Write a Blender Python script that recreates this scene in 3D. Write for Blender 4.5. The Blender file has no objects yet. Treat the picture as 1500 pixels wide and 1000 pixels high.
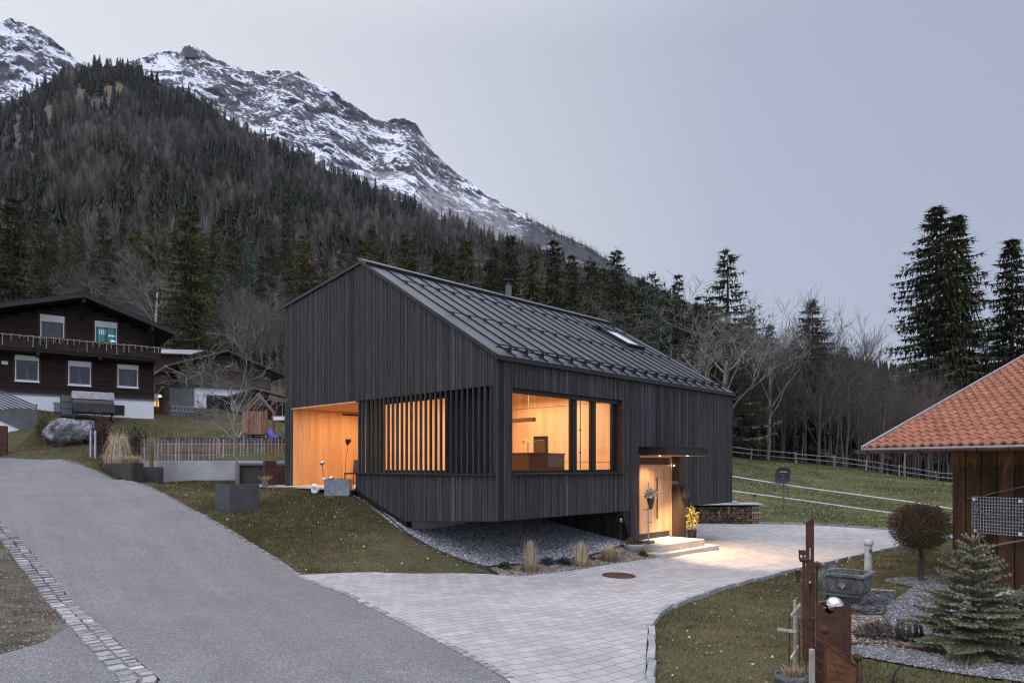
import bpy, math, random
import numpy as np
from mathutils import Vector, Matrix, noise as mnoise
from mathutils.geometry import delaunay_2d_cdt

# ---------------------------------------------------------------- camera, sky, exposure
SC = bpy.context.scene
COL = SC.collection
F, HX, HY = 1020.0, 750.0, 682.0          # focal length and horizon in photo pixels (1500 wide); eye is the origin
cam = bpy.data.cameras.new('camera')
cam.sensor_fit = 'HORIZONTAL'; cam.sensor_width = 36.0
cam.lens = 36.0 * F / 1500.0
cam.shift_y = (HY - 500.0) / 1500.0
cam.clip_start = 0.1; cam.clip_end = 30000.0
co = bpy.data.objects.new('camera', cam); COL.objects.link(co)
co.location = (0, 0, 0); co.rotation_euler = (math.radians(90), 0, 0)
SC.camera = co

SUN_EL, SUN_ROT = math.radians(2.5), math.radians(-62)
W = bpy.data.worlds.new('World'); SC.world = W; W.use_nodes = True
nt = W.node_tree; nt.nodes.clear()
out = nt.nodes.new('ShaderNodeOutputWorld'); bg = nt.nodes.new('ShaderNodeBackground')
sky = nt.nodes.new('ShaderNodeTexSky'); sky.sky_type = 'NISHITA'; sky.sun_disc = False
sky.sun_elevation = SUN_EL; sky.sun_rotation = SUN_ROT
sky.air_density = 1.0; sky.dust_density = 0.6; sky.ozone_density = 3.0; sky.altitude = 800
# dusk sky: paler round the place where the sun went down, brighter towards the zenith, mixed with the sky model
tcw = nt.nodes.new('ShaderNodeTexCoord')
def wn(t, **k):
    n_ = nt.nodes.new(t)
    for a_, v_ in k.items(): setattr(n_, a_, v_)
    return n_
dot = wn('ShaderNodeVectorMath', operation='DOT_PRODUCT'); dot.inputs[1].default_value = Vector((-.80, .60, .08)).normalized()
nt.links.new(tcw.outputs['Generated'], dot.inputs[0])
mr = wn('ShaderNodeMapRange', interpolation_type='SMOOTHSTEP'); mr.inputs[1].default_value = -.25; mr.inputs[2].default_value = 1.0
nt.links.new(dot.outputs['Value'], mr.inputs[0])
cr = wn('ShaderNodeValToRGB'); e_ = cr.color_ramp.elements
e_[0].position = 0; e_[0].color = (.362, .390, .515, 1); e_[1].position = 1; e_[1].color = (.80, .79, .82, 1)
e2_ = e_.new(.45); e2_.color = (.43, .465, .575, 1); e3_ = e_.new(.75); e3_.color = (.595, .61, .675, 1)
nt.links.new(mr.outputs[0], cr.inputs[0])
sep = wn('ShaderNodeSeparateXYZ'); nt.links.new(tcw.outputs['Generated'], sep.inputs[0])
zr_ = wn('ShaderNodeMapRange', interpolation_type='SMOOTHSTEP'); zr_.inputs[1].default_value = .5; zr_.inputs[2].default_value = .95; zr_.inputs[3].default_value = 0.0; zr_.inputs[4].default_value = 1.0
nt.links.new(sep.outputs[2], zr_.inputs[0])
hs = wn('ShaderNodeHueSaturation'); hs.inputs['Saturation'].default_value = 0.5; hs.inputs['Value'].default_value = 1.0
nt.links.new(sky.outputs[0], hs.inputs['Color'])
mx = wn('ShaderNodeMix', data_type='RGBA'); mx.inputs[0].default_value = 0.12
nt.links.new(cr.outputs[0], mx.inputs[6]); nt.links.new(hs.outputs[0], mx.inputs[7])
gm = wn('ShaderNodeMix', data_type='RGBA'); gm.inputs[6].default_value = (1, 1, 1, 1); gm.inputs[7].default_value = (4.5, 4.1, 3.7, 1); nt.links.new(zr_.outputs[0], gm.inputs[0])
vm = wn('ShaderNodeVectorMath', operation='MULTIPLY'); nt.links.new(mx.outputs[2], vm.inputs[0]); nt.links.new(gm.outputs[2], vm.inputs[1])
bk = wn('ShaderNodeMapRange', interpolation_type='SMOOTHSTEP'); bk.inputs[1].default_value = .1; bk.inputs[2].default_value = -.7; bk.inputs[3].default_value = 1.0; bk.inputs[4].default_value = 1.9
nt.links.new(sep.outputs[1], bk.inputs[0])     # unseen sky behind the eye brightened to light the faces turned this way
v2 = wn('ShaderNodeVectorMath', operation='SCALE'); nt.links.new(vm.outputs[0], v2.inputs[0]); nt.links.new(bk.outputs[0], v2.inputs['Scale'])
nt.links.new(v2.outputs[0], bg.inputs[0]); nt.links.new(bg.outputs[0], out.inputs[0])
bg.inputs[1].default_value = 0.15

sl = bpy.data.lights.new('sun', 'SUN'); sl.energy = 0.06; sl.angle = math.radians(60); sl.color = (1.0, 0.95, 0.92)
so = bpy.data.objects.new('sun', sl); COL.objects.link(so)
so.rotation_euler = (math.radians(40), 0, math.radians(-40))
SC.view_settings.view_transform = 'Standard'; SC.view_settings.look = 'None'
SC.view_settings.gamma = 1.0; SC.view_settings.exposure = 2.7
SC.render.engine = 'CYCLES'
SC.cycles.use_denoising = True
SC.cycles.pixel_filter_type = 'BLACKMAN_HARRIS'; SC.cycles.filter_width = 1.15
SC.cycles.max_bounces = 6; SC.cycles.diffuse_bounces = 3; SC.cycles.transparent_max_bounces = 12
SC.cycles.sample_clamp_indirect = 4.0

# warm lamps of the house are made in its own section
# ---------------------------------------------------------------- helpers
R = random.Random(7)
NR = np.random.default_rng(11)

def P(px, py, Y):
    return Vector(((px - HX) / F * Y, Y, (HY - py) / F * Y))

def tag(o, label=None, cat=None, group=None, kind=None):
    if label: o['label'] = label
    if cat: o['category'] = cat
    if group: o['group'] = group
    if kind: o['kind'] = kind
    return o

def thing(name, label, cat, loc=(0, 0, 0), rz=0.0, group=None):
    o = bpy.data.objects.new(name, None); COL.objects.link(o)
    o.location = loc; o.rotation_euler = (0, 0, rz); o.empty_display_size = 0.2
    return tag(o, label, cat, group)

def children(o):
    return [c for c in ALLKIDS.get(o.name, [])]
ALLKIDS = {}
def set_parent(o, p):
    if p is not None:
        o.parent = p; ALLKIDS.setdefault(p.name, []).append(o)

def copy_tree(o, parent=None):
    c = o.copy(); COL.objects.link(c)
    if parent is not None: set_parent(c, parent)
    for ch in children(o): copy_tree(ch, c)
    return c

def npmesh(name, V, T, mat, tone=None, parent=None, smooth=False, loc=None, mids=None):
    V = np.asarray(V, dtype=np.float32); T = np.asarray(T, dtype=np.int32)
    k = T.shape[1]
    me = bpy.data.meshes.new(name)
    me.vertices.add(len(V)); me.vertices.foreach_set('co', V.ravel())
    me.loops.add(T.size); me.loops.foreach_set('vertex_index', T.ravel())
    me.polygons.add(len(T)); me.polygons.foreach_set('loop_start', np.arange(0, T.size, k, dtype=np.int32))
    try: me.polygons.foreach_set('loop_total', np.full(len(T), k, dtype=np.int32))
    except Exception: pass
    for m in (mat if isinstance(mat, (list, tuple)) else [mat]): me.materials.append(m)
    if mids is not None: me.polygons.foreach_set('material_index', np.asarray(mids, dtype=np.int32))
    me.update(calc_edges=True); me.validate()
    if tone is not None:
        a = me.attributes.new('tone', 'FLOAT', 'FACE'); a.data.foreach_set('value', np.asarray(tone, dtype=np.float32))
    me.polygons.foreach_set('use_smooth', np.full(len(me.polygons), smooth, dtype=bool))
    o = bpy.data.objects.new(name, me); COL.objects.link(o)
    set_parent(o, parent)
    if loc is not None: o.location = loc
    return o

class MB:
    def __init__(s): s.v = []; s.f = []; s.m = []; s.t = []
    def add(s, vs, fs, mi=0, tone=None):
        b = len(s.v); t = R.random() if tone is None else tone
        s.v += [tuple(v) for v in vs]
        for f in fs: s.f.append([i + b for i in f]); s.m.append(mi); s.t.append(t)
        return s
    def hexa(s, p, mi=0, tone=None):      # p: bottom 0-3 ccw, top 4-7
        return s.add(p, [(3, 2, 1, 0), (4, 5, 6, 7), (0, 1, 5, 4), (1, 2, 6, 5), (2, 3, 7, 6), (3, 0, 4, 7)], mi, tone)
    def box(s, x0, x1, y0, y1, z0, z1, mi=0, tone=None):
        return s.hexa([(x0, y0, z0), (x1, y0, z0), (x1, y1, z0), (x0, y1, z0), (x0, y0, z1), (x1, y0, z1), (x1, y1, z1), (x0, y1, z1)], mi, tone)
    def obox(s, c, ax, ay, az, mi=0, tone=None):  # centre and half axes
        c, ax, ay, az = Vector(c), Vector(ax), Vector(ay), Vector(az)
        return s.hexa([c - ax - ay - az, c + ax - ay - az, c + ax + ay - az, c - ax + ay - az,
                       c - ax - ay + az, c + ax - ay + az, c + ax + ay + az, c - ax + ay + az], mi, tone)
    def bar(s, a, b, w, h=None, mi=0, tone=None, up=(0, 0, 1)):
        a, b = Vector(a), Vector(b); h = w if h is None else h
        d = b - a; L = d.length
        if L < 1e-6: return s
        d /= L; u = Vector(up)
        if abs(d.dot(u)) > .97: u = Vector((1, 0, 0))
        x = d.cross(u).normalized(); y = x.cross(d).normalized()
        return s.obox((a + b) / 2, d * L / 2, x * w / 2, y * h / 2, mi, tone)
    def extr(s, poly, vec, mi=0, tone=None):      # planar polygon (3d points) pushed along vec
        n = len(poly); vec = Vector(vec)
        vs = [Vector(p) for p in poly] + [Vector(p) + vec for p in poly]
        nrm = Vector((0, 0, 0))
        for i in range(n):
            a, b = vs[i], vs[(i + 1) % n]; nrm += a.cross(b)
        fs = [tuple(range(n)), tuple(range(2 * n - 1, n - 1, -1))] + [((i + 1) % n, i, n + i, n + (i + 1) % n) for i in range(n)]
        if nrm.dot(vec) > 0: fs = [tuple(reversed(f)) for f in fs]
        return s.add(vs, fs, mi, tone)
    def tube(s, pts, r, n=6, mi=0, tone=None, cap=True):
        pts = [Vector(p) for p in pts]; k = len(pts)
        rs = r if isinstance(r, (list, tuple)) else [r] * k
        vs = []; ref = None
        for i, p in enumerate(pts):
            d = (pts[min(i + 1, k - 1)] - pts[max(i - 1, 0)])
            d = d.normalized() if d.length > 1e-9 else Vector((0, 0, 1))
            if ref is None: ref = Vector((1, 0, 0)) if abs(d.x) < .8 else Vector((0, 1, 0))
            x = (ref - d * ref.dot(d)).normalized(); y = d.cross(x); ref = x
            for j in range(n):
                a = 2 * math.pi * j / n
                vs.append(p + (x * math.cos(a) + y * math.sin(a)) * rs[i])
        fs = [(i * n + j, i * n + (j + 1) % n, (i + 1) * n + (j + 1) % n, (i + 1) * n + j) for i in range(k - 1) for j in range(n)]
        if cap: fs += [tuple(range(n - 1, -1, -1)), tuple(range((k - 1) * n, k * n))]
        return s.add(vs, fs, mi, tone)
    def lathe(s, prof, n=20, c=(0, 0, 0), mi=0, tone=None, sx=1.0, sy=1.0):
        c = Vector(c); vs = []
        for r, z in prof:
            for j in range(n):
                a = 2 * math.pi * j / n
                vs.append((c.x + r * sx * math.cos(a), c.y + r * sy * math.sin(a), c.z + z))
        k = len(prof)
        fs = [(i * n + j, i * n + (j + 1) % n, (i + 1) * n + (j + 1) % n, (i + 1) * n + j) for i in range(k - 1) for j in range(n)]
        if prof[0][0] > 1e-4: fs.append(tuple(range(n - 1, -1, -1)))
        if prof[-1][0] > 1e-4: fs.append(tuple(range((k - 1) * n, k * n)))
        return s.add(vs, fs, mi, tone)
    def ball(s, c, r, n=14, mi=0, tone=None, sz=1.0):
        m = max(6, n // 2)
        return s.lathe([(max(1e-5, r * math.sin(math.pi * i / m)), -r * sz * math.cos(math.pi * i / m)) for i in range(m + 1)], n, c, mi, tone)
    def build(s, name, mat, parent=None, loc=None, rz=None, smooth=False, bevel=0.0, az=False):
        me = bpy.data.meshes.new(name); me.from_pydata(s.v, [], s.f)
        for m in (mat if isinstance(mat, (list, tuple)) else [mat]): me.materials.append(m)
        me.polygons.foreach_set('material_index', s.m)
        a = me.attributes.new('tone', 'FLOAT', 'FACE'); a.data.foreach_set('value', s.t)
        me.polygons.foreach_set('use_smooth', [bool(smooth)] * len(s.f))
        me.update()
        o = bpy.data.objects.new(name, me); COL.objects.link(o)
        set_parent(o, parent)
        if loc is not None: o.location = loc
        if az and parent is not None: o.location = (0, 0, -parent.location.z)
        if rz is not None: o.rotation_euler = (0, 0, rz)
        if bevel:
            b = o.modifiers.new('bevel', 'BEVEL'); b.width = bevel; b.segments = 2; b.limit_method = 'ANGLE'; b.angle_limit = math.radians(40)
        return o

# ---------------------------------------------------------------- materials
def mat_new(name):
    m = bpy.data.materials.new(name); m.use_nodes = True
    n = m.node_tree; return m, n, n.nodes['Principled BSDF']

def ramp(n, stops):
    r = n.nodes.new('ShaderNodeValToRGB'); e = r.color_ramp.elements
    while len(e) < len(stops): e.new(0.5)
    for el, (p, c) in zip(e, stops): el.position = p; el.color = (*c, 1) if len(c) == 3 else c
    return r

def tcoord(n, scale=(1, 1, 1), rot=0.0):
    tc = n.nodes.new('ShaderNodeTexCoord'); mp = n.nodes.new('ShaderNodeMapping')
    mp.inputs['Scale'].default_value = scale; mp.inputs['Rotation'].default_value = (0, 0, rot)
    n.links.new(tc.outputs['Object'], mp.inputs[0]); return mp

def noise_tex(n, co, scale, detail=4.0, rough=0.55, dist=0.0):
    t = n.nodes.new('ShaderNodeTexNoise'); t.inputs['Scale'].default_value = scale
    t.inputs['Detail'].default_value = detail; t.inputs['Roughness'].default_value = rough
    t.inputs['Distortion'].default_value = dist
    n.links.new(co.outputs[0], t.inputs['Vector']); return t

def mixc(n, fac, a, b, mode='MIX'):
    m = n.nodes.new('ShaderNodeMix'); m.data_type = 'RGBA'; m.blend_type = mode
    for inp, v in ((0, fac), (6, a), (7, b)):
        if hasattr(v, 'is_linked') or hasattr(v, 'links'): n.links.new(v, m.inputs[inp])
        elif inp == 0: m.inputs[0].default_value = v
        else: m.inputs[inp].default_value = (*v, 1)
    return m.outputs[2]

def math_n(n, op, a, b=0.5, clamp=False):
    m = n.nodes.new('ShaderNodeMath'); m.operation = op; m.use_clamp = clamp
    for i, v in enumerate((a, b)):
        if hasattr(v, 'links'): n.links.new(v, m.inputs[i])
        else: m.inputs[i].default_value = v
    return m.outputs[0]

def bump_n(n, h, strength=0.3, dist=0.02):
    b = n.nodes.new('ShaderNodeBump'); b.inputs['Strength'].default_value = strength; b.inputs['Distance'].default_value = dist
    n.links.new(h, b.inputs['Height']); return b.outputs[0]

def pm(name, c1, c2, scale=6.0, rough=0.7, metal=0.0, stretch=(1, 1, 1), bump=0.2, bscale=40.0, bdist=0.01, tone=0.0, spec=0.4, lo=0.35, hi=0.65, fine=0.25, c3=None):
    """two-colour noise material; tone: how much a face's own 'tone' value varies the colour"""
    m, n, b = mat_new(name)
    co_ = tcoord(n, stretch)
    a = noise_tex(n, co_, scale, 5.0, 0.6, 0.3)
    r = ramp(n, [(lo, c1), (hi, c2)]); n.links.new(a.outputs[0], r.inputs[0]); c = r.outputs[0]
    f = noise_tex(n, co_, bscale, 4.0, 0.65)
    if c3 is not None:
        s3 = noise_tex(n, co_, scale * .37, 6.0, 0.7, .6)
        r3 = ramp(n, [(0.5, (0, 0, 0)), (0.66, (1, 1, 1))]); n.links.new(s3.outputs[0], r3.inputs[0])
        c = mixc(n, r3.outputs[0], c, c3)
    if fine:
        rf = ramp(n, [(0.3, (1 - fine,) * 3), (0.7, (1 + fine,) * 3)]); n.links.new(f.outputs[0], rf.inputs[0])
        c = mixc(n, 1.0, c, rf.outputs[0], 'MULTIPLY')
    if tone:
        at = n.nodes.new('ShaderNodeAttribute'); at.attribute_name = 'tone'
        rt = ramp(n, [(0, (1 - tone,) * 3), (.9, (1 + tone * .8,) * 3), (1, (1 + tone * 2.0,) * 3)]); n.links.new(at.outputs['Fac'], rt.inputs[0])
        c = mixc(n, 1.0, c, rt.outputs[0], 'MULTIPLY')
    n.links.new(c, b.inputs['Base Color'])
    b.inputs['Roughness'].default_value = rough; b.inputs['Metallic'].default_value = metal
    b.inputs['Specular IOR Level'].default_value = spec
    if bump: n.links.new(bump_n(n, f.outputs[0], bump, bdist), b.inputs['Normal'])
    return m

def tonemat(name, stops, rough=0.8, spec=0.2, scale=0.0):
    """colour picked by each face's own 'tone' value (leaf, blade, pebble colours)"""
    m, n, b = mat_new(name)
    at = n.nodes.new('ShaderNodeAttribute'); at.attribute_name = 'tone'
    r = ramp(n, stops); n.links.new(at.outputs['Fac'], r.inputs[0]); c = r.outputs[0]
    if scale:
        a = noise_tex(n, tcoord(n), scale, 3.0)
        rr = ramp(n, [(.3, (.55,) * 3), (.7, (1.35,) * 3)]); n.links.new(a.outputs[0], rr.inputs[0])
        c = mixc(n, 1.0, c, rr.outputs[0], 'MULTIPLY')
    n.links.new(c, b.inputs['Base Color']); b.inputs['Roughness'].default_value = rough
    b.inputs['Specular IOR Level'].default_value = spec
    return m

def glass_mat(name, tint=(1, 1, 1), glossy=0.08):
    m = bpy.data.materials.new(name); m.use_nodes = True; n = m.node_tree; n.nodes.clear()
    o = n.nodes.new('ShaderNodeOutputMaterial'); t = n.nodes.new('ShaderNodeBsdfTransparent'); t.inputs[0].default_value = (*tint, 1)
    g = n.nodes.new('ShaderNodeBsdfGlossy'); g.inputs['Roughness'].default_value = 0.02
    lw = n.nodes.new('ShaderNodeLayerWeight'); lw.inputs[0].default_value = .5
    pw_ = math_n(n, 'ADD', math_n(n, 'MULTIPLY', math_n(n, 'POWER', lw.outputs['Facing'], 4.0), .7), .03)
    mx_ = n.nodes.new('ShaderNodeMixShader'); n.links.new(pw_, mx_.inputs[0])
    n.links.new(t.outputs[0], mx_.inputs[1]); n.links.new(g.outputs[0], mx_.inputs[2]); n.links.new(mx_.outputs[0], o.inputs[0])
    return m

def emit_mat(name, c, s):
    m, n, b = mat_new(name); b.inputs['Base Color'].default_value = (*c, 1)
    b.inputs['Emission Color'].default_value = (*c, 1); b.inputs['Emission Strength'].default_value = s
    return m

M = {}
M['clad'] = pm('charred boards', (.036, .0355, .038), (.060, .059, .062), 3.0, .78, stretch=(4, 4, .35), bump=.35, bscale=30, tone=.34, fine=.3, spec=.3)
M['clad_back'] = pm('black backing', (.010, .010, .011), (.016, .016, .018), 4, .9, bump=0)
M['slat'] = pm('black stained slats', (.022, .021, .022), (.04, .038, .038), 4, .7, stretch=(3, 3, .4), tone=.25)
M['roof_metal'] = pm('grey sheet metal', (.080, .085, .099), (.108, .113, .128), 1.3, .42, metal=.55, bump=.04, bscale=3, fine=.08)
M['dark_metal'] = pm('black coated metal', (.018, .018, .02), (.03, .03, .033), 5, .45, metal=.3, bump=.03, fine=.1)
M['frame'] = pm('dark window frame', (.012, .011, .011), (.02, .018, .017), 5, .4, bump=0, fine=.1)
M['wood_in'] = pm('larch panel', (.50, .29, .14), (.66, .42, .22), 1.6, .6, stretch=(3.5, 3.5, .35), bump=.05, bscale=14, tone=.10, fine=.10, c3=(.58, .33, .16))
M['wood_light'] = pm('pale door wood', (.46, .29, .17), (.57, .39, .24), 2.2, .5, stretch=(5, 5, .3), bump=.05, bscale=20, tone=.10, fine=.08)
M['wood_brown'] = pm('brown veneer', (.065, .034, .019), (.095, .052, .03), 3, .5, stretch=(.5, 5, 5), bump=.05)
M['concrete'] = pm('cast concrete', (.34, .34, .345), (.47, .47, .475), 1.2, .85, bump=.15, bscale=60, fine=.12, c3=(.28, .28, .29))
M['concrete_warm'] = pm('cut stone slabs', (.44, .40, .36), (.55, .50, .45), 2.5, .8, bump=.1, bscale=50, fine=.1)
M['corten'] = pm('rusted steel', (.060, .028, .020), (.112, .054, .035), 3.2, .82, metal=.0, bump=.25, bscale=55, fine=.3, c3=(.055, .022, .015), spec=.25)
M['corten_dark'] = pm('dark steel with rust', (.035, .032, .032), (.065, .058, .055), 2.0, .6, metal=.15, bump=.1, bscale=40, c3=(.13, .055, .028))
M['corten_light'] = pm('orange brown steel sheet', (.11, .048, .026), (.19, .085, .045), 4, .8, bump=.2, bscale=60, fine=.3, spec=.2)
M['anthracite'] = pm('anthracite planter', (.060, .060, .064), (.085, .085, .09), 2.5, .75, bump=.15, bscale=70, fine=.15)
M['zinc'] = pm('bluish zinc', (.20, .23, .26), (.29, .32, .35), 2.2, .45, metal=.35, bump=.06, bscale=20, c3=(.16, .18, .2))
M['silver'] = pm('mirror steel', (.50, .50, .51), (.56, .56, .57), 2, .06, metal=1.0, bump=0, fine=.02)
M['white_wall'] = pm('white render', (.80, .81, .83), (.86, .86, .87), 1.4, .9, bump=.1, bscale=50, fine=.05)
M['chalet_wood'] = pm('dark brown beams', (.014, .007, .005), (.036, .016, .010), 2.2, .75, stretch=(.6, .6, 5), bump=.3, bscale=16, fine=.35, tone=.3, c3=(.016, .011, .009))
M['orange_trim'] = pm('warm timber edge', (.055, .026, .014), (.08, .04, .02), 5, .7)
M['log_grey'] = pm('weathered logs', (.055, .043, .035), (.13, .105, .085), 3.0, .9, stretch=(.5, .5, 6), bump=.5, bscale=14, tone=.4, fine=.35, c3=(.06, .047, .04))
M['grey_wood'] = pm('silvered wood', (.20, .18, .16), (.34, .31, .28), 5, .85, stretch=(2, 2, .5), bump=.3, bscale=30, tone=.35)
M['red_wood'] = pm('reddish play timber', (.20, .10, .06), (.34, .19, .12), 5, .8, stretch=(2, 2, .5), bump=.2, tone=.35)
M['wood_room'] = pm('pale spruce panel', (.60, .42, .26), (.72, .54, .36), 1.4, .6, stretch=(3.5, 3.5, .3), bump=.04, bscale=14, tone=.07, fine=.06)
M['grey_metal'] = pm('grey painted metal', (.10, .105, .115), (.14, .145, .155), 4, .55, bump=.04, fine=.08)
M['galv'] = pm('galvanised metal', (.36, .38, .41), (.48, .5, .53), 6, .45, metal=.5, bump=.05)
M['white_paint'] = pm('white paint', (.82, .83, .85), (.87, .87, .88), 4, .6, bump=.03, fine=.04)
M['stone_dark'] = pm('mossy carved stone', (.085, .085, .085), (.21, .21, .205), 7, .9, bump=.6, bscale=45, bdist=.02, fine=.4, c3=(.06, .06, .055))
M['stone_pale'] = pm('pale weathered stone', (.42, .42, .42), (.62, .62, .61), 6, .85, bump=.3, bscale=45, c3=(.3, .3, .3))
M['rock'] = pm('limestone boulder', (.07, .07, .075), (.34, .34, .36), 2.4, .9, bump=1.0, bscale=9, bdist=.10, fine=.45, c3=(.06, .06, .06), lo=.38, hi=.62)
M['bark'] = pm('brown bark', (.050, .040, .034), (.095, .078, .066), 4, .9, stretch=(3, 3, .5), bump=.6, bscale=18, bdist=.03)
M['bark_grey'] = pm('grey twig bark', (.13, .115, .107), (.25, .225, .21), 4, .9, stretch=(2, 2, .5), bump=.4, bscale=18)
M['bark_brown'] = pm('brown twig bark', (.075, .062, .055), (.145, .122, .110), 4, .9, stretch=(2, 2, .5), bump=.3, bscale=18)
M['birch'] = pm('birch bark', (.40, .38, .38), (.55, .53, .52), 3, .8, stretch=(1, 1, 3), bump=.2, c3=(.06, .055, .05))
M['glass'] = glass_mat('clear glass')
M['black'] = pm('matt black', (.008, .008, .008), (.013, .013, .013), 5, .7, bump=0)
M['plastic_grey'] = pm('grey tarpaulin', (.24, .24, .25), (.33, .33, .34), 4, .6, bump=.15, bscale=10)
M['tarp_dark'] = pm('dark tarpaulin', (.05, .05, .053), (.075, .075, .08), 4, .6, bump=.15, bscale=10)
M['straw'] = tonemat('straw blades', [(0, (.22, .16, .10)), (.5, (.46, .37, .24)), (1, (.66, .57, .41))])
M['slate'] = tonemat('slate chips', [(0, (.025, .027, .03)), (.6, (.07, .073, .08)), (1, (.14, .145, .155))], .7, .3)
M['pebble'] = tonemat('crushed stone', [(0, (.08, .084, .09)), (.5, (.27, .275, .29)), (1, (.68, .69, .71))], .85, .3)
M['pebble_grey'] = tonemat('grey chippings', [(0, (.06, .062, .066)), (.5, (.17, .173, .18)), (1, (.44, .445, .455))], .85, .3)
M['pebble_warm'] = tonemat('river pebbles', [(0, (.08, .064, .048)), (.5, (.22, .185, .145)), (1, (.50, .45, .39))], .85, .3)
# ---------------------------------------------------------------- terrain
CT = [  # photo x, photo y, distance
 (741,997,7.9),(659.7,955.3,9.145),(564.5,906.4,11.22),(488,867,13.71),(435,840,16.2),(365,800,17.8),(300,760,19.6),(250,732,21.6),(200,708,23.8),(130,685,26.6),(60,676,27.9),(0,672,28.9),(-120,664,31),
 (235,1000,7.8),(119,895,11.6),(34,796,15.4),(0,765,16.8),(-80,730,20),(-200,705,25),
 (0,900,10.3),(0,1000,7.4),(-200,860,11.0),(-300,780,14),
 (320,740,21.4),(345,746,20.6),(378,738,21.2),(410,715,23.2),(455,722,22.1),(515,722,21),(560,751,19.9),(593,778,19.2),(640,808,18.2),(711,834,17.3),(500,800,17.8),(600,841,16.7),(735,845,17.0),(450,760,19.8),
 (907,845,17.3),(945,930,11.2),(945,1000,8.5),(1060,860,15.8),(1330,795,25),(1110,768,31),(1330,778,29),(970,819,20.0),(850,1000,8.3),(800,860,15.6),
 (1000,960,9.8),(1200,900,12.7),(1350,850,16.8),(1470,862,15.4),(1430,960,9.9),(1200,1000,8.6),(1500,1000,8.7),(1700,960,9.6),
 (1060,752,34),(1150,755,32.5),(1072,705,42),(1072,675,64),(1072,668,75),(1250,688,68),(1250,684,76),(1372,706,70),(1372,706,78),(1395,750,38),(1395,785,27),(1250,760,33),(1500,760,34),(1700,720,60),(1250,725,46),
 (200,610,36),(60,602,33),(0,600,32),(100,643,30.5),(60,660,29.3),(20,650,30.3),(130,672,27.9),(-60,650,30.6),(280,606,41),(330,600,44),(400,615,40),(150,640,31.5),(-150,600,31),
 (235,705,28.2),(330,709,27.2),(400,709,26.2),(170,700,26.0),(150,690,27.6),(280,707,27.5),(300,713,26.6),(360,712,26.4),(360,717,25.4),(400,715,25.0),(420,714,24.9),(430,711,26.0),(250,712,26.6),
 (235,668,29.2),(320,672,28.6),(400,672,28.0),(300,640,33),(400,640,34),
 (100,540,85),(300,545,85),(500,560,85),(700,590,85),(900,625,85),(1072,658,88),(1250,680,90),(1400,698,90),(1700,690,90),(-300,540,80),
 (500,650,45),(800,660,50),(950,690,42),(600,672,34)]
cx_, cy_, cz_ = [], [], []
for a, b, Y in CT:
    p = P(a, b, Y); cx_.append(p.x); cy_.append(p.y); cz_.append(p.z)
# points under the house, in its own frame (t along the side wall, s along the gable)
U = Vector((.6934, .7206)); WV = Vector((-.7206, .6934)); HB = Vector((-.383, 17.0))
def hw(t, s): return HB + U * t + WV * s
for t, s, z in [(5.72,0,-2.36),(5.72,3.0,-1.9),(2.5,3.6,-1.78),(.1,3.64,-1.80),(0,6.2,-.95),(0,5,-1.35),(1.0,8,-.78),(3,8,-.78),(-.2,10.2,-.78),(5.5,-1.4,-2.72),(8.8,-1.4,-2.74),(10,2,-2.74),(12.5,3,-2.70),(10.5,-1,-2.76),(12.6,.5,-2.74),(6,9,-.9),(12,9,-1.2),(2.5,1.2,-2.35)]:
    q = hw(t, s); cx_.append(q.x); cy_.append(q.y); cz_.append(z)
for x, y, z in [(0,-4,-2.45),(-4,-4,-2.4),(6,-4,-2.5),(0,3,-2.45),(-4,3,-2.42),(5,3,-2.55),(12,3,-2.6),(-12,3,-2.4),(20,8,-2.65),(25,20,-2.75),(-20,10,-1.9),(40,40,-2.4),(-40,30,1.0),(-45,60,7)]:
    cx_.append(x); cy_.append(y); cz_.append(z)
CX, CY, CZ = map(np.array, (cx_, cy_, cz_))
def phi(dx, dy): return np.sqrt(dx * dx + dy * dy + 0.5)
nC = len(CX)
A_ = np.zeros((nC + 3, nC + 3)); A_[:nC, :nC] = phi(CX[:, None] - CX[None], CY[:, None] - CY[None]) + np.eye(nC) * -0.02
A_[:nC, nC] = 1; A_[:nC, nC + 1] = CX; A_[:nC, nC + 2] = CY; A_[nC:, :nC] = A_[:nC, nC:].T
cf = np.linalg.solve(A_, np.concatenate([CZ, [0, 0, 0]]))
GX = np.arange(-50, 60.01, .4); GY = np.arange(-6, 92.01, .4)
xx, yy = np.meshgrid(GX, GY)
GZ = np.zeros_like(xx)
for i in range(len(GY)):
    GZ[i] = phi(xx[i][:, None] - CX[None], yy[i][:, None] - CY[None]) @ cf[:nC] + cf[nC] + cf[nC + 1] * xx[i] + cf[nC + 2] * yy[i]
for _ in range(2):
    q_ = np.pad(GZ, 1, mode='edge'); GZ = (q_[1:-1, 1:-1] * 4 + q_[:-2, 1:-1] + q_[2:, 1:-1] + q_[1:-1, :-2] + q_[1:-1, 2:]) / 8
fr_ = (xx > -14.6) & (xx < -8.0) & (yy > 25.0) & (yy < 28.1); GZ = np.where(fr_, np.minimum(GZ, -.62 - .0 * xx), GZ)
bk_ = (xx > -14.7) & (xx < -8.0) & (yy > 28.15) & (yy < 29.6); GZ = np.where(bk_, np.maximum(GZ, .16), GZ)
def hzv(x, y):
    x = np.asarray(x, float); y = np.asarray(y, float)
    u = np.clip((x - GX[0]) / .4, 0, len(GX) - 1.001); v = np.clip((y - GY[0]) / .4, 0, len(GY) - 1.001)
    i = u.astype(int); j = v.astype(int); fu = u - i; fv = v - j
    return (GZ[j, i] * (1 - fu) + GZ[j, i + 1] * fu) * (1 - fv) + (GZ[j + 1, i] * (1 - fu) + GZ[j + 1, i + 1] * fu) * fv
def hz(x, y): return float(hzv(x, y))
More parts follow.
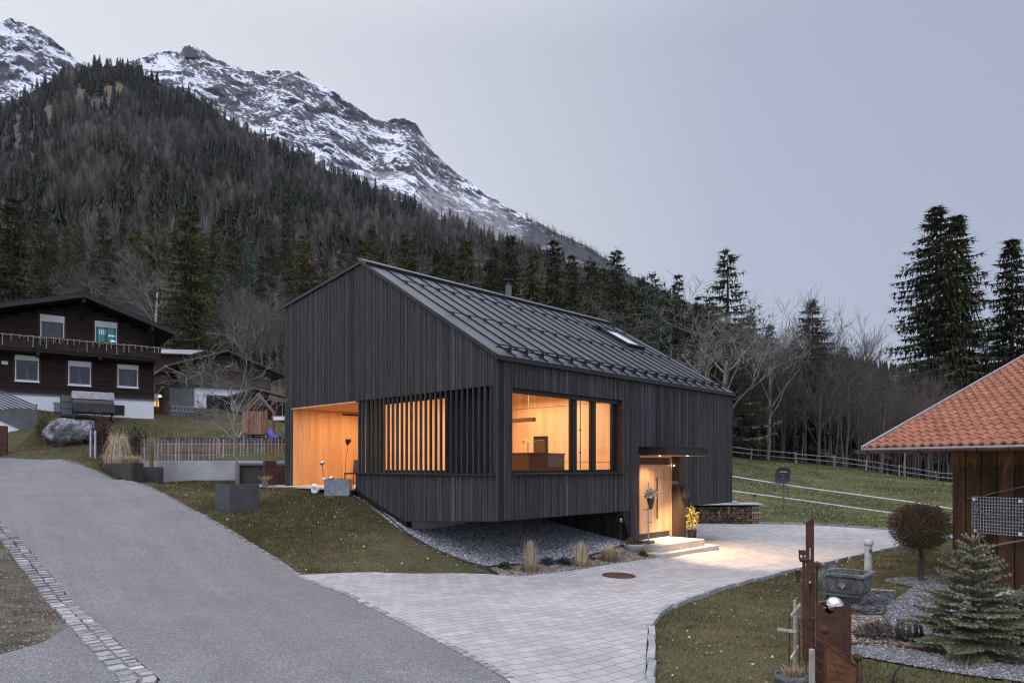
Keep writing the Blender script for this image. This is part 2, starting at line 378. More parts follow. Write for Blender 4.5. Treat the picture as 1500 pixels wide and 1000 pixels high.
def G(px, py, y0=4.0, y1=90.0):
    """ground point seen at a photo pixel"""
    k = (px - HX) / F; e = (HY - py) / F
    ys = np.arange(y0, y1, .05); d = e * ys - hzv(k * ys, ys)
    w = np.where(d < 0)[0]
    Y = ys[w[0]] if len(w) else y1
    return Vector((k * Y, Y, hz(k * Y, Y)))
def on(x, y, dz=0.0): return Vector((x, y, hz(x, y) + dz))

def pip(poly, x, y):
    x = np.asarray(x); y = np.asarray(y); ins = np.zeros(x.shape, bool); n = len(poly)
    for i in range(n):
        x0, y0 = poly[i]; x1, y1 = poly[(i + 1) % n]
        if y0 == y1: continue
        c = ((y0 > y) != (y1 > y)) & (x < (x1 - x0) * (y - y0) / (y1 - y0) + x0); ins ^= c
    return ins

def dens(poly, step):
    o = []
    for i in range(len(poly)):
        a = Vector(poly[i]); b = Vector(poly[(i + 1) % len(poly)]); k = max(1, int((b - a).length / step))
        o += [a + (b - a) * j / k for j in range(k)]
    return o

def sheet(name, poly, mat, dz, step=.4, kind='structure'):
    """a surface draped on the terrain inside an outline (world xy)"""
    pl = dens(poly, step); xs = [p[0] for p in pl]; ys = [p[1] for p in pl]
    gx, gy = np.meshgrid(np.arange(min(xs), max(xs), step), np.arange(min(ys), max(ys), step))
    gx = gx.ravel(); gy = gy.ravel(); k = pip([tuple(p) for p in pl], gx, gy)
    pts = [Vector((p[0], p[1])) for p in pl] + [Vector((a, b)) for a, b in zip(gx[k], gy[k])]
    n = len(pl)
    v, e, f, _, _, _ = delaunay_2d_cdt(pts, [(i, (i + 1) % n) for i in range(n)], [], 1, 1e-4)
    V = np.array([(p.x, p.y, 0) for p in v]); V[:, 2] = hzv(V[:, 0], V[:, 1]) + dz
    fs = []
    for q in f:
        a, b, c = (v[i] for i in q[:3])
        fs.append(q if (b - a).cross(c - a) > 0 else q[::-1])
    o = npmesh(name, V, fs, mat, smooth=True); return tag(o, kind=kind)

g2 = lambda *pts: [tuple(G(a, b).xy) for a, b in pts]
# outlines
RR = [(740,7.9),(659.7,9.145),(564.5,11.22),(488,13.71),(435,16.2),(365,17.8),(300,19.6),(250,21.6),(200,23.8),(130,26.6),(60,27.9),(0,28.9)]
rrx = np.array([740,715,690,665,640,610,580,550,520,490,460,435,410,385,365,345,322,300,283,266,250,233,216,200,182,165,148,130,105,80,60,30,8], float)
rry = np.interp(-rrx, [-a for a, b in RR], [b for a, b in RR])
for _ in range(3): rry[1:-1] = (rry[:-2] + 2 * rry[1:-1] + rry[2:]) / 4
road_right = [((a - HX) / F * b, b) for a, b in zip(rrx, rry)]; I435 = int(np.where(rrx == 435)[0][0])
road_left = g2((235,1000),(187,959),(150,924),(119,895),(78,849),(34,796),(3,768))
road = [(1.0, 5.5), (1.6, -5)] + [(-2.0, -5), (-2.9, 4)] + road_left + [(-16.3, 20), (-23, 24.5), (-32, 28), (-46, 31), (-46, 36.5)] + [(-32, 31.8)] + road_right[::-1]
bed_front = g2((975,818),(950,821),(925,824),(900,828),(850,836),(800,843),(760,846.5),(735,844.5))
curb_line = g2((945,1000),(947,950),(950,915),(956,905),(970,896),(1000,883),(1060,862),(1150,839),(1250,817),(1330,799))
paving = road_right[:I435 + 1][::-1] + [(1.0, 5.5), (1.75, 5.5)] + curb_line + [(16.2, 26.0), (22, 27.5), (22, 31.5)] + g2((1395,783),(1330,779),(1200,771),(1110,768.5),(1060,768),(1003,768)) + [tuple(hw(9.0, 2.2))] + [tuple(hw(9.0, -1.2))] + [tuple(hw(5.4, -1.2))] + bed_front + g2((650,842.5),(550,841))
gravel = g2((514,720.5),(540,741),(565,761),(592,781),(638,809),(684,827),(711,834),(740,831),(790,828),(850,821),(900,806),(921,799)) + [tuple(hw(5.7, .02)), tuple(hw(5.7, 3.66)), tuple(hw(.05, 3.66)), tuple(hw(0, 6.1)), tuple(hw(-.02, 6.4))]
bed = g2((711,834),(740,831),(790,828),(850,821),(900,806),(921,799)) + [tuple(hw(5.75, -.03)), tuple(hw(5.75, -1.0))] + bed_front
house_fp = [tuple(hw(-.1, -.1)), tuple(hw(12.4, -.1)), tuple(hw(12.4, 10.5)), tuple(hw(-.1, 10.5))]

# ground materials
def ground_mat():
    m, n, b = mat_new('winter grass')
    c_ = tcoord(n)
    big = noise_tex(n, c_, .35, 5, .6, .4); mid = noise_tex(n, c_, 2.2, 5, .65, .5); fin = noise_tex(n, c_, 26, 4, .7)
    r1 = ramp(n, [(.34, (.075, .080, .034)), (.5, (.105, .098, .050)), (.66, (.15, .122, .072))]); n.links.new(mid.outputs[0], r1.inputs[0])
    r2 = ramp(n, [(.38, (.066, .078, .030)), (.62, (.14, .118, .066))]); n.links.new(big.outputs[0], r2.inputs[0])
    c = mixc(n, .5, r1.outputs[0], r2.outputs[0])
    rf = ramp(n, [(.28, (.45,) * 3), (.72, (1.5,) * 3)]); n.links.new(fin.outputs[0], rf.inputs[0])
    c = mixc(n, 1, c, rf.outputs[0], 'MULTIPLY')
    sp = n.nodes.new('ShaderNodeSeparateXYZ'); n.links.new(c_.outputs[0], sp.inputs[0])
    # greener meadow up the slope on the right, bare earth beyond the fence
    a = math_n(n, 'MULTIPLY', math_n(n, 'SUBTRACT', sp.outputs[0], 6.0), .2, True)
    d = math_n(n, 'MULTIPLY', math_n(n, 'SUBTRACT', sp.outputs[1], 27.0), .25, True)
    mead = math_n(n, 'MULTIPLY', a, d)
    rm = ramp(n, [(.3, (.070, .090, .034)), (.55, (.115, .118, .052)), (.72, (.22, .20, .12))]); n.links.new(mid.outputs[0], rm.inputs[0])
    rm2 = mixc(n, 1, rm.outputs[0], rf.outputs[0], 'MULTIPLY')
    c = mixc(n, mead, c, rm2)
    far = math_n(n, 'MULTIPLY', math_n(n, 'SUBTRACT', sp.outputs[1], 71.0), .3, True)
    c = mixc(n, far, c, (.045, .036, .028))
    n.links.new(c, b.inputs['Base Color']); b.inputs['Roughness'].default_value = .95; b.inputs['Specular IOR Level'].default_value = .1
    n.links.new(bump_n(n, fin.outputs[0], .8, .05), b.inputs['Normal'])
    return m
M['ground'] = ground_mat()

def asphalt_mat():
    m, n, b = mat_new('worn asphalt')
    c_ = tcoord(n)
    v = n.nodes.new('ShaderNodeTexVoronoi'); v.inputs['Scale'].default_value = 84; n.links.new(c_.outputs[0], v.inputs['Vector'])
    big = noise_tex(n, c_, .7, 5, .6, .3); fin = noise_tex(n, c_, 90, 3, .7)
    r0 = ramp(n, [(0, (.110, .112, .117)), (.45, (.172, .175, .182)), (.8, (.22, .223, .23)), (1, (.37, .37, .37))])
    sv = n.nodes.new('ShaderNodeSeparateColor'); n.links.new(v.outputs['Color'], sv.inputs[0]); n.links.new(sv.outputs[0], r0.inputs[0])
    rb = ramp(n, [(.3, (.89, .89, .88)), (.7, (1.08, 1.08, 1.08))]); n.links.new(big.outputs[0], rb.inputs[0])
    rf = ramp(n, [(.3, (.65,) * 3), (.7, (1.3,) * 3)]); n.links.new(fin.outputs[0], rf.inputs[0])
    tk = tcoord(n); tk.vector_type = 'TEXTURE'; tk.inputs['Rotation'].default_value = (0, 0, math.radians(127)); tk.inputs['Scale'].default_value = (9, .55, 1)
    tr = noise_tex(n, tk, 1.0, 3, .6, .2); rt_ = ramp(n, [(.35, (.92,) * 3), (.65, (1.05,) * 3)]); n.links.new(tr.outputs[0], rt_.inputs[0])
    c = mixc(n, 1, mixc(n, 1, r0.outputs[0], rb.outputs[0], 'MULTIPLY'), rf.outputs[0], 'MULTIPLY'); c = mixc(n, 1, c, rt_.outputs[0], 'MULTIPLY')
    n.links.new(c, b.inputs['Base Color']); b.inputs['Roughness'].default_value = .85; b.inputs['Specular IOR Level'].default_value = .3
    n.links.new(bump_n(n, v.outputs['Distance'], .5, .01), b.inputs['Normal'])
    return m
M['asphalt'] = asphalt_mat()

def paver_mat():
    m, n, b = mat_new('concrete pavers')
    c_ = tcoord(n, rot=-math.atan2(U.y, U.x))
    br = n.nodes.new('ShaderNodeTexBrick'); n.links.new(c_.outputs[0], br.inputs['Vector'])
    br.inputs['Scale'].default_value = 1.0; br.inputs['Brick Width'].default_value = .31; br.inputs['Row Height'].default_value = .205
    br.inputs['Mortar Size'].default_value = .006; br.inputs['Mortar Smooth'].default_value = .25; br.inputs['Bias'].default_value = 0
    br.inputs['Color1'].default_value = (.345, .345, .345, 1); br.inputs['Color2'].default_value = (.44, .437, .432, 1); br.inputs['Mortar'].default_value = (.14, .135, .125, 1)
    fin = noise_tex(n, c_, 45, 4, .65); big = noise_tex(n, c_, .5, 5, .6, .4)
    rf = ramp(n, [(.3, (.82,) * 3), (.7, (1.15,) * 3)]); n.links.new(fin.outputs[0], rf.inputs[0])
    rb = ramp(n, [(.3, (.84, .84, .82)), (.7, (1.1, 1.1, 1.1))]); n.links.new(big.outputs[0], rb.inputs[0])
    c = mixc(n, 1, mixc(n, 1, br.outputs['Color'], rf.outputs[0], 'MULTIPLY'), rb.outputs[0], 'MULTIPLY')
    n.links.new(c, b.inputs['Base Color']); b.inputs['Roughness'].default_value = .85; b.inputs['Specular IOR Level'].default_value = .3
    inv = math_n(n, 'SUBTRACT', 1.0, br.outputs['Fac'])
    hh = math_n(n, 'ADD', inv, math_n(n, 'MULTIPLY', fin.outputs[0], .12))
    n.links.new(bump_n(n, hh, .7, .008), b.inputs['Normal'])
    return m
M['paver'] = paver_mat()
M['sett'] = pm('granite setts', (.22, .22, .215), (.36, .36, .355), 9, .85, bump=.5, bscale=60, tone=.28, fine=.25)
M['curb'] = pm('granite kerb', (.24, .25, .26), (.36, .37, .38), 5, .85, bump=.4, bscale=60, tone=.15)
M['gravel_base'] = pm('gravel bed', (.11, .115, .12), (.30, .305, .32), 26, .95, bump=1.0, bscale=26, bdist=.03, fine=.3)
M['mulch_base'] = pm('pebble and mulch bed', (.075, .058, .043), (.21, .17, .13), 22, .95, bump=1.0, bscale=30, bdist=.03, fine=.3)
M['slate_base'] = pm('slate bed', (.020, .021, .024), (.055, .057, .063), 18, .9, bump=1.0, bscale=24, bdist=.03)
M['soil'] = pm('bare soil', (.045, .036, .028), (.085, .07, .055), 6, .95, bump=.8, bscale=30, bdist=.03)

# the ground: one sheet, dense near the eye, running out far to the horizon
ox = np.concatenate([[-3400, -1800, -900, -400, -150, -80], GX, [80, 150, 400, 900, 1800, 3400]])
oy = np.concatenate([[-900, -400, -100, -30], GY, [110, 150, 250, 500, 1200, 3300]])
vx, vy = np.meshgrid(ox, oy); vz = hzv(vx, vy)
vz = np.where((vy > 92.1) | (vx < -50.1), np.minimum(vz, 1.5) - 4, vz)
nx, ny = len(ox), len(oy)
idx = np.arange(nx * ny).reshape(ny, nx)
quads = np.stack([idx[:-1, :-1], idx[:-1, 1:], idx[1:, 1:], idx[1:, :-1]], -1).reshape(-1, 4)
tag(npmesh('ground', np.stack([vx, vy, vz], -1).reshape(-1, 3), quads, M['ground'], smooth=True), kind='structure')
tag(sheet('road', road, M['asphalt'], .035), kind='structure')
sheet('paving', paving, M['paver'], .045)
sheet('gravel_bed', gravel, M['gravel_base'], .03, .3)
sheet('planting_bed', bed, M['mulch_base'], .03, .3)

def path_pts(line, step, dz=0.0):
    o = []; 
    for i in range(len(line) - 1):
        a = Vector(line[i]); b = Vector(line[i + 1]); L = (b - a).length; k = max(1, round(L / step))
        o += [a + (b - a) * j / k for j in range(k)]
    o.append(Vector(line[-1])); return o
def blocks(mb, line, off, wid, lenv, top, jit=.012, gap=.012, sunk=.12):
    """a row of stone blocks along a line, off = sideways shift"""
    pts = [Vector(p) for p in line]; cum = [0]
    for i in range(len(pts) - 1): cum.append(cum[-1] + (pts[i + 1] - pts[i]).length)
    def at(s):
        for i in range(len(pts) - 1):
            if s <= cum[i + 1] or i == len(pts) - 2:
                d = (pts[i + 1] - pts[i]).normalized(); return pts[i] + d * (s - cum[i]), d
    s = 0
    while s < cum[-1]:
        L = lenv * R.uniform(.75, 1.25); e = min(s + L, cum[-1]); p, d = at((s + e) / 2); n = Vector((-d.y, d.x))
        c = p + n * (off + R.uniform(-jit, jit)); w = wid * R.uniform(.88, 1.04) / 2; h = (e - s - gap) / 2
        if h > .02:
            z0 = hz(c.x, c.y); ja = R.uniform(-.06, .06); d2 = Vector((d.x * math.cos(ja) - d.y * math.sin(ja), d.x * math.sin(ja) + d.y * math.cos(ja))); n2 = Vector((-d2.y, d2.x))
            A, B = d2 * h, n2 * w; tz = z0 + top + R.uniform(-.006, .006); q = .86
            cs = [c - A - B, c + A - B, c + A + B, c - A + B]
            mb.hexa([(v.x, v.y, z0 - sunk) for v in cs] + [(c.x + (v.x - c.x) * q, c.y + (v.y - c.y) * q, tz) for v in cs])
        s = e
mb = MB()
ll = [(-2.0, -3), (-2.9, 4)] + road_left + [(-16.3, 20), (-23, 24.5), (-32, 28)]
blocks(mb, ll, .09, .17, .17, .05); blocks(mb, ll, .29, .19, .2, .065)
tag(mb.build('gutter', M['sett']), kind='structure')
mb = MB(); blocks(mb, road_right[:I435 + 1], -.05, .13, .16, .055); blocks(mb, road_right[I435:], -.05, .1, .14, .05)
tag(mb.build('road_edging', M['sett']), kind='structure')
mb = MB(); c0_, c1_ = Vector(curb_line[0]), Vector(curb_line[1]); blocks(mb, [tuple(c0_ + (c0_ - c1_) * 2.2)] + curb_line + [(15.9, 25.8)], -.07, .12, .9, .10, .004, .006)
blocks(mb, g2((1110,767.5),(1200,770),(1330,778),(1395,782)), .05, .10, .9, .09, .004, .006)
tag(mb.build('kerb', M['curb']), kind='structure')
mb = MB()
for s in range(0, 60): pass
pl = path_pts(g2((711,834),(740,831),(790,828),(850,821),(900,806),(921,799)), .3)
for a, b in zip(pl[:-1], pl[1:]):
    mb.bar(on(a.x, a.y, .03), on(b.x, b.y, .03), .012, .12)
pl = path_pts(g2((514,720.5),(540,741),(592,781),(638,809),(684,827),(711,834),(728,843)), .3)
for a, b in zip(pl[:-1], pl[1:]):
    mb.bar(on(a.x, a.y, .03), on(b.x, b.y, .03), .012, .12)
tag(mb.build('bed_edging', M['corten_dark']), kind='structure')
# ---------------------------------------------------------------- the dark timber house
HRZ = math.atan2(U.y, U.x)
HZ0 = -2.72
house = thing('house', 'modern house clad in charred black vertical boards with a grey metal roof, lit orange inside', 'house', (HB.x, HB.y, HZ0), HRZ)
LT, LS, RS = 12.34, 10.4, 5.71
def roofz(s): return 2.667 + .5943 * s if s <= RS else 6.06 - (s - RS) * .128
def gx_(px, d=0.0):       # s on a plane t = d
    k = (px - HX) / F; bx, by = HB.x + U.x * d, HB.y + U.y * d
    return (bx - k * by) / (k * WV.y - WV.x)
def lx_(px, d=0.0):       # t on a plane s = d
    k = (px - HX) / F; bx, by = HB.x + WV.x * d, HB.y + WV.y * d
    return (k * by - bx) / (U.x - k * U.y)
def on_roof(px, py):
    d = Vector(((px - HX) / F, 1, (HY - py) / F))   # point = d*Y on z = 2.667+.5943 s
    wd = WV.x * d.x + WV.y * d.y; w0 = WV.x * HB.x + WV.y * HB.y
    Y = (2.667 - .5943 * w0) / (d.z - .5943 * wd)
    q = Vector((d.x * Y - HB.x, d.y * Y - HB.y)); return q.dot(U), q.dot(WV)

def clad(mb, a0, a1, lo, hi, ops, place, ws=(.028, .036, .045, .055, .08), gap=.011, d0=0.0, th=(.016, .034), tone=None):
    edges = sorted({e for o in ops for e in o[:2]} | {a0, a1}); a = a0
    while a < a1 - .004:
        w = R.choice(ws); b = min(a + w, a1)
        for e in edges:
            if a + 1e-4 < e < b + .012: b = e
        m = (a + b) / 2; e0, e1 = a + 1e-4, b - 1e-4
        iv = [(None, None)]
        for o in sorted([o for o in ops if o[0] <= m <= o[1]], key=lambda o: o[2]):
            z = iv.pop(); iv += [(z[0], o[2]), (o[3], z[1])]
        g = gap if b not in edges else 0.0
        t = (1.0 if R.random() < .05 else R.random() * .9) if tone is None else tone; th_ = R.uniform(*th)
        for z0, z1 in iv:
            zb = (lo(e0), lo(e1)) if z0 is None else (z0, z0); zt = (hi(e0), hi(e1)) if z1 is None else (z1, z1)
            if zt[0] - zb[0] < .01: continue
            b_ = b - g
            mb.hexa([place(a, d0 + th_, zb[0]), place(b_, d0 + th_, zb[1]), place(b_, d0, zb[1]), place(a, d0, zb[0]),
                     place(a, d0 + th_, zt[0]), place(b_, d0 + th_, zt[1]), place(b_, d0, zt[1]), place(a, d0, zt[0])], tone=t)
        a = b
gab = lambda a, d, z: (-d, a, z)        # gable: along s, outwards -t  (reversed winding handled below)
lon = lambda a, d, z: (a, -d, z)
def glo(s): return -1.35 - .2 * s / 3.64 if s <= 3.64 else (-1.55 + (s - 3.64) / 2.4 * .83 if s < 6.04 else -.78)
def llo(t): return -2.72 if 5.72 < t < 8.98 else -1.35
OG = [(6.04, 9.93, -.72, 1.975), (.07, 6.04, -.2, 1.97)]
OL = [(.53, 5.31, -.19, 1.955), (6.2, 8.5, -2.8, .33)]
# cladding + black backing wall
def wall(name, a0, a1, lo, hi, ops, place, flip, thick=.22):
    mb = MB(); clad(mb, a0, a1, lo, hi, ops, place)
    k = len(mb.f)
    clad(mb, a0, a1, lo, hi, ops, place, ws=(.6,), gap=0, d0=-thick, th=(thick - .001, thick - .001), tone=.5)
    mb.m = [0] * k + [1] * (len(mb.f) - k)
    if flip: mb.f = [f[::-1] for f in mb.f]
    return mb.build(name, [M['clad'], M['clad_back']], house, az=True)
wall('gable_wall', -.03, LS, glo, lambda s: roofz(s) + .005, OG, gab, True)
wall('side_wall', 0, LT, llo, lambda t: 2.65, OL, lon, False)
wall('end_wall', 0, LS, lambda s: -1.35, lambda s: roofz(s) + .005, [], lambda a, d, z: (LT + d, a, z), False)
wall('back_wall', 0, LT, lambda t: -1.2, lambda t: 5.42, [], lambda a, d, z: (a, LS + d, z), True)
mb = MB(); clad(mb, .03, 4.2, lambda s: -2.8, lambda s: -1.38, [], lambda a, d, z: (5.75 - d, a, z), ws=(.045, .07, .1))
mb.f = [f[::-1] for f in mb.f]
mb.box(5.76, 8.96, .28, 8, -3, -1.37, tone=.3); mb.box(8.96, 9.0, .0, .28, -2.72, -1.36, tone=.4)
mb.build('base_wall', M['clad'], house, az=True)
mb = MB(); mb.box(.25, 5.75, 3.64, 3.9, -2.9, -1.36); mb.build('foundation_wall', M['concrete'], house, az=True)
mb = MB()
mb.extr([(.03, 3.6, -1.40), (.03, 3.6, -1.80), (.03, 6.1, -.98), (.03, 6.3, -.72), (.03, 6.04, -.66)], (.18, 0, 0))
mb.build('plinth_flashing', M['black'], house, az=True)
mb = MB(); mb.hexa([(.02, .02, -1.37), (5.74, .02, -1.37), (5.74, 3.62, -1.48), (.02, 3.62, -1.56), (.02, .02, -1.30), (5.74, .02, -1.30), (5.74, 3.62, -1.3), (.02, 3.62, -1.30)]); mb.build('soffit', M['clad_back'], house, az=True)
mb = MB(); mb.box(9.01, LT, .02, LS, -1.36, -1.28); mb.build('soffit', M['clad_back'], house, az=True)

# roof
mb = MB(); th = .06; ov = .05
def rp(t, s, h):   # point on the front roof plane, h above it
    L = math.hypot(1, .5943); return (t, s - h * .5943 / L, 2.68 + .5943 * s + h / L)
def rp2(t, s, h): return (t, s, 6.06 + .02 - (s - RS) * .128 + h)
mb.hexa([rp(-ov, -.04, 0), rp(LT + ov, -.04, 0), rp(LT + ov, RS, 0), rp(-ov, RS, 0), rp(-ov, -.04, th), rp(LT + ov, -.04, th), rp(LT + ov, RS, th), rp(-ov, RS, th)], tone=.5)
mb.hexa([rp2(-ov, RS + .05, 0), rp2(LT + ov, RS + .05, 0), rp2(LT + ov, LS + .05, 0), rp2(-ov, LS + .05, 0), rp2(-ov, RS + .05, th), rp2(LT + ov, RS + .05, th), rp2(LT + ov, LS + .05, th), rp2(-ov, LS + .05, th)], tone=.5)
roof = mb.build('roof', M['roof_metal'], house, az=True)
mb = MB()
for i in range(1, 20):
    t = i * LT / 20
    mb.hexa([rp(t - .012, -.03, th - .004), rp(t + .012, -.03, th - .004), rp(t + .012, RS - .12, th - .004), rp(t - .012, RS - .12, th - .004), rp(t - .008, -.03, th + .04), rp(t + .008, -.03, th + .04), rp(t + .008, RS - .12, th + .04), rp(t - .008, RS - .12, th + .04)])
mb.build('seam', M['dark_metal'], roof)
mb = MB()
def vt(m_): m_.build('verge_trim', M['dark_metal'], roof)
a = [rp(-ov - .03, -.06, -.01), rp(-ov - .002, -.06, -.01), rp(-ov - .002, RS, -.01), rp(-ov - .03, RS, -.01), rp(-ov - .03, -.06, th + .02), rp(-ov - .002, -.06, th + .02), rp(-ov - .002, RS, th + .02), rp(-ov - .03, RS, th + .02)]
mb.hexa(a); vt(mb); mb = MB(); mb.hexa([(v[0] + LT + 2 * ov + .032, v[1], v[2]) for v in a]); vt(mb); mb = MB()
b = [rp2(-ov - .03, RS, -.01), rp2(-ov - .002, RS, -.01), rp2(-ov - .002, LS + .06, -.01), rp2(-ov - .03, LS + .06, -.01), rp2(-ov - .03, RS, th + .02), rp2(-ov - .002, RS, th + .02), rp2(-ov - .002, LS + .06, th + .02), rp2(-ov - .03, LS + .06, th + .02)]
mb.hexa(b)
mb.build('verge_trim', M['dark_metal'], roof)
mb = MB(); mb.box(-ov - .03, LT + ov + .03, -.11, -.045, 2.58, 2.68); mb.build('eave_trim', M['dark_metal'], roof)
mb = MB()
mb.hexa([rp(-ov - .03, RS - .22, th + .03), rp(LT + ov, RS - .22, th + .03), (LT + ov, RS + .12, 6.12), (-ov - .03, RS + .12, 6.12), rp(-ov - .03, RS - .22, th + .10), rp(LT + ov, RS - .22, th + .10), (LT + ov, RS + .12, 6.27), (-ov - .03, RS + .12, 6.27)])
mb.build('ridge_cap', M['roof_metal'], roof)
def guard(s, t0, rods, big):
    mb = MB()
    for h in rods: mb.tube([rp(t0, s, th + h), rp(LT - .15, s, th + h)], .013 if not big else .017, 6)
    for i in range(1, 20):
        t = i * LT / 20
        if t < t0: continue
        if big:
            mb.hexa([rp(t - .022, s - .07, th + .03), rp(t + .022, s - .07, th + .03), rp(t + .022, s + .06, th + .03), rp(t - .022, s + .06, th + .03), rp(t - .014, s - .02, th + .17), rp(t + .014, s - .02, th + .17), rp(t + .014, s + .01, th + .17), rp(t - .014, s + .01, th + .17)])
        else:
            mb.hexa([rp(t - .02, s - .04, th + .03), rp(t + .02, s - .04, th + .03), rp(t + .02, s + .03, th + .03), rp(t - .02, s + .03, th + .03), rp(t - .016, s - .02, th + .09), rp(t + .016, s - .02, th + .09), rp(t + .016, s + .01, th + .09), rp(t - .016, s + .01, th + .09)])
    return mb.build('snow_guard', M['dark_metal'], roof)
guard(.22, .12, (.09, .165), True); guard(2.35, .35, (.075,), False); guard(4.42, .35, (.075,), False)
# skylight
(t1, s1), (t2, s2) = on_roof(891, 494), on_roof(929, 515)
ts0, ts1, ss0, ss1 = t1 - .12, t1 + .98, 2.85, 4.2
mb = MB()
for (x0, x1, y0, y1) in ((ts0, ts0 + .09, ss0, ss1), (ts1 - .09, ts1, ss0, ss1), (ts0 + .091, ts1 - .091, ss0, ss0 + .1), (ts0 + .091, ts1 - .091, ss1 - .1, ss1)):
    mb.hexa([rp(x0, y0, th - .01), rp(x1, y0, th - .01), rp(x1, y1, th - .01), rp(x0, y1, th - .01), rp(x0, y0, th + .13), rp(x1, y0, th + .13), rp(x1, y1, th + .13), rp(x0, y1, th + .13)])
mb.hexa([rp(ts0 - .1, ss1 + .001, th + .0), rp(ts1 + .1, ss1 + .001, th), rp(ts1 + .1, ss1 + .28, th), rp(ts0 - .1, ss1 + .28, th), rp(ts0 - .1, ss1 + .001, th + .15), rp(ts1 + .1, ss1 + .001, th + .15), rp(ts1 + .1, ss1 + .28, th + .04), rp(ts0 - .1, ss1 + .28, th + .04)])
sk = mb.build('skylight', M['dark_metal'], roof)
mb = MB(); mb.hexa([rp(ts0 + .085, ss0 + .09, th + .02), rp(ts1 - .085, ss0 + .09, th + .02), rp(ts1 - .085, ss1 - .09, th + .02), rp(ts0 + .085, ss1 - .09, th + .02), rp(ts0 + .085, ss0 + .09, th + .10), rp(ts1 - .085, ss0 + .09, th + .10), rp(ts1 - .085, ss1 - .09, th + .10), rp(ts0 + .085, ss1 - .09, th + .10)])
M['sky_glass'] = pm('skylight with painted sky sheen', (.62, .62, .63), (.68, .68, .69), 1, .12, bump=0, fine=0); mb.build('pane', M['sky_glass'], sk)  # pale colour stands in for the bright sky mirrored in the pane
# chimney pipe and vent
tc_ = lx_(745, 6.3)
mb = MB(); mb.lathe([(.115, 5.6), (.115, 6.80)], 16, (tc_, 6.3, 0)); mb.lathe([(.07, 6.80), (.07, 6.95)], 10, (tc_, 6.3, 0))
cp_ = mb.build('chimney_pipe', M['grey_metal'], roof)
mb = MB(); mb.lathe([(.21, 6.95), (.23, 6.98), (.20, 7.02), (.02, 7.05)], 18, (tc_, 6.3, 0)); mb.build('cowl', M['black'], cp_)
tv, sv = on_roof(897, 480); sv = 5.2; tv = lx_(899, sv)
mb = MB(); mb.lathe([(.07, 5.6), (.07, 6.28), (.1, 6.29), (.1, 6.42), (.04, 6.45)], 12, (tv, sv, 0)); mb.build('vent_pipe', M['dark_metal'], roof)

# slat screen over the gable window
mb = MB()
for i in range(28):
    s = .16 + i * .2115
    mb.box(-.02, .044, s, s + .052, -.195, 1.965)
mb.build('slat_screen', M['slat'], house, az=True)
mb = MB(); mb.box(-.09, .12, .0, 6.035, -.245, -.202); mb.build('screen_ledge', M['dark_metal'], house, az=True)
# inner wall behind the screen with its window opening
OW = [(2.3, 5.25, -.19, 1.9)]
mb = MB(); clad(mb, .0, 6.04, lambda s: -.6, lambda s: 2.3, OW, lambda a, d, z: (.45 - d, a, z), ws=(.4,), gap=0, d0=0, th=(.1, .1))
mb.f = [f[::-1] for f in mb.f]; mb.build('window_wall', M['clad_back'], house, az=True)
fr = MB()
for s in (2.3, 5.19): fr.box(.37, .43, s, s + .06, -.19, 1.9)
fr.box(.37, .43, 2.361, 5.189, -.19, -.12); fr.box(.37, .43, 2.361, 5.189, 1.83, 1.9)
gw = fr.build('gable_window', M['frame'], house, az=True)
mb = MB(); mb.box(.395, .405, 2.36, 5.19, -.12, 1.83); mb.build('pane', M['glass'], gw)

# interior: floor, ceiling, panelled walls
FZ = -.66
mb = MB(); mb.box(.24, 6.0, .24, LS - .25, FZ - .2, FZ)
mb.build('floor', M['wood_room'], house, az=True)
def panels(mb, axis, pos, nrm, a0, a1, z0, z1, ws=(.2, .3, .42, .6), gap=.004, thick=.03):
    a = a0
    while a < a1 - .01:
        b = min(a + R.choice(ws), a1)
        if axis == 'x': mb.box(a, b - gap, min(pos, pos + nrm * thick), max(pos, pos + nrm * thick), z0, z1)
        else: mb.box(min(pos, pos + nrm * thick), max(pos, pos + nrm * thick), a, b - gap, z0, z1)
        a = b
mb = MB()
panels(mb, 'y', 6.08, -1, .25, 5.9, .13, 2.0, (.3, .6)); panels(mb, 'y', 6.08, -1, .25, 5.9, FZ, .115, (.6, .9))
for q_ in range(38): panels(mb, 'y', 6.1, -1, .25 + .15 * q_, .40 + .15 * q_, 2.02, min(3.4, roofz(.25 + .15 * q_) - .2), (.15,))
mb.box(6.11, 6.17, .24, 6.0, FZ, 2.55); mb.box(6.11, 6.17, 1.6, 6.0, 2.551, 3.4)
mb.build('interior_wall', M['wood_room'], house, az=True)
mb = MB(); panels(mb, 'x', 5.98, -1, .5, 6.0, FZ, 3.4, (.15, .2)); mb.box(.3, 6.17, 5.99, 6.03, FZ, 3.4); mb.build('interior_wall', M['wood_room'], house, az=True)
mb = MB(); panels(mb, 'x', .235, 1, 5.35, 6.0, FZ, 2.5, (.2,)); mb.build('interior_wall', M['wood_room'], house, az=True)
mb = MB(); panels(mb, 'y', .46, 1, .25, 2.28, FZ, 2.6, (.15, .2)); mb.build('interior_wall', M['wood_room'], house, az=True)
mb = MB(); panels(mb, 'y', .46, 1, 5.27, 5.95, FZ, 2.6, (.15, .2)); mb.build('interior_wall', M['wood_room'], house, az=True)
mb = MB(); mb.hexa([(.3, .24, 2.35), (6.09, .24, 2.35), (6.09, 5.98, 3.4), (.3, 5.98, 3.4), (.3, .24, 2.40), (6.09, .24, 2.40), (6.09, 5.98, 3.45), (.3, 5.98, 3.45)])
mb.build('ceiling', M['wood_room'], house, az=True)
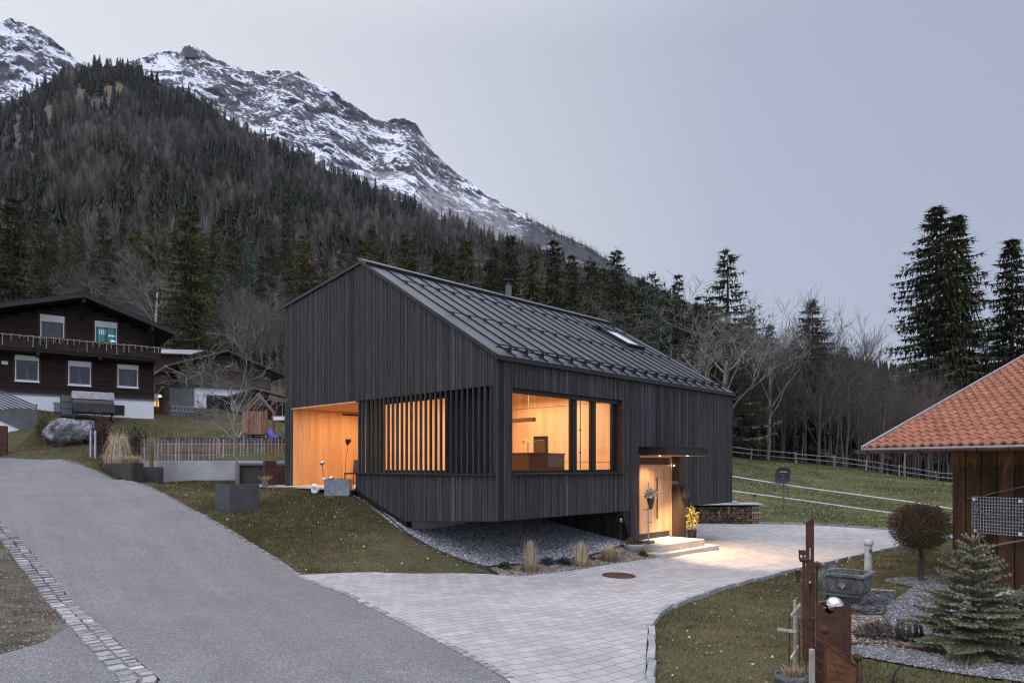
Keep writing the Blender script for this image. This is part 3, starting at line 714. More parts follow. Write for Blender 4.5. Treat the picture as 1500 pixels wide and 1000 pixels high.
# loggia: warm timber lining
mb = MB()
panels(mb, 'x', 9.93, -1, .02, 1.95, -.70, 1.95, (.16, .2, .24), .003); panels(mb, 'x', 9.95, -1, 1.97, 3.5, -.70, 1.84, (.85,), .003); mb.box(1.97, 3.5, 9.925, 9.955, 1.87, 1.95)
mb.box(.0, 3.6, 9.96, 10.1, -.75, 2.0)
panels(mb, 'y', 3.5, -1, 6.05, 9.9, -.70, 1.95, (.16, .2, .24), .003); panels(mb, 'x', 6.045, 1, .14, 3.5, -.70, 1.95, (.16, .2), .003)
mb.box(-.01, 3.5, 6.05, 9.895, 1.95, 1.97); mb.box(3.5, 3.6, 6.0, 9.95, -.75, 2.05)
mb.box(-.028, -.012, 6.045, 9.93, 1.925, 1.97)
mb.build('loggia_lining', M['wood_in'], house, az=True)
mb = MB(); mb.box(1.97, 3.5, 9.88, 9.894, 1.835, 1.88); mb.build('sliding_door_rail', M['black'], house, az=True)

# picture window: reveal, frame, panes
d = .2
fr = MB(); zb, zt = -.19, 1.955
for a, b in ((.532, .66), (3.13, 3.37), (4.05, 4.25), (5.08, 5.308)): fr.box(a, b, d, d + .09, zb, zt)
for a, b in ((.661, 3.129), (3.371, 4.049), (4.251, 5.079)):
    fr.box(a, b, d, d + .09, zb, zb + .08); fr.box(a, b, d, d + .09, zt - .1, zt)
fr.box(3.15, 3.35, d - .035, d - .001, zb + .02, zt - .01); fr.box(4.07, 4.23, d - .035, d - .001, zb + .02, zt - .01)
fr.box(.532, 5.308, d - .12, d - .037, zt - .12, zt - .001)
pw = fr.build('picture_window', M['frame'], house, az=True)
for a, b in ((.66, 3.13), (3.37, 4.05), (4.25, 5.08)):
    mb = MB(); mb.box(a + .002, b - .002, d + .04, d + .05, zb + .08, zt - .1); mb.build('pane', M['glass'], pw)
mb = MB(); mb.tube([(3.47, d - .06, zb + .1), (3.47, d - .06, zt - .05)], .012)
for z in (.35, 1.0): mb.box(3.43, 3.5, d - .07, d - .04, z, z + .03)
mb.build('roller_guide', M['dark_metal'], pw)
mb = MB(); mb.box(.5, 5.36, -.11, d - .001, -.235, -.192); mb.build('window_sill', M['dark_metal'], house, az=True)
M['reveal'] = pm('brown reveal', (.05, .026, .018), (.08, .042, .03), 3, .6)
for a_ in (5.292, .531): mb = MB(); mb.box(a_, a_ + .017, -.02, d - .001, -.19, 1.95); mb.build('window_reveal', M['reveal'], house, az=True)

# canopy, door recess, door
mb = MB(); mb.box(6.15, 8.64, -1.03, -.036, .33, .555); mb.box(6.12, 8.67, -1.06, -.036, .556, .585)
can = mb.build('canopy', M['dark_metal'], house, az=True)
mb = MB(); mb.box(6.2, 8.6, -1.0, .3, .318, .329); mb.build('canopy_soffit', M['wood_light'], can)
M['lampglow'] = emit_mat('lamp glow', (1, .78, .5), 6)
mb = MB(); mb.lathe([(.028, .309), (.028, .317)], 14, (7.75, -.78, 0)); mb.build('downlight', M['lampglow'], can)
mb = MB(); mb.lathe([(.02, .311), (.02, .317)], 14, (6.9, -.3, 0)); mb.build('downlight', M['lampglow'], can)
dd = .27; DZ = -2.33
mb = MB(); panels(mb, 'x', dd, 1, 6.26, 7.66, DZ + .18, -.02, (.14, .18), .002, .05)
door = mb.build('front_door', M['wood_light'], house, az=True)
mb = MB(); mb.tube([(7.55, dd - .07, -1.72), (7.55, dd - .07, -.35)], .02, 8)
for z in (-1.62, -.45): mb.tube([(7.55, dd - .07, z), (7.55, dd - .001, z)], .012, 6)
mb.build('handle', M['dark_metal'], door)
mb = MB(); mb.box(7.36, 7.41, dd - .02, dd - .001, -1.22, -1.1); mb.build('lock', M['dark_metal'], door)
mb = MB(); panels(mb, 'x', dd + .005, 1, 7.67, 8.42, DZ + .18, -.02, (.14, .18), .002, .05); mb.build('side_panel', M['wood_light'], house, az=True)
mb = MB(); mb.box(6.2, 6.259, dd - .03, dd + .08, DZ, .317); mb.box(8.43, 8.495, dd - .05, dd + .08, DZ, .317); mb.box(6.26, 8.429, dd - .03, dd + .08, -.018, .045); mb.box(6.26, 8.429, dd - .02, dd + .08, .27, .317)
mb.build('door_frame', M['wood_light'], house, az=True)
mb = MB(); mb.box(6.26, 8.43, dd + .03, dd + .05, .045, .27); mb.build('transom', M['wood_brown'], house, az=True)
M['kick'] = pm('dark glossy kick plate', (.06, .045, .03), (.09, .065, .045), 2, .15, bump=0)
mb = MB(); mb.box(6.26, 8.43, dd + .012, dd + .06, DZ, DZ + .178); mb.build('kick_plate', M['kick'], house, az=True)
mb = MB(); mb.box(6.2, 8.5, dd + .1, dd + .14, -2.7, .6); mb.build('door_backing', M['clad_back'], house, az=True)
M['jamb'] = pm('brown door jamb', (.040, .028, .019), (.065, .045, .03), 3, .6, stretch=(4, 4, .4))
mb = MB(); mb.box(8.497, 8.499 + .02, -.03, dd + .1, -2.7, .33); mb.box(8.5, 8.97, -.05, -.035, -2.62, .3); mb.build('door_jamb', M['jamb'], house, az=True)
M['brass'] = pm('pale lettering', (.42, .37, .28), (.5, .44, .34), 5, .35, metal=.2, bump=0)
mb = MB(); mb.lathe([(.001, .0), (.035, 0), (.035, .012)], 14, (0, 0, 0)); mb.box(.02 - .06, .08 - .04, -.06, .06, .0, .008)
# bell and small lamp on the jamb
mb = MB(); mb.box(8.47, 8.495, .1, .19, -.86, -.72); mb.build('doorbell', M['dark_metal'], house, az=True)
mb = MB(); mb.box(8.475, 8.496, .13, .155, .0, .025); mb.build('wall_spot', M['lampglow'], house, az=True)
def text_obj(name, s, size, mat, parent, loc, rot, depth=.003):
    cu = bpy.data.curves.new(name, 'FONT'); cu.body = s; cu.size = size; cu.extrude = depth; cu.align_x = 'CENTER'; cu.align_y = 'CENTER'
    tmp = bpy.data.objects.new(name, cu); COL.objects.link(tmp)
    dg = bpy.context.evaluated_depsgraph_get(); me = bpy.data.meshes.new_from_object(tmp.evaluated_get(dg))
    bpy.data.objects.remove(tmp); o = bpy.data.objects.new(name, me); COL.objects.link(o); me.materials.clear(); me.materials.append(mat)
    set_parent(o, parent); o.location = loc; o.rotation_euler = rot; return o
text_obj('house_number', '28 b', .15, M['brass'], house, (8.488, .115, -.56 - HZ0), (math.radians(90), 0, math.radians(-90)))
mb = MB(); mb.box(8.62, 8.93, -.2, -.052, -1.06, -.68); mb.box(8.62, 8.93, -.215, -.201, -.8, -.69); mb.build('mailbox', M['dark_metal'], house, az=True, bevel=.006)

# terrace slab of the loggia reaching out to the left
mb = MB(); mb.box(-.34, 3.5, 6.12, 9.96, -.74, -.685); mb.box(-.34, 3.0, 9.97, 12.6, -.76, -.695)
o = mb.build('terrace_slab', M['concrete_warm'], loc=(HB.x, HB.y, 0), rz=HRZ); tag(o, kind='structure')

# lamps of the house (warm), with one added upward fill
WARM = (1.0, .60, .31); ROOM = (1.0, .61, .32)
def hpos(t, s, z): q = hw(t, s); return (q.x, q.y, z)
def lamp(kind, t, s, z, e, **k):
    l = bpy.data.lights.new('house_lamp_or_fill', kind); l.energy = e; l.color = k.get('color', WARM)
    o = bpy.data.objects.new('house_lamp_or_fill', l); COL.objects.link(o); o.location = hpos(t, s, z); o.rotation_euler = k.get('rot', (0, 0, HRZ))
    if kind == 'AREA': l.shape = 'RECTANGLE'; l.size = k['sx']; l.size_y = k['sy']
    if kind == 'SPOT': l.spot_size = k['ang']; l.spot_blend = k.get('blend', .4); l.shadow_soft_size = .04
    if kind == 'POINT': l.shadow_soft_size = .08
    return o
lamp('AREA', 3.3, 3.0, 2.25, 52, sx=4.5, sy=3.5, color=ROOM)
lamp('AREA', 1.6, 7.9, 1.93, 17, sx=2.2, sy=2.6)
lamp('AREA', 2.0, 3.6, 1.35, 12, sx=1.6, sy=2.0, color=ROOM, rot=(math.radians(180), 0, HRZ))  # unseen fill facing up, added to brighten the room
lamp('SPOT', 7.75, -.78, .30, 210, ang=math.radians(100), blend=.4, color=(1, .64, .34), rot=(math.radians(-15), math.radians(-13), HRZ))
lamp('SPOT', 6.9, -.3, .30, 19, ang=math.radians(125), blend=.6, color=(1, .62, .33))

# entrance steps
mb = MB(); mb.box(5.35, 8.72, -1.36, .25, -2.95, -2.535); o1 = mb
st = thing('entrance_steps', 'two broad pale stone steps in front of the lit front door', 'steps', (HB.x, HB.y, -2.75), HRZ)
mb.build('step', M['concrete_warm'], st, az=True, bevel=.008)
mb = MB(); mb.box(5.78, 8.32, -1.07, .26, -2.534, -2.335); mb.build('step', M['concrete_warm'], st, az=True, bevel=.008)

# things inside
def hthing(name, label, cat, t, s, z, rz=0, group=None): q = hw(t, s); return thing(name, label, cat, (q.x, q.y, z), HRZ + rz, group)
k = hthing('kitchen_island', 'brown kitchen island seen through the large side window', 'kitchen island', 2.76, 1.45, FZ)
mb = MB(); mb.box(0, 1.6, 0, 2.6, 0, 1.0); mb.build('cabinet', M['wood_brown'], k)
mb = MB(); mb.box(-.02, 1.62, -.02, 2.62, 1.002, 1.04); mb.build('worktop', M['wood_brown'], k)
fa = MB(); fa.tube([(.5, .5, 1.04), (.5, .5, 1.36), (.5, .55, 1.43), (.5, .65, 1.43), (.5, .7, 1.34)], .02); fa.build('tap', M['galv'], k)
k = hthing('oven', 'built-in oven in the panelled kitchen wall', 'oven', 6.02, 3.87, .40)
mb = MB(); mb.box(-.06, 0, -.30, .30, 0, .62); mb.build('oven_body', M['dark_metal'], k)
mb = MB(); mb.box(-.075, -.061, -.26, .26, .06, .44); mb.build('oven_door', M['kick'], k)
mb = MB(); mb.tube([(-.1, -.22, .47), (-.1, .22, .47)], .012); mb.build('handle', M['galv'], k)
k = hthing('pendant_lamp', 'long brown beam pendant lamp hanging over the kitchen island', 'pendant lamp', 3.5, 1.9, 1.33)
mb = MB(); mb.box(-.05, .05, 0, 2.6, 0, .12); mb.build('lamp_beam', M['wood_brown'], k)
for y_ in (.25, 2.3): mb = MB(); mb.tube([(0, y_, .12), (0, y_, 1.2 + .15 * y_)], .006, 5); mb.build('cord', M['galv'], k)
# chair on the loggia
q = hw(.60, 7.0); k = thing('terrace_chair', 'brown woven chair on the lit loggia behind the grey planter', 'chair', (q.x, q.y, -.685), HRZ - 1.2)
mb = MB()
mb.extr([(-.25, -.25, .42), (.25, -.25, .42), (.23, .22, .42), (-.23, .22, .42)], (0, 0, .05)); mb.build('seat', M['reveal'], k)
mb = MB(); mb.hexa([(-.25, .2, .44), (.25, .2, .44), (.25, .24, .44), (-.25, .24, .44), (-.28, .32, .88), (.28, .32, .88), (.28, .36, .88), (-.28, .36, .88)]); mb.build('backrest', M['reveal'], k)
for x in (-.22, .22):
    for y in (-.22, .2):
        mb = MB(); mb.tube([(x, y, .42), (x * 1.1, y * 1.15, 0)], .013); mb.build('leg', M['dark_metal'], k)
# ---------------------------------------------------------------- far mountain and forest hill
def fnoise(x, y, z, oct=5, ridged=False):
    s = 0.0; a = 1.0; f = 1.0
    for _ in range(oct):
        v = mnoise.noise((x * f, y * f, z * f)); s += a * ((1 - abs(v) * 2) if ridged else v); a *= .5; f *= 2.1
    return s
def region(lst, px, py): return np.max([np.clip(1.15 - np.sqrt(((px - a) / w) ** 2 + ((py - b) / h) ** 2) * .75, 0, 1) for a, b, w, h in lst], axis=0)
SK = [(-420,120),(-200,60),(-60,40),(0,30),(15,27),(35,34),(60,46),(90,68),(120,90),(140,97),(165,99),(190,90),(215,79),(245,74),(266,76),(270,67),(286,67),(292,75),(310,83),(335,96),(350,98),(375,106),(400,101),(440,106),(455,119),(480,126),(500,143),(525,159),(545,173),(560,178),(585,173),(608,179),(625,206),(645,231),(665,251),(695,271),(730,294),(760,311),(800,333),(850,356),(880,373),(920,401),(960,420),(1000,440),(1060,470),(1130,503),(1200,538),(1300,575),(1500,600),(1900,620)]
skx, sky_y = np.array([a for a, b in SK], float), np.array([b for a, b in SK], float)
def mountain():
    pxs = np.concatenate([np.arange(-400, 1150, 2.6), np.arange(1150, 1900, 12)]); nk = 190
    V = []
    for px in pxs:
        top = np.interp(px, skx, sky_y); base = max(560, top + 60); Yr = 2900 - .35 * max(0, px - 500) if px < 1500 else 2500
        j = fnoise(px * .035, 3.1, 0, 4) * 4.5 + fnoise(px * .15, 1.1, 0, 3) * 2.0
        for k in range(nk):
            q = k / (nk - 1)
            py = base + (top + j * (q ** 6) - base) * q
            Y = 1250 + (Yr - 1250) * q
            x = (px - HX) / F * Y; z = (HY - py) / F * Y
            n1 = fnoise(x * .0016, Y * .0016, z * .0028, 5, True)
            n2 = fnoise(x * .009, z * .013, 5.2, 4, True); n3 = fnoise(x * .005 + z * .004, z * .002 - x * .002, 9.1, 4, True)
            Y2 = Y * (1 + .015 * (n1 - .8) + .0055 * (n2 - .8) + .010 * (n3 - .8))
            V.append(((px - HX) / F * Y2, Y2, (HY - py) / F * Y2))
        V.append((x, Yr + 500, z - 420))
    nk += 1; n = len(pxs); idx = np.arange(n * nk).reshape(n, nk)
    q = np.stack([idx[:-1, :-1], idx[1:, :-1], idx[1:, 1:], idx[:-1, 1:]], -1).reshape(-1, 4)
    m, nn, b = mat_new('snow and rock')
    c_ = tcoord(nn); geo = nn.nodes.new('ShaderNodeNewGeometry'); sp = nn.nodes.new('ShaderNodeSeparateXYZ'); nn.links.new(geo.outputs['Normal'], sp.inputs[0])
    pos = nn.nodes.new('ShaderNodeSeparateXYZ'); nn.links.new(c_.outputs[0], pos.inputs[0])
    def rid(co2, sc, det, lac=2.1, gain=2.2, off=.9):
        t = nn.nodes.new('ShaderNodeTexNoise'); t.noise_type = 'RIDGED_MULTIFRACTAL'; t.normalize = True
        t.inputs['Scale'].default_value = sc; t.inputs['Detail'].default_value = det; t.inputs['Roughness'].default_value = .62; t.inputs['Lacunarity'].default_value = lac
        t.inputs['Offset'].default_value = off; t.inputs['Gain'].default_value = gain; t.inputs['Distortion'].default_value = .35; nn.links.new(co2.outputs[0], t.inputs['Vector']); return t
    def tcr(sc, rot):      # rotate first, then stretch
        m_ = tcoord(nn); m_.vector_type = 'TEXTURE'; m_.inputs['Rotation'].default_value = (0, math.radians(rot), 0); m_.inputs['Scale'].default_value = [1 / v for v in sc]; return m_
    tcm = tcr((.5, 1, 1.45), 36); tcs = tcr((.6, 1, 1.3), 40)
    big = noise_tex(nn, c_, .0045, 6, .65, .8); mid = noise_tex(nn, tcm, .040, 10, .74, .4); fin = noise_tex(nn, tcs, .085, 8, .72)
    rd = rid(tcm, .0075, 9)
    al = math_n(nn, 'MULTIPLY', math_n(nn, 'SUBTRACT', pos.outputs[2], 985.0), .0048)
    al = math_n(nn, 'MAXIMUM', math_n(nn, 'MINIMUM', al, .26), -1.5)
    s = math_n(nn, 'ADD', math_n(nn, 'MULTIPLY', math_n(nn, 'SUBTRACT', sp.outputs[2], .5), .75), al)
    for t_, w_, c0 in ((mid, 2.7, .5), (fin, 3.3, .5), (big, .9, .5), (rd, -.55, .32)):
        s = math_n(nn, 'ADD', s, math_n(nn, 'MULTIPLY', math_n(nn, 'SUBTRACT', t_.outputs[0], c0), w_))
    mask = ramp(nn, [(.485, (0, 0, 0)), (.52, (1, 1, 1))]); nn.links.new(math_n(nn, 'ADD', s, .50), mask.inputs[0])
    rk = ramp(nn, [(.34, (.028, .028, .032)), (.5, (.062, .062, .069)), (.66, (.13, .128, .135))]); nn.links.new(fin.outputs[0], rk.inputs[0])
    st = noise_tex(nn, tcoord(nn, (1, 1, .3), .4), .035, 6, .75, .4); rs = ramp(nn, [(.3, (.6,) * 3), (.7, (1.35,) * 3)]); nn.links.new(st.outputs[0], rs.inputs[0])
    rock = mixc(nn, 1, rk.outputs[0], rs.outputs[0], 'MULTIPLY')
    ca = nn.nodes.new('ShaderNodeAttribute'); ca.attribute_name = 'cliff'
    cm = ramp(nn, [(.42, (0, 0, 0)), (.52, (1, 1, 1))]); nn.links.new(math_n(nn, 'ADD', ca.outputs['Fac'], math_n(nn, 'MULTIPLY', math_n(nn, 'SUBTRACT', mid.outputs[0], .5), 1.2)), cm.inputs[0])
    pale = ramp(nn, [(.34, (.09, .088, .092)), (.5, (.20, .195, .20)), (.64, (.33, .32, .325))]); nn.links.new(st.outputs[0], pale.inputs[0])
    low = math_n(nn, 'MULTIPLY', math_n(nn, 'SUBTRACT', 900.0, pos.outputs[2]), .004, True)
    pv = ramp(nn, [(.40, (0, 0, 0)), (.47, (1, 1, 1))]); nn.links.new(noise_tex(nn, c_, .006, 6, .7, 1.0).outputs[0], pv.inputs[0])
    pin = ramp(nn, [(.3, (.018, .021, .020)), (.7, (.045, .047, .046))]); nn.links.new(fin.outputs[0], pin.inputs[0])
    rock = mixc(nn, math_n(nn, 'MULTIPLY', pv.outputs[0], low), rock, pin.outputs[0])
    rock = mixc(nn, cm.outputs[0], rock, pale.outputs[0])
    c = mixc(nn, mask.outputs[0], rock, (.64, .67, .72))
    nn.links.new(c, b.inputs['Base Color']); b.inputs['Roughness'].default_value = .9; b.inputs['Specular IOR Level'].default_value = .1
    nn.links.new(bump_n(nn, math_n(nn, 'ADD', mid.outputs[0], math_n(nn, 'MULTIPLY', fin.outputs[0], .4)), .25, 8), b.inputs['Normal'])
    mo = tag(npmesh('mountain', V, q, m, smooth=True), kind='structure')
    A3 = np.array(V); px_ = A3[:, 0] / A3[:, 1] * F + HX; py_ = HY - A3[:, 2] / A3[:, 1] * F
    at_ = mo.data.attributes.new('cliff', 'FLOAT', 'POINT'); at_.data.foreach_set('value', region([(690, 318, 62, 36), (640, 292, 40, 20), (730, 340, 40, 22), (800, 378, 26, 18), (835, 392, 22, 14), (560, 262, 60, 12)], px_, py_).astype(np.float32))
mountain()
# summit rock with a cross
mb = MB()
for dx, h, w in ((-2, 22, 9), (-11, 14, 9), (9, 15, 8), (19, 5, 9)):
    p = P(278, 75, 2860); mb.lathe([(w * 1.3, -30), (w * 1.1, -5), (w * .9, h * .45), (w * .45, h)], 7, (p.x + dx, p.y, p.z))
M['dark_rock'] = pm('dark summit rock', (.04, .04, .045), (.09, .09, .10), .1, .9, bump=.5, bscale=.3, bdist=2)
tag(mb.build('summit_rock', M['dark_rock']), kind='structure')

RG = [(-500,260),(-200,190),(-60,168),(0,160),(40,138),(70,122),(100,108),(130,101),(150,98),(172,96),(200,104),(232,121),(265,137),(300,151),(340,180),(370,197),(400,212),(430,228),(460,241),(490,254),(520,268),(560,286),(600,303),(640,320),(680,334),(720,349),(760,364),(800,378),(850,398),(900,425),(950,450),(1000,473),(1050,490),(1100,505),(1150,524),(1200,543),(1250,546),(1300,556),(1360,566),(1420,560),(1500,545),(1700,530),(2000,540)]
rgx, rgy = np.array([a for a, b in RG], float), np.array([b for a, b in RG], float)
BS = [(-500,560),(100,565),(300,570),(500,585),(700,612),(900,645),(1072,672),(1250,690),(1400,705),(2000,705)]
bsx, bsy = np.array([a for a, b in BS], float), np.array([b for a, b in BS], float)
def hill_py(px, k): return np.interp(px, bsx, bsy) * (1 - k) + np.interp(px, rgx, rgy) * k
def hill_pt(px, k):
    Yr = np.interp(px, [-500, 0, 300, 800, 1100, 2000], [900, 1150, 1200, 900, 900, 700])
    py = hill_py(px, k); Y = 78 * (Yr / 78) ** k
    Y = Y * (1 + .05 * np.sin(px * .021 + 3 * k) * k)
    return np.stack([(px - HX) / F * Y, Y, (HY - py) / F * Y], -1)
pxs = np.arange(-500, 2001, 5.0); ks = np.linspace(0, 1, 130)
pg, kg = np.meshgrid(pxs, ks, indexing='ij')
HV = hill_pt(pg, kg)
back = HV[:, -1:].copy(); back[..., 1] += 300; back[..., 2] -= 200; HV = np.concatenate([HV, back], 1)
n1, n2 = HV.shape[:2]; idx = np.arange(n1 * n2).reshape(n1, n2)
def floor_mat():
    m, n, b = mat_new('forest floor, cliffs and earth scars')
    c_ = tcoord(n); big = noise_tex(n, c_, .03, 5, .65); fin = noise_tex(n, tcoord(n, (1, 1, .6)), .10, 6, .75)
    f = ramp(n, [(.3, (.016, .014, .013)), (.7, (.040, .035, .031))]); n.links.new(fin.outputs[0], f.inputs[0])
    rk = ramp(n, [(.36, (.025, .025, .027)), (.5, (.075, .075, .08)), (.64, (.16, .16, .168))]); n.links.new(fin.outputs[0], rk.inputs[0])
    go = ramp(n, [(.3, (.07, .055, .036)), (.65, (.20, .155, .10))]); n.links.new(fin.outputs[0], go.inputs[0])
    def mask(nm):
        at = n.nodes.new('ShaderNodeAttribute'); at.attribute_name = nm
        v = math_n(n, 'ADD', at.outputs['Fac'], math_n(n, 'MULTIPLY', math_n(n, 'SUBTRACT', fin.outputs[0], .5), 1.3))
        r = ramp(n, [(.42, (0, 0, 0)), (.56, (1, 1, 1))]); n.links.new(v, r.inputs[0]); return r.outputs[0]
    c = mixc(n, mask('cliff'), f.outputs[0], rk.outputs[0]); c = mixc(n, mask('scar'), c, go.outputs[0])
    n.links.new(c, b.inputs['Base Color']); b.inputs['Roughness'].default_value = .95; b.inputs['Specular IOR Level'].default_value = .05
    n.links.new(bump_n(n, fin.outputs[0], .8, 4), b.inputs['Normal']); return m
M['forest_floor'] = floor_mat()
GOLD = [(72,162,9,30),(117,142,11,24),(170,134,20,15),(50,232,9,30),(35,200,7,16)]
PALE = [(35,195,20,40),(135,165,16,22),(95,205,16,26),(105,185,12,18),(18,212,18,34),(152,152,14,20),(66,210,14,22),(160,172,14,16),(120,190,14,16)]
HPX = np.repeat(pxs, HV.shape[1]); HPY = HY - HV[..., 2].ravel() / HV[..., 1].ravel() * F
hill_o = tag(npmesh('hill', HV.reshape(-1, 3), np.stack([idx[:-1, :-1], idx[1:, :-1], idx[1:, 1:], idx[:-1, 1:]], -1).reshape(-1, 4), M['forest_floor'], smooth=True), kind='structure')
for nm_, lst_ in (('cliff', PALE), ('scar', GOLD)):
    at_ = hill_o.data.attributes.new(nm_, 'FLOAT', 'POINT'); at_.data.foreach_set('value', region(lst_, HPX, HPY).astype(np.float32))
def far_conifer(rng, n_lv=13, per=9):
    """unit-height conifer of drooping triangles; returns (T,3,3)"""
    T = []
    for i in range(n_lv):
        f = (i + rng.uniform(-.3, .3)) / n_lv; z = .08 + .9 * max(0, f); r = .165 * (1 - max(0, f)) ** .75 * rng.uniform(.8, 1.1) + .012
        for j in range(per):
            a = 6.283 * (j + rng.random()) / per; rr = r * rng.uniform(.45, 1.3); w = .30 * rng.uniform(.6, 1.3)
            zt = z + .10 * rng.uniform(.6, 1.2); zb = z - .02 - .09 * rng.random()
            T.append([(0, 0, zt), (rr * math.cos(a - w), rr * math.sin(a - w), zb + .02), (rr * math.cos(a + w) * .95, rr * math.sin(a + w) * .95, zb)])
    T.append([(-.02, 0, .9), (.02, 0, .9), (0, 0, 1.04)])
    return np.array(T)
def far_bare(rng, n=130):
    """unit-height leafless crown of thin rising twigs"""
    T = [[(-.012, 0, 0), (.012, 0, 0), (0, 0, .8)], [(0, -.012, 0), (0, .012, 0), (0, 0, .8)]]
    for i in range(n):
        a = rng.uniform(0, 6.283); f = rng.uniform(.25, .98); r = .33 * math.sin(math.pi * min(1, f * .95) ** .9) * rng.uniform(.4, 1.1)
        b = np.array((.25 * r * math.cos(a), .25 * r * math.sin(a), f - .22)); e = np.array((r * math.cos(a), r * math.sin(a), f + .06 * rng.random()))
        w = np.array((-math.sin(a), math.cos(a), .3)) * .0075
        T.append([b - w, b + w, e])
    return np.array(T)
def wood(name, n, kinds, mat, weight, hrange, seed, tones, k0=.25):
    rng = np.random.default_rng(seed); protos = [kinds(rng) for _ in range(6)]; VV = []; TT = []
    for i in range(n):
        for _ in range(60):
            px = rng.uniform(-260, 1650); k = k0 + (1 - k0) * rng.random() ** .55
            if rng.random() < weight(px, k, rng): break
        p = hill_pt(float(px), float(k)); h = rng.uniform(*hrange); a = rng.uniform(0, 6.283)
        t = protos[rng.integers(6)].copy(); c, s = math.cos(a), math.sin(a)
        w = rng.uniform(.8, 1.25)
        x = (t[..., 0] * c - t[..., 1] * s) * h * w; y = (t[..., 0] * s + t[..., 1] * c) * h * w
        VV.append(np.stack([x + p[0], y + p[1], t[..., 2] * h + p[2] - h * .05], -1).reshape(-1, 3)); TT.append(np.full(len(t), rng.uniform(*tones)) + rng.uniform(-.12, .12, len(t)))
    V = np.concatenate(VV); tag(npmesh(name, V, np.arange(len(V)).reshape(-1, 3), mat, tone=np.concatenate(TT)), kind='stuff')
def pn(px, k, s=0): return mnoise.noise((px * .013 + s, k * 6.0, s * 3.1)) + .5 * mnoise.noise((px * .035 + s, k * 15.0, 7 + s))
M['far_needles'] = tonemat('far needles', [(0, (.018, .021, .018)), (.5, (.040, .044, .035)), (1, (.076, .075, .056))], .9, .1)
M['far_twigs'] = tonemat('far bare crowns', [(0, (.060, .051, .047)), (.5, (.118, .101, .092)), (1, (.23, .20, .182))], .95, .05)
def cliff(px, k):
    py = hill_py(px, k); return 1 - .8 * float(max(region(PALE, px, py), region(GOLD, px, py)) > .45)
wood('conifer_forest', 8200, far_conifer, M['far_needles'], lambda px, k, r: (.05 + .95 * (pn(px, k) > .0)) * cliff(px, k) * (1 if px < 880 else (.9 if k > .7 else 0)), (12, 26), 3, (.2, .8), .33)
wood('bare_forest', 5600, far_bare, M['far_twigs'], lambda px, k, r: (.06 + .94 * (pn(px, k) <= .02)) * cliff(px, k) * (1 if px < 880 else (.9 if k > .7 else 0)) * (1 if k < .9 else .5), (13, 24), 4, (.1, .95))
# dark conifers along the snow mountain's lower right ridge
rng = np.random.default_rng(9); VV = []; TT = []
for i in range(520):
    px = rng.uniform(770, 1130) if i < 330 else rng.uniform(800, 1200); off = abs(rng.normal(0, 3)) if i < 330 else rng.uniform(0, 60)
    Yr = 2900 - .35 * max(0, px - 500); q = 1 - off / 90
    Y = (1250 + (Yr - 1250) * q); py = np.interp(px, skx, sky_y) + off
    t = far_conifer(rng, 4, 5) * rng.uniform(16, 34); p = ((px - HX) / F * Y * .99, Y * .99, (HY - py) / F * Y * .99 - 6)
    VV.append((t + np.array(p)).reshape(-1, 3)); TT.append(rng.uniform(.1, .6, len(t)))
V = np.concatenate(VV); tag(npmesh('ridge_forest', V, np.arange(len(V)).reshape(-1, 3), M['far_needles'], tone=np.concatenate(TT)), kind='stuff')
# ---------------------------------------------------------------- trees one can tell apart
M['needles'] = tonemat('spruce needles', [(0, (.045, .054, .036)), (.5, (.105, .116, .070)), (1, (.20, .20, .115))], .85, .15)
M['needles_olive'] = tonemat('olive needles', [(0, (.055, .053, .027)), (.5, (.135, .122, .058)), (1, (.26, .225, .105))], .85, .15)
M['needles_blue'] = tonemat('green pine needles', [(0, (.038, .060, .042)), (.5, (.088, .13, .092)), (1, (.16, .22, .15))], .85, .15)

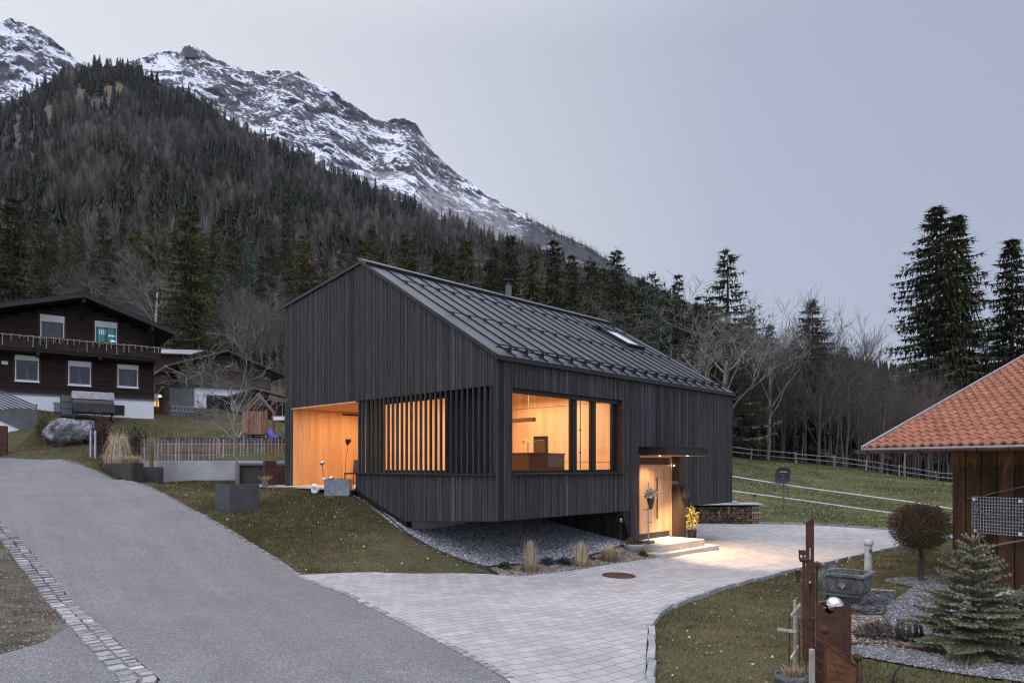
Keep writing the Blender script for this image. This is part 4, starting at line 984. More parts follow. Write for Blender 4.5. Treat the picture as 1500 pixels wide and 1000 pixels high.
def conifer_mesh(h, r, seed, f0=.06, whorls=34, per=7, droop=.25, card=.55, fill=1.0, prof=.8, up=.10, ragged=.3):
    rng = np.random.default_rng(seed); T = []; tone = []; br = MB()
    for i in range(whorls):
        fw = f0 + (1 - f0) * (i + rng.uniform(-.4, .4)) / whorls
        if fw > .985: continue
        f = fw; L00 = rng.uniform(.78, 1.1); nb = per if f < .8 else max(4, per - 2)
        for j in range(nb):
            f = min(.985, max(f0, fw + rng.uniform(-1, 1) * .6 / whorls)); z0 = h * f; L0 = L00 * r * (1 - f) ** prof + .12
            a = 6.283 * (j + rng.uniform(-.5, .5)) / nb + i * 1.3; L = L0 * rng.uniform(1 - ragged, 1.12)
            if rng.random() > fill: L *= .55
            d = np.array((math.cos(a), math.sin(a), 0)); sd = np.array((-d[1], d[0], 0))
            dr = droop * rng.uniform(.35, 1.6) * (1.2 - f)
            pt = lambda q: np.array((0, 0, z0)) + d * L * q + np.array((0, 0, L * (-dr * q ** 1.2 + up * q * q * q)))
            if L > r * .3: br.tube([pt(0), pt(.5), pt(.95)], [.012 + .012 * L, .02, .008], 3, cap=False)
            n = max(3, int(L / (card * .42))); t0 = rng.uniform(.25, .8)
            for m in range(n):
                q = .18 + .82 * (m + rng.random() * .6) / n; p = pt(min(q, 1)); w = card * rng.uniform(.7, 1.2) * (1 - .45 * q)
                for sg in (-1, 1):
                    tip = p + d * w * .75 * rng.uniform(.6, 1.2) + sd * sg * w * rng.uniform(.5, .95) + np.array((0, 0, -w * rng.uniform(.05, .55)))
                    b = p - d * w * .20; c = p + d * w * .30 + np.array((0, 0, -w * .12))
                    T.append((b, c, tip)); tone.append(np.clip(t0 + rng.uniform(-.22, .22) + .18 * (q - .5), 0, 1))
                tip = p + np.array((0, 0, -w * rng.uniform(.5, 1.45))) + d * w * .2 + sd * w * rng.uniform(-.3, .3)
                T.append((p - d * w * .13, p + d * w * .15, tip)); tone.append(np.clip(t0 - .15 + rng.uniform(-.2, .2), 0, 1))
                p2 = p + sd * w * rng.uniform(-.6, .6) + d * w * rng.uniform(-.1, .3); T.append((p2 - d * w * .12, p2 + sd * w * .14, p2 + np.array((0, 0, -w * rng.uniform(.35, 1.0))) + d * w * .15)); tone.append(np.clip(t0 - .15 + rng.uniform(-.2, .2), 0, 1))
            e = pt(1.0); T.append((e - sd * .07 - d * .15, e + sd * .07 - d * .15, e + d * card * .45 + np.array((0, 0, .08)))); tone.append(min(1, t0 + .2))
    for k in range(14):
        a = rng.uniform(0, 6.283); zz = h * (1 - .035 * rng.random()); T.append(((0, 0, zz), (.05 * math.cos(a), .05 * math.sin(a), zz), (.22 * math.cos(a), .22 * math.sin(a), zz + .18))); tone.append(.5)
    return np.array(T), np.array(tone), br

def conifer(label, pos, proto, mat, group=None, cat='conifer', name='conifer', scale=1.0, rz=0.0, wide=1.0):
    t = thing(name, label, cat, pos, rz, group); t.scale = (scale * wide, scale * wide, scale)
    tm, cm = proto
    for nm, me in (('trunk', tm), ('crown', cm)):
        o = bpy.data.objects.new(nm, me); COL.objects.link(o); set_parent(o, t)
    return t
def proto_conifer(mat, h, r, seed, **k):
    T, tone, br = conifer_mesh(h, r, seed, **k)
    br.tube([(0, 0, -.5), (0, 0, h * .4), (0, 0, h * .99)], [.012 * h + .06, .008 * h + .03, .012], 7)
    a = br.build('trunk', M['bark']); b = npmesh('crown', T.reshape(-1, 3), np.arange(len(T) * 3).reshape(-1, 3), mat, tone=tone)
    ma, mb_ = a.data, b.data; bpy.data.objects.remove(a); bpy.data.objects.remove(b); return ma, mb_

def bare_mesh(h, seed, depth=5, spread=.55, trunk_f=.35, r0=None, nb=(3, 5), up=.25, lean=.0, minr=.009, twig=1.0):
    rng = random.Random(seed); mb = MB(); cr = MB(); r0 = r0 or .011 * h + .02
    def grow(p, d, L, r, lev, dst):
        pts = [p]; rs = [r]; dd = d.copy(); n = 4 if lev < 2 else 3
        for i in range(n):
            dd = (dd + Vector((rng.uniform(-1, 1), rng.uniform(-1, 1), rng.uniform(-.3, .6))) * (.16 if lev else .06) + Vector((0, 0, up * .22))).normalized()
            pts.append(pts[-1] + dd * L / n); rs.append(max(minr * .8, r * (1 - .55 * (i + 1) / n)))
        dst.tube(pts, rs, 6 if lev == 0 else (4 if lev < 2 else 3), cap=False)
        if lev >= depth: return
        k = rng.randint(*nb) + (2 if lev == 0 else 0)
        for i in range(k):
            f = rng.uniform(.35, 1.0) if lev else rng.uniform(trunk_f, 1.0); j = min(n - 1, int(f * n)); q = pts[j].lerp(pts[j + 1], f * n - j)
            a = rng.uniform(0, 6.283); bd = (pts[j + 1] - pts[j]).normalized(); s = bd.orthogonal().normalized(); s2 = bd.cross(s)
            nd = (bd * (1 - spread) + (s * math.cos(a) + s2 * math.sin(a)) * spread * rng.uniform(.7, 1.3)).normalized()
            ll = L * rng.uniform(.42, .68) * (1.15 - .4 * f if lev == 0 else 1)
            grow(q, nd, ll, max(minr, rs[j] * .55), lev + 1, cr)
    grow(Vector((0, 0, -.3)), Vector((lean, lean * .3, 1)).normalized(), h * .62, r0, 0, mb)
    return mb, cr
def proto_bare(h, seed, mt, mc, **k):
    mb, cr = bare_mesh(h, seed, **k); a = mb.build('trunk', mt); b = cr.build('crown', mc); ma, mc_ = a.data, b.data
    bpy.data.objects.remove(a); bpy.data.objects.remove(b); return ma, mc_

def base_at(px, Y):
    x = (px - HX) / F * Y; return Vector((x, Y, hz(x, Y) if Y < 91 else float(hill_z(x, Y))))
def hill_z(x, Y):
    px = x / Y * F + HX; k = np.linspace(0, 1, 200); p = hill_pt(np.full(200, float(px)), k); return np.interp(Y, p[:, 1], p[:, 2])
def place_h(px, top, Y):   # base point and height so that the tip shows at photo row top
    b = base_at(px, Y); return b, (HY - top) / F * Y - b.z

LATE = []
PC = {'spruce': [proto_conifer(M['needles'], 20, 3.9, s, whorls=36, per=8, droop=.42, card=.72, ragged=.4, prof=.66) for s in (1, 2, 3)],
      'olive': [proto_conifer(M['needles_olive'], 20, 4.3, s, whorls=36, per=8, droop=.34, card=.75, ragged=.45, prof=.52) for s in (4, 5)],
      'sparse': [proto_conifer(M['needles'], 20, 4.4, 6, whorls=30, per=7, droop=.16, card=.66, fill=.85, up=.25, ragged=.4, prof=.62)],
      'pine': [proto_conifer(M['needles_blue'], 20, 5.0, 8, f0=.3, whorls=22, per=7, droop=.1, card=1.0, prof=.55, up=.3, ragged=.5)],
      'grand': [proto_conifer(M['needles'], 30, 6.6, 9, f0=.1, whorls=50, per=10, droop=.34, card=.95, ragged=.45, prof=.68, fill=.8), proto_conifer(M['needles'], 30, 6.0, 10, f0=.08, whorls=50, per=10, droop=.34, card=.95, ragged=.45, prof=.70)]}
HB_ = {'spruce': 20, 'olive': 20, 'sparse': 20, 'pine': 20, 'grand': 30}
def con(kind, v, px, top, Y, label, wide=1.0, group=None, name='spruce_tree', cat='tree'):
    b, h = place_h(px, top, Y); s = h / HB_[kind]
    return conifer(label, b, PC[kind][v % len(PC[kind])], None, group, cat, name, s, R.uniform(0, 6.28), wide)
con('grand', 0, 1372, 299, 86, 'tallest and broadest dark spruce, right of the bare wood behind the tiled barn', wide=1.4)
con('grand', 1, 1402, 312, 90, 'second crown rising close behind the tallest spruce', wide=1.3)
con('grand', 1, 1482, 347, 84, 'dark spruce at the right edge of the photo above the tiled roof', wide=1.35)
con('sparse', 0, 1066, 361, 76, 'tall open-branched spruce with sky showing through, just right of the house roof', wide=1.5)
con('spruce', 0, 1190, 436, 80, 'slim spruce standing alone among bare trees left of the tallest spruce', wide=1.5)
con('spruce', 1, 1162, 492, 82, 'small spruce tucked left of the slim lone spruce', wide=1.1)
con('spruce', 2, 993, 400, 84, 'thin-tipped spruce between the green pine and the open-branched spruce', wide=1.1)
con('pine', 0, 957, 398, 66, 'bushy green pine above the lower end of the roof', wide=.95, name='pine_tree')
con('spruce', 0, 903, 362, 70, 'tall spruce above the vent pipe of the house', wide=1.2)
con('spruce', 1, 866, 374, 78, 'spruce close on the left of the one above the vent pipe', wide=1.1)
con('spruce', 2, 812, 350, 80, 'spruce right of the chimney behind the roof ridge', wide=1.15)
con('spruce', 0, 748, 341, 82, 'tall dark spruce straight above the chimney pipe', wide=1.2)
con('olive', 0, 682, 350, 80, 'brownish spruce left of the one above the chimney', wide=1.15)
con('spruce', 1, 641, 356, 84, 'dark spruce second from the house gable peak towards the chimney', wide=1.1)
con('olive', 1, 599, 347, 82, 'olive-tinted broad spruce right of the gable peak', wide=1.2)
for i, (px, top, Y, kd) in enumerate(((560,366,96,'spruce'),(716,372,92,'spruce'),(780,372,90,'olive'),(840,392,92,'spruce'),(925,410,90,'spruce'),(1022,432,92,'spruce'),(1100,455,94,'spruce'),(1040,428,86,'spruce'),(1085,465,90,'spruce'),(1128,472,88,'spruce'),(1012,445,82,'spruce'),(974,422,86,'olive'),(940,402,94,'spruce'),(882,385,96,'spruce'),(838,372,97,'spruce'),(724,358,96,'spruce'),(660,362,95,'spruce'),(532,350,98,'olive'),(1142,500,96,'spruce'))):
    con(kd, i, px, top, Y, 'dark spruce partly hidden in the row of trees behind the house', 1.1, 'spruces in the row behind the house')
con('olive', 0, 447, 340, 60, 'olive spruce with a pale trunk rising left of the house gable', wide=.85)
con('olive', 1, 277, 308, 57, 'large dense olive-brown conifer between the chalet and the house', wide=1.15)
con('spruce', 2, 18, 288, 62, 'broad dark spruce above the chalet roof at the left edge', wide=1.3)
con('spruce', 1, 62, 352, 66, 'shorter dark spruce right of the one at the left edge', wide=1.1)
con('spruce', 0, 160, 344, 72, 'dark spruce behind the leaning bare tree above the chalet', wide=1.0)
con('pine', 0, 318, 378, 62, 'light green pine half hidden right of the large dense conifer', wide=.55, name='pine_tree')
con('pine', 0, 368, 352, 110, 'small flat-topped green pine above the log barn', wide=.6, name='pine_tree')
for i in range(250):
    px = R.uniform(-60, 660); Y = 82 + 128 * R.random() ** 1.2; b = base_at(px, Y); kd = ('spruce', 'spruce', 'olive', 'sparse')[i % 4]
    h = R.uniform(11, 22) if Y > 100 else R.uniform(9, 16)
    if i % 3: conifer('dark spruce in the lower part of the wooded hillside', b, PC[kd][i % len(PC[kd])], None, 'spruces on the lower hillside', 'tree', 'spruce_tree', h / 20, R.uniform(0, 6.28), R.uniform(.75, 1.0))
    else: LATE.append((b, h * .8))
for i, (px, top, Y) in enumerate(((118,330,120),(205,325,130),(340,300,140),(395,318,120),(500,330,115),(420,285,170),(240,290,170),(545,322,120))):
    con('spruce', i, px, top, Y, 'dark spruce at the foot of the wooded hill', .8, 'spruces at the foot of the hill')

for i in range(20):
    px = R.uniform(1076, 1345); con('spruce', i, px, R.uniform(500, 585) - (25 if px < 1160 else 0), R.uniform(88, 100), 'dark spruce standing back inside the bare thicket', 1.25, 'dark spruces behind the bare thicket')
PB = [proto_bare(12, 21, M['bark_grey'], M['bark_grey'], depth=4, spread=.5, nb=(4, 6)), proto_bare(12, 22, M['bark_brown'], M['bark_brown'], depth=4, spread=.42, nb=(4, 6)),
      proto_bare(12, 23, M['bark_brown'], M['bark_brown'], depth=4, spread=.55, nb=(4, 6), lean=.12), proto_bare(12, 24, M['bark_grey'], M['bark_brown'], depth=4, spread=.36, nb=(4, 6), trunk_f=.5)]
PT = [proto_bare(10, 31, M['bark_brown'], M['bark_brown'], depth=3, spread=.35, nb=(3, 5), r0=.07), proto_bare(10, 32, M['bark_grey'], M['bark_brown'], depth=3, spread=.3, nb=(3, 5), r0=.06, lean=.1), proto_bare(10, 33, M['bark_brown'], M['bark_brown'], depth=3, spread=.5, nb=(4, 5), r0=.08, trunk_f=.15)]
BIRCH = proto_bare(16, 41, M['birch'], M['bark_grey'], depth=4, spread=.4, nb=(5, 7), trunk_f=.45, r0=.16, up=.1)
def bare(pos, proto, h0, h, label, group=None, name='bare_tree', rz=None, wide=1.0):
    t = thing(name, label, 'tree', pos, R.uniform(0, 6.28) if rz is None else rz, group); s = h / h0; t.scale = (s * wide, s * wide, s)
    for nm, me in zip(('trunk', 'crown'), proto):
        o = bpy.data.objects.new(nm, me); COL.objects.link(o); set_parent(o, t)
    return t
def bt(pr, px, top, Y, label, **k):
    b, h = place_h(px, top, Y); return bare(b, pr, k.pop('h0', 12), h, label, **k)
bt(BIRCH, 226, 332, 60, 'white-trunked birch with a fine bare crown above the chalet roof', h0=16, name='birch_tree', rz=.5)
bt(PB[2], 160, 352, 52, 'leaning bare tree with a pale trunk above the chalet roof', rz=3.0)
bt(PB[1], 345, 398, 60, 'twiggy bare tree behind the log barn', wide=1.1)
bt(PB[0], 385, 405, 66, 'grey bare tree just left of the house, behind the log barn', wide=1.1)
bt(PB[0], 1062, 425, 58, 'broad grey bare tree beside the far end of the house roof', wide=1.5)
bt(PB[0], 1125, 432, 74, 'tall bare tree with upright branches right of the open-branched spruce', wide=.9)
bt(PB[2], 845, 398, 62, 'pale bare tree behind the roof ridge right of the chimney', wide=1.2)
bt(PB[3], 1240, 470, 78, 'bare tree rising right of the slim lone spruce')
bt(PB[1], 1222, 455, 82, 'fine bare tree crowding the slim lone spruce on its right')
bt(PB[2], 1290, 520, 74, 'dark gnarled bare tree above the fence, left of the tiled eave', wide=1.4)
bt(PB[3], 1325, 560, 68, 'pale straight bare tree just above the tip of the tiled eave')
bt(PB[1], 1150, 428, 84, 'fine bare tree left of the slim lone spruce')
for i in range(185):
    px = R.uniform(1060, 1400); Y = R.uniform(74, 89); top = R.uniform(480, 600) + (35 if px > 1260 else 0)
    b, h = place_h(px, top, Y)
    bare(b, PT[i % 3], 10, h, 'slender bare tree in the thicket behind the meadow fence', 'bare thicket behind the meadow fence', wide=R.uniform(.7, 1.2))
for i in range(26):
    px = R.uniform(560, 1060); Y = R.uniform(70, 90); b, h = place_h(px, R.uniform(430, 480) + (px - 560) * .12, Y)
    bare(b, PT[i % 3], 10, h, 'bare tree showing low behind the house roof', 'bare trees low behind the roof', wide=1.2)
for i in range(40):
    px = R.uniform(-10, 415); Y = R.uniform(66, 88); b, h = place_h(px, R.uniform(400, 470), Y)
    bare(b, PT[i % 3], 10, h, 'bare tree in the scrub above the chalet and barn', 'bare scrub trees above the chalet', wide=1.2)
for i, (b, h) in enumerate(LATE):
    bare(b, PB[i % 4], 12, h, 'bare tree in the lower part of the wooded hillside', 'bare trees on the lower hillside', wide=1.2)
# ---------------------------------------------------------------- plant helpers
def tuft(name, mat, parent, n, h, r0, spread, droop, seed, w=.012, loc=None, tone=(0, 1), segs=4):
    rng = np.random.default_rng(seed); T = []; tn = []
    for i in range(n):
        a = rng.uniform(0, 6.283); rr = r0 * math.sqrt(rng.random()); H = h * rng.uniform(.6, 1.08); s = spread * rng.uniform(.2, 1.1); dr = droop * rng.uniform(.4, 1.3)
        if spread < 0:
            H = h * rng.uniform(.35, 1.08); s = -rr * rng.uniform(.5, 1.0) if rng.random() < .72 else rng.uniform(.02, .14)
        a2 = a + rng.normal(0, .5); d = np.array((math.cos(a2), math.sin(a2), 0)); sd = np.array((-d[1], d[0], 0)); o = np.array((rr * math.cos(a), rr * math.sin(a), 0)); t = rng.uniform(*tone); pr = None
        for k in range(segs + 1):
            q = k / segs; p = o + d * s * q ** 1.4 + np.array((0, 0, H * (q - dr * q ** 3.0)))
            ww = w * (1 - .75 * q)
            if pr is not None:
                T += [(pr[0] - sd * pr[1], pr[0] + sd * pr[1], p + sd * ww), (pr[0] - sd * pr[1], p + sd * ww, p - sd * ww)]; tn += [t, t]
            pr = (p, ww)
    T = np.array(T); return npmesh(name, T.reshape(-1, 3), np.arange(len(T) * 3).reshape(-1, 3), mat, tone=tn, parent=parent, loc=loc)
def leafball(name, mat, parent, n, rx, ry, rz, seed, leaf=.04, shell=.75, loc=None, cut=-1.0, lump=.15):
    rng = np.random.default_rng(seed); T = []; tn = []
    while len(T) < n:
        v = rng.normal(size=3); v /= np.linalg.norm(v)
        if v[2] < cut: continue
        q = rng.uniform(shell, 1.03) + lump * mnoise.noise(tuple(v * 2.7 + seed)); p = v * q * np.array((rx, ry, rz))
        a = rng.normal(size=3); a /= np.linalg.norm(a); b = np.cross(a, v + rng.normal(size=3) * .5); b /= (np.linalg.norm(b) + 1e-9); l = leaf * rng.uniform(.6, 1.4)
        T.append((p - b * l * .4, p + b * l * .4, p + a * l * .6 + v * l * .9)); tn.append(np.clip(rng.normal(.5, .24), 0, 1))
    T = np.array(T); return npmesh(name, T.reshape(-1, 3), np.arange(len(T) * 3).reshape(-1, 3), mat, tone=tn, parent=parent, loc=loc)
M['beech'] = tonemat('dry beech leaves', [(0, (.035, .020, .015)), (.5, (.085, .048, .036)), (1, (.15, .09, .065))])
M['thuja'] = tonemat('bronzed thuja', [(0, (.036, .028, .017)), (.5, (.098, .068, .039)), (1, (.175, .125, .07))])
M['box_leaf'] = tonemat('box leaves', [(0, (.025, .05, .012)), (.5, (.06, .10, .03)), (1, (.11, .16, .05))])
M['heath'] = tonemat('grey brown heath', [(0, (.07, .06, .054)), (.5, (.17, .14, .122)), (1, (.28, .24, .21))])
M['lav'] = tonemat('dark lavender', [(0, (.03, .032, .036)), (.5, (.06, .064, .07)), (1, (.1, .105, .11))])
M['gold_leaf'] = tonemat('yellow green conifer', [(0, (.16, .16, .04)), (.5, (.32, .30, .08)), (1, (.48, .44, .14))])
M['pot_plant'] = tonemat('bronze groundcover', [(0, (.05, .035, .02)), (.5, (.12, .085, .05)), (1, (.20, .15, .08))])
M['blossom'] = tonemat('dried bouquet', [(0, (.16, .03, .03)), (.2, (.10, .14, .05)), (.45, (.55, .42, .28)), (1, (.85, .80, .70))])

def atY(px, Y, dz=0.0): x = (px - HX) / F * Y; return Vector((x, Y, hz(x, Y) + dz))

# ---------------------------------------------------------------- the chalet up the slope
CC = Vector((.808, .589)); CO = Vector((-18.5, 36.0)); CB = Vector((-.589, .808)); CRZ = math.atan2(.589, .808)
def chx(px, yb=0.0):
    o = CO + CB * yb; k = (px - HX) / F; return (k * o.y - o.x) / (CC.x - k * CC.y)
def chz(px, py, yb=0.0): o = CO + CB * yb; return (HY - py) / F * (o.y + CC.y * chx(px, yb))
ch = thing('chalet', 'old dark brown timber chalet with white roller shutter boxes and a long balcony', 'house', (CO.x, CO.y, 2.3), CRZ)
XL = -10.2
def chroof(x): return 8.05 + .343 * (-3.2 - x if x > -3.2 else 0) + .29 * (x + 3.2 if x < -3.2 else 0)
mb = MB(); z = 3.42
zz = [3.42 + .19 * i for i in range(30)]
for a, b in zip(zz[:-1], zz[1:]):
    # stacked beams, clipped under the roof
    x1, x0 = 0.0, XL
    if b > chroof(0) - .1: x1 = min(0.0, -3.2 + (8.05 - .1 - b) / .343)
    if b > chroof(XL) - .1: x0 = max(XL, -3.2 - (8.05 - .1 - b) / .29)
    if x1 - x0 < .3: break
    mb.box(x0, x1, R.uniform(0, .012), .3, a, b - .006)
mb.box(-.3, 0, .301, 9.0, 3.42, 6.9, tone=.4); mb.box(XL, -.301, .31, 9, 3.42, 6.2, tone=.3)
mb.build('timber_wall', M['chalet_wood'], ch, az=True)
mb = MB(); mb.box(XL, -.02, .02, 9, 1.4, 3.36); mb.build('plinth', M['white_wall'], ch, az=True)
mb = MB(); mb.box(XL - .02, .05, -.05, .3, 3.361, 3.419); mb.build('sill_beam', M['grey_metal'], ch, az=True)
mb = MB(); mb.box(-2.5, -1.35, -.005, .1, 2.55, 3.05); mb.build('cellar_window', M['frame'], ch, az=True)
mb = MB(); E_ = .85
for (xa, za, xb, zb) in ((-3.2, 8.14, E_, 8.14 - .343 * (3.2 + E_)), (-11.2, 8.14 - .29 * 8.0, -3.201, 8.14)):
    mb.hexa([(xa, -1.25, za), (xb, -1.25, zb), (xb, 9.6, zb), (xa, 9.6, za), (xa, -1.25, za + .12), (xb, -1.25, zb + .12), (xb, 9.6, zb + .12), (xa, 9.6, za + .12)])
rf = mb.build('roof', M['clad_back'], ch, az=True)
mb = MB()
for (xa, za, xb, zb) in ((-3.2, 8.04, E_, 8.04 - .343 * (3.2 + E_)), (-11.2, 8.04 - .29 * 8.0, -3.2, 8.04)):
    mb.hexa([(xa, -1.29, za - .03), (xb, -1.29, zb - .03), (xb, -1.251, zb - .03), (xa, -1.251, za - .03), (xa, -1.29, za + .17), (xb, -1.29, zb + .17), (xb, -1.251, zb + .17), (xa, -1.251, za + .17)])
mb.build('barge_board', M['frame'], rf)
for x in (-7.4, -3.2, -.25):
    mb = MB(); zt = chroof(x) - .15; mb.bar((x, -1.2, zt), (x, .1, zt), .16, .2); mb.bar((x, -.8, zt - .05), (x, .0, zt - .75), .12, .12); mb.build('bracket', M['chalet_wood'], ch, az=True)
mb = MB(); mb.box(-1.9, -.7, 2.5, 3.1, 7.65, 7.82); mb.build('roof_hatch', M['white_paint'], rf)
M['pane_dark'] = pm('dark window pane', (.012, .014, .018), (.03, .034, .042), 1, .06, bump=0, spec=.45)
M['pane_blind'] = pm('blind behind glass', (.05, .056, .07), (.09, .097, .115), 1, .25, bump=0, stretch=(1, 1, 20))
M['teal_glow'] = emit_mat('teal lit room', (.08, .27, .29), .018)
M['teal_bright'] = emit_mat('teal lamps', (.35, 1, .85), .10)
for (p0, p1, ya, yb, box, kind) in ((59, 94, 472, 499, 10, 'blind'), (139, 171, 480, 504, 9, 'teal'), (22, 57, 528, 558, 7, 'dark'), (100, 133, 537, 564, 8, 'dark'), (172, 202, 541, 567, 7, 'dark')):
    x0, x1 = chx(p0), chx(p1); zt = chz((p0 + p1) / 2, ya); zb = chz((p0 + p1) / 2, yb); w = .045
    mb = MB(); mb.box(x0, x0 + w, -.05, .05, zb, zt); mb.box(x1 - w, x1, -.05, .05, zb, zt); mb.box(x0 + w + .001, x1 - w - .001, -.05, .05, zb, zb + w)
    mb.box(x0 - .03, x1 + .03, -.09, .04, zb - .06, zb - .001)
    wd = mb.build('window', M['white_paint'], ch, az=True)
    mb = MB(); h = box * 33 / F; mb.box(x0 - .01, x1 + .01, -.10, .04, zt + .001, zt + h); mb.build('shutter_box', M['white_paint'], wd)
    mb = MB(); xm = (x0 + x1) / 2; a, b, c, d = x0 + w + .001, x1 - w - .001, zb + w + .001, zt
    mb.box(a, a + .06, -.035, .03, c, d); mb.box(b - .06, b, -.035, .03, c, d); mb.box(xm - .06, xm + .06, -.035, .03, c, d); mb.box(a + .071, xm - .061, -.035, .03, c, c + .07); mb.box(xm + .061, b - .071, -.035, .03, c, c + .07)
    mb.build('sash', M['grey_metal'], wd)
    mb = MB(); mb.box(a + .07, b - .07, -.02, -.01, c + .07, d - .001); mb.build('pane', {'dark': M['pane_dark'], 'blind': M['pane_blind'], 'teal': M['teal_glow']}[kind], wd)
    if kind == 'teal':
        mb = MB()
        for i in range(5): mb.box(xm + .12 + i * .075, xm + .165 + i * .075, -.035, -.021, d - .42, d - .34)
        for i in range(4): mb.box(a + .14 + i * .08, a + .16 + i * .08, -.035, -.021, d - .35, d - .12)
        mb.box(xm + .2, xm + .42, -.035, -.021, c + .09, c + .18); mb.build('coloured_light', M['teal_bright'], wd)
    for xa_ in (x0 - .09, x1 + .001): mb = MB(); mb.box(xa_, xa_ + .089, -.02, .02, zb - .08, zt + h); mb.build('trim', M['orange_trim'], wd)
# balcony
yb = -1.0; bt_ = chz(228, 508, yb); bb = chz(228, 529, yb)
mb = MB(); mb.box(XL, .1, yb, 0, bb, bb + .16); bal = mb.build('balcony', M['chalet_wood'], ch, az=True)
mb = MB()
x = XL
while x < .1: mb.box(x, x + .13, yb - .03, yb - .001, bb + .12, bt_ - .08); x += .14
mb.build('railing_boards', M['chalet_wood'], bal)
mb = MB(); mb.box(XL, .12, yb - .07, yb + .06, bt_ - .079, bt_); mb.build('handrail', M['log_grey'], bal)
for x in (-7.5, -5.0, -2.5, -.05):
    mb = MB(); mb.bar((x, yb, bb - .08), (x, 0, bb - .08), .14, .14); mb.build('balcony_beam', M['chalet_wood'], bal)
mb = MB(); x = -8.4
while x < .05:
    x2 = x + R.uniform(.18, .34); mb.tube([(x, yb - .09, bt_ - .02), ((x + x2) / 2, yb - .10, bt_ - R.uniform(.04, .1)), (x2, yb - .09, bt_ - .02)], .016, 4)
    L = R.choice((.2, .3, .42, .55, .3)); mb.tube([(x, yb - .10, bt_ - .03), (x + R.uniform(-.02, .02), yb - .11, bt_ - L)], .015, 4); x = x2
M['icicle'] = pm('pale light cable', (.30, .27, .25), (.42, .38, .35), 5, .7, bump=0)
o = mb.build('icicle_light_chain', M['icicle'], loc=(CO.x, CO.y, 0), rz=CRZ); tag(o, 'string of icicle lights draped along the chalet balcony', 'string lights')
mb = MB(); mb.box(chx(7) - .12, chx(7) + .12, -.03, -.001, chz(10, 534), chz(10, 529)); mb.build('house_sign', M['white_paint'], ch, az=True)

# stair in front of the chalet, left edge
q = atY(46, 31.4); k = thing('garden_stair', 'white concrete stair with grey slatted railing at the left edge', 'stair', (q.x, q.y, q.z), CRZ)
mb = MB()
mb.extr([(.1, 0, -.5), (-2.6, 0, -.5), (-2.6, 0, 1.15), (.1, 0, -.15)], (0, 1.1, 0)); mb.build('stair_wall', M['white_wall'], k)
mb = MB(); mb.extr([(.35, -.06, -.3), (.1, -.06, -.3), (-2.6, -.06, 1.02), (-2.6, -.06, 1.3), (.35, -.06, -.05)], (0, .055, 0)); mb.build('stringer', M['grey_metal'], k)
mb = MB()
for i in range(9):
    o_ = .12 + i * .115; mb.hexa([(-2.6, -.07, 1.22 + o_), (.2, -.07, -.1 + o_), (.2, -.04, -.1 + o_), (-2.6, -.04, 1.22 + o_), (-2.6, -.07, 1.30 + o_), (.2, -.07, -.02 + o_), (.2, -.04, -.02 + o_), (-2.6, -.04, 1.30 + o_)])
mb.box(.17, .22, -.05, 0, -.3, 1.1); mb.build('railing', M['grey_metal'], k)
q = atY(4, 29.3); t = MB(); t.box(-.16, .16, -.16, .16, -.3, 1.22); tag(t.build('steel_pillar', M['corten'], loc=q, rz=.5, bevel=.01), 'rust brown steel pillar on the lawn at the left edge', 'pillar')

# covered garden swing, cabinet, bin by the chalet
q = atY(136, 33.4); k = thing('covered_swing', 'garden swing seat under a grey tarpaulin in front of the chalet', 'garden swing', q, CRZ)
mb = MB(); mb.extr([(-.88, -.42, 1.02), (-.88, .42, 1.0), (-.88, .34, 1.36), (-.88, -.2, 1.42)], (1.76, 0, 0)); mb.build('canopy_cover', M['plastic_grey'], k, bevel=.06)
mb = MB(); mb.extr([(-.86, -.40, 1.0), (-.86, -.46, .85), (-.78, -.42, .40), (-.78, .42, .38), (-.86, .42, 1.0)], (1.70, 0, 0)); mb.build('side_cover', M['tarp_dark'], k, bevel=.04)
for x in (-.8, .8):
    mb = MB(); mb.bar((x, -.45, 0), (x, .0, .9), .05); mb.bar((x, .45, 0), (x, 0, .9), .05); mb.bar((x, -.5, .03), (x, .5, .03), .06); mb.build('leg', M['dark_metal'], k)
q = atY(99, 33.2); k = thing('garden_cabinet', 'narrow dark grey garden cabinet left of the covered swing', 'cabinet', q, CRZ)
mb = MB(); mb.box(-.30, .30, -.2, .2, 0, 1.02); mb.build('cabinet_body', M['tarp_dark'], k, bevel=.02)
for zz_ in (.1, .41, .72): mb = MB(); mb.box(-.27, .27, -.215, -.201, zz_, zz_ + .27); mb.build('door', M['grey_metal'], k, bevel=.01)
q = atY(84, 33.6); k = thing('waste_bin', 'small grey box by the chalet plinth left of the garden cabinet', 'box', q, CRZ)
mb = MB(); mb.hexa([(-.13, -.13, 0), (.13, -.13, 0), (.13, .13, 0), (-.13, .13, 0), (-.16, -.15, .42), (.16, -.15, .42), (.16, .15, .42), (-.16, .15, .42)]); mb.build('bin_body', M['plastic_grey'], k)
mb = MB(); mb.box(-.17, .17, -.16, .16, .421, .46); mb.build('lid', M['plastic_grey'], k)

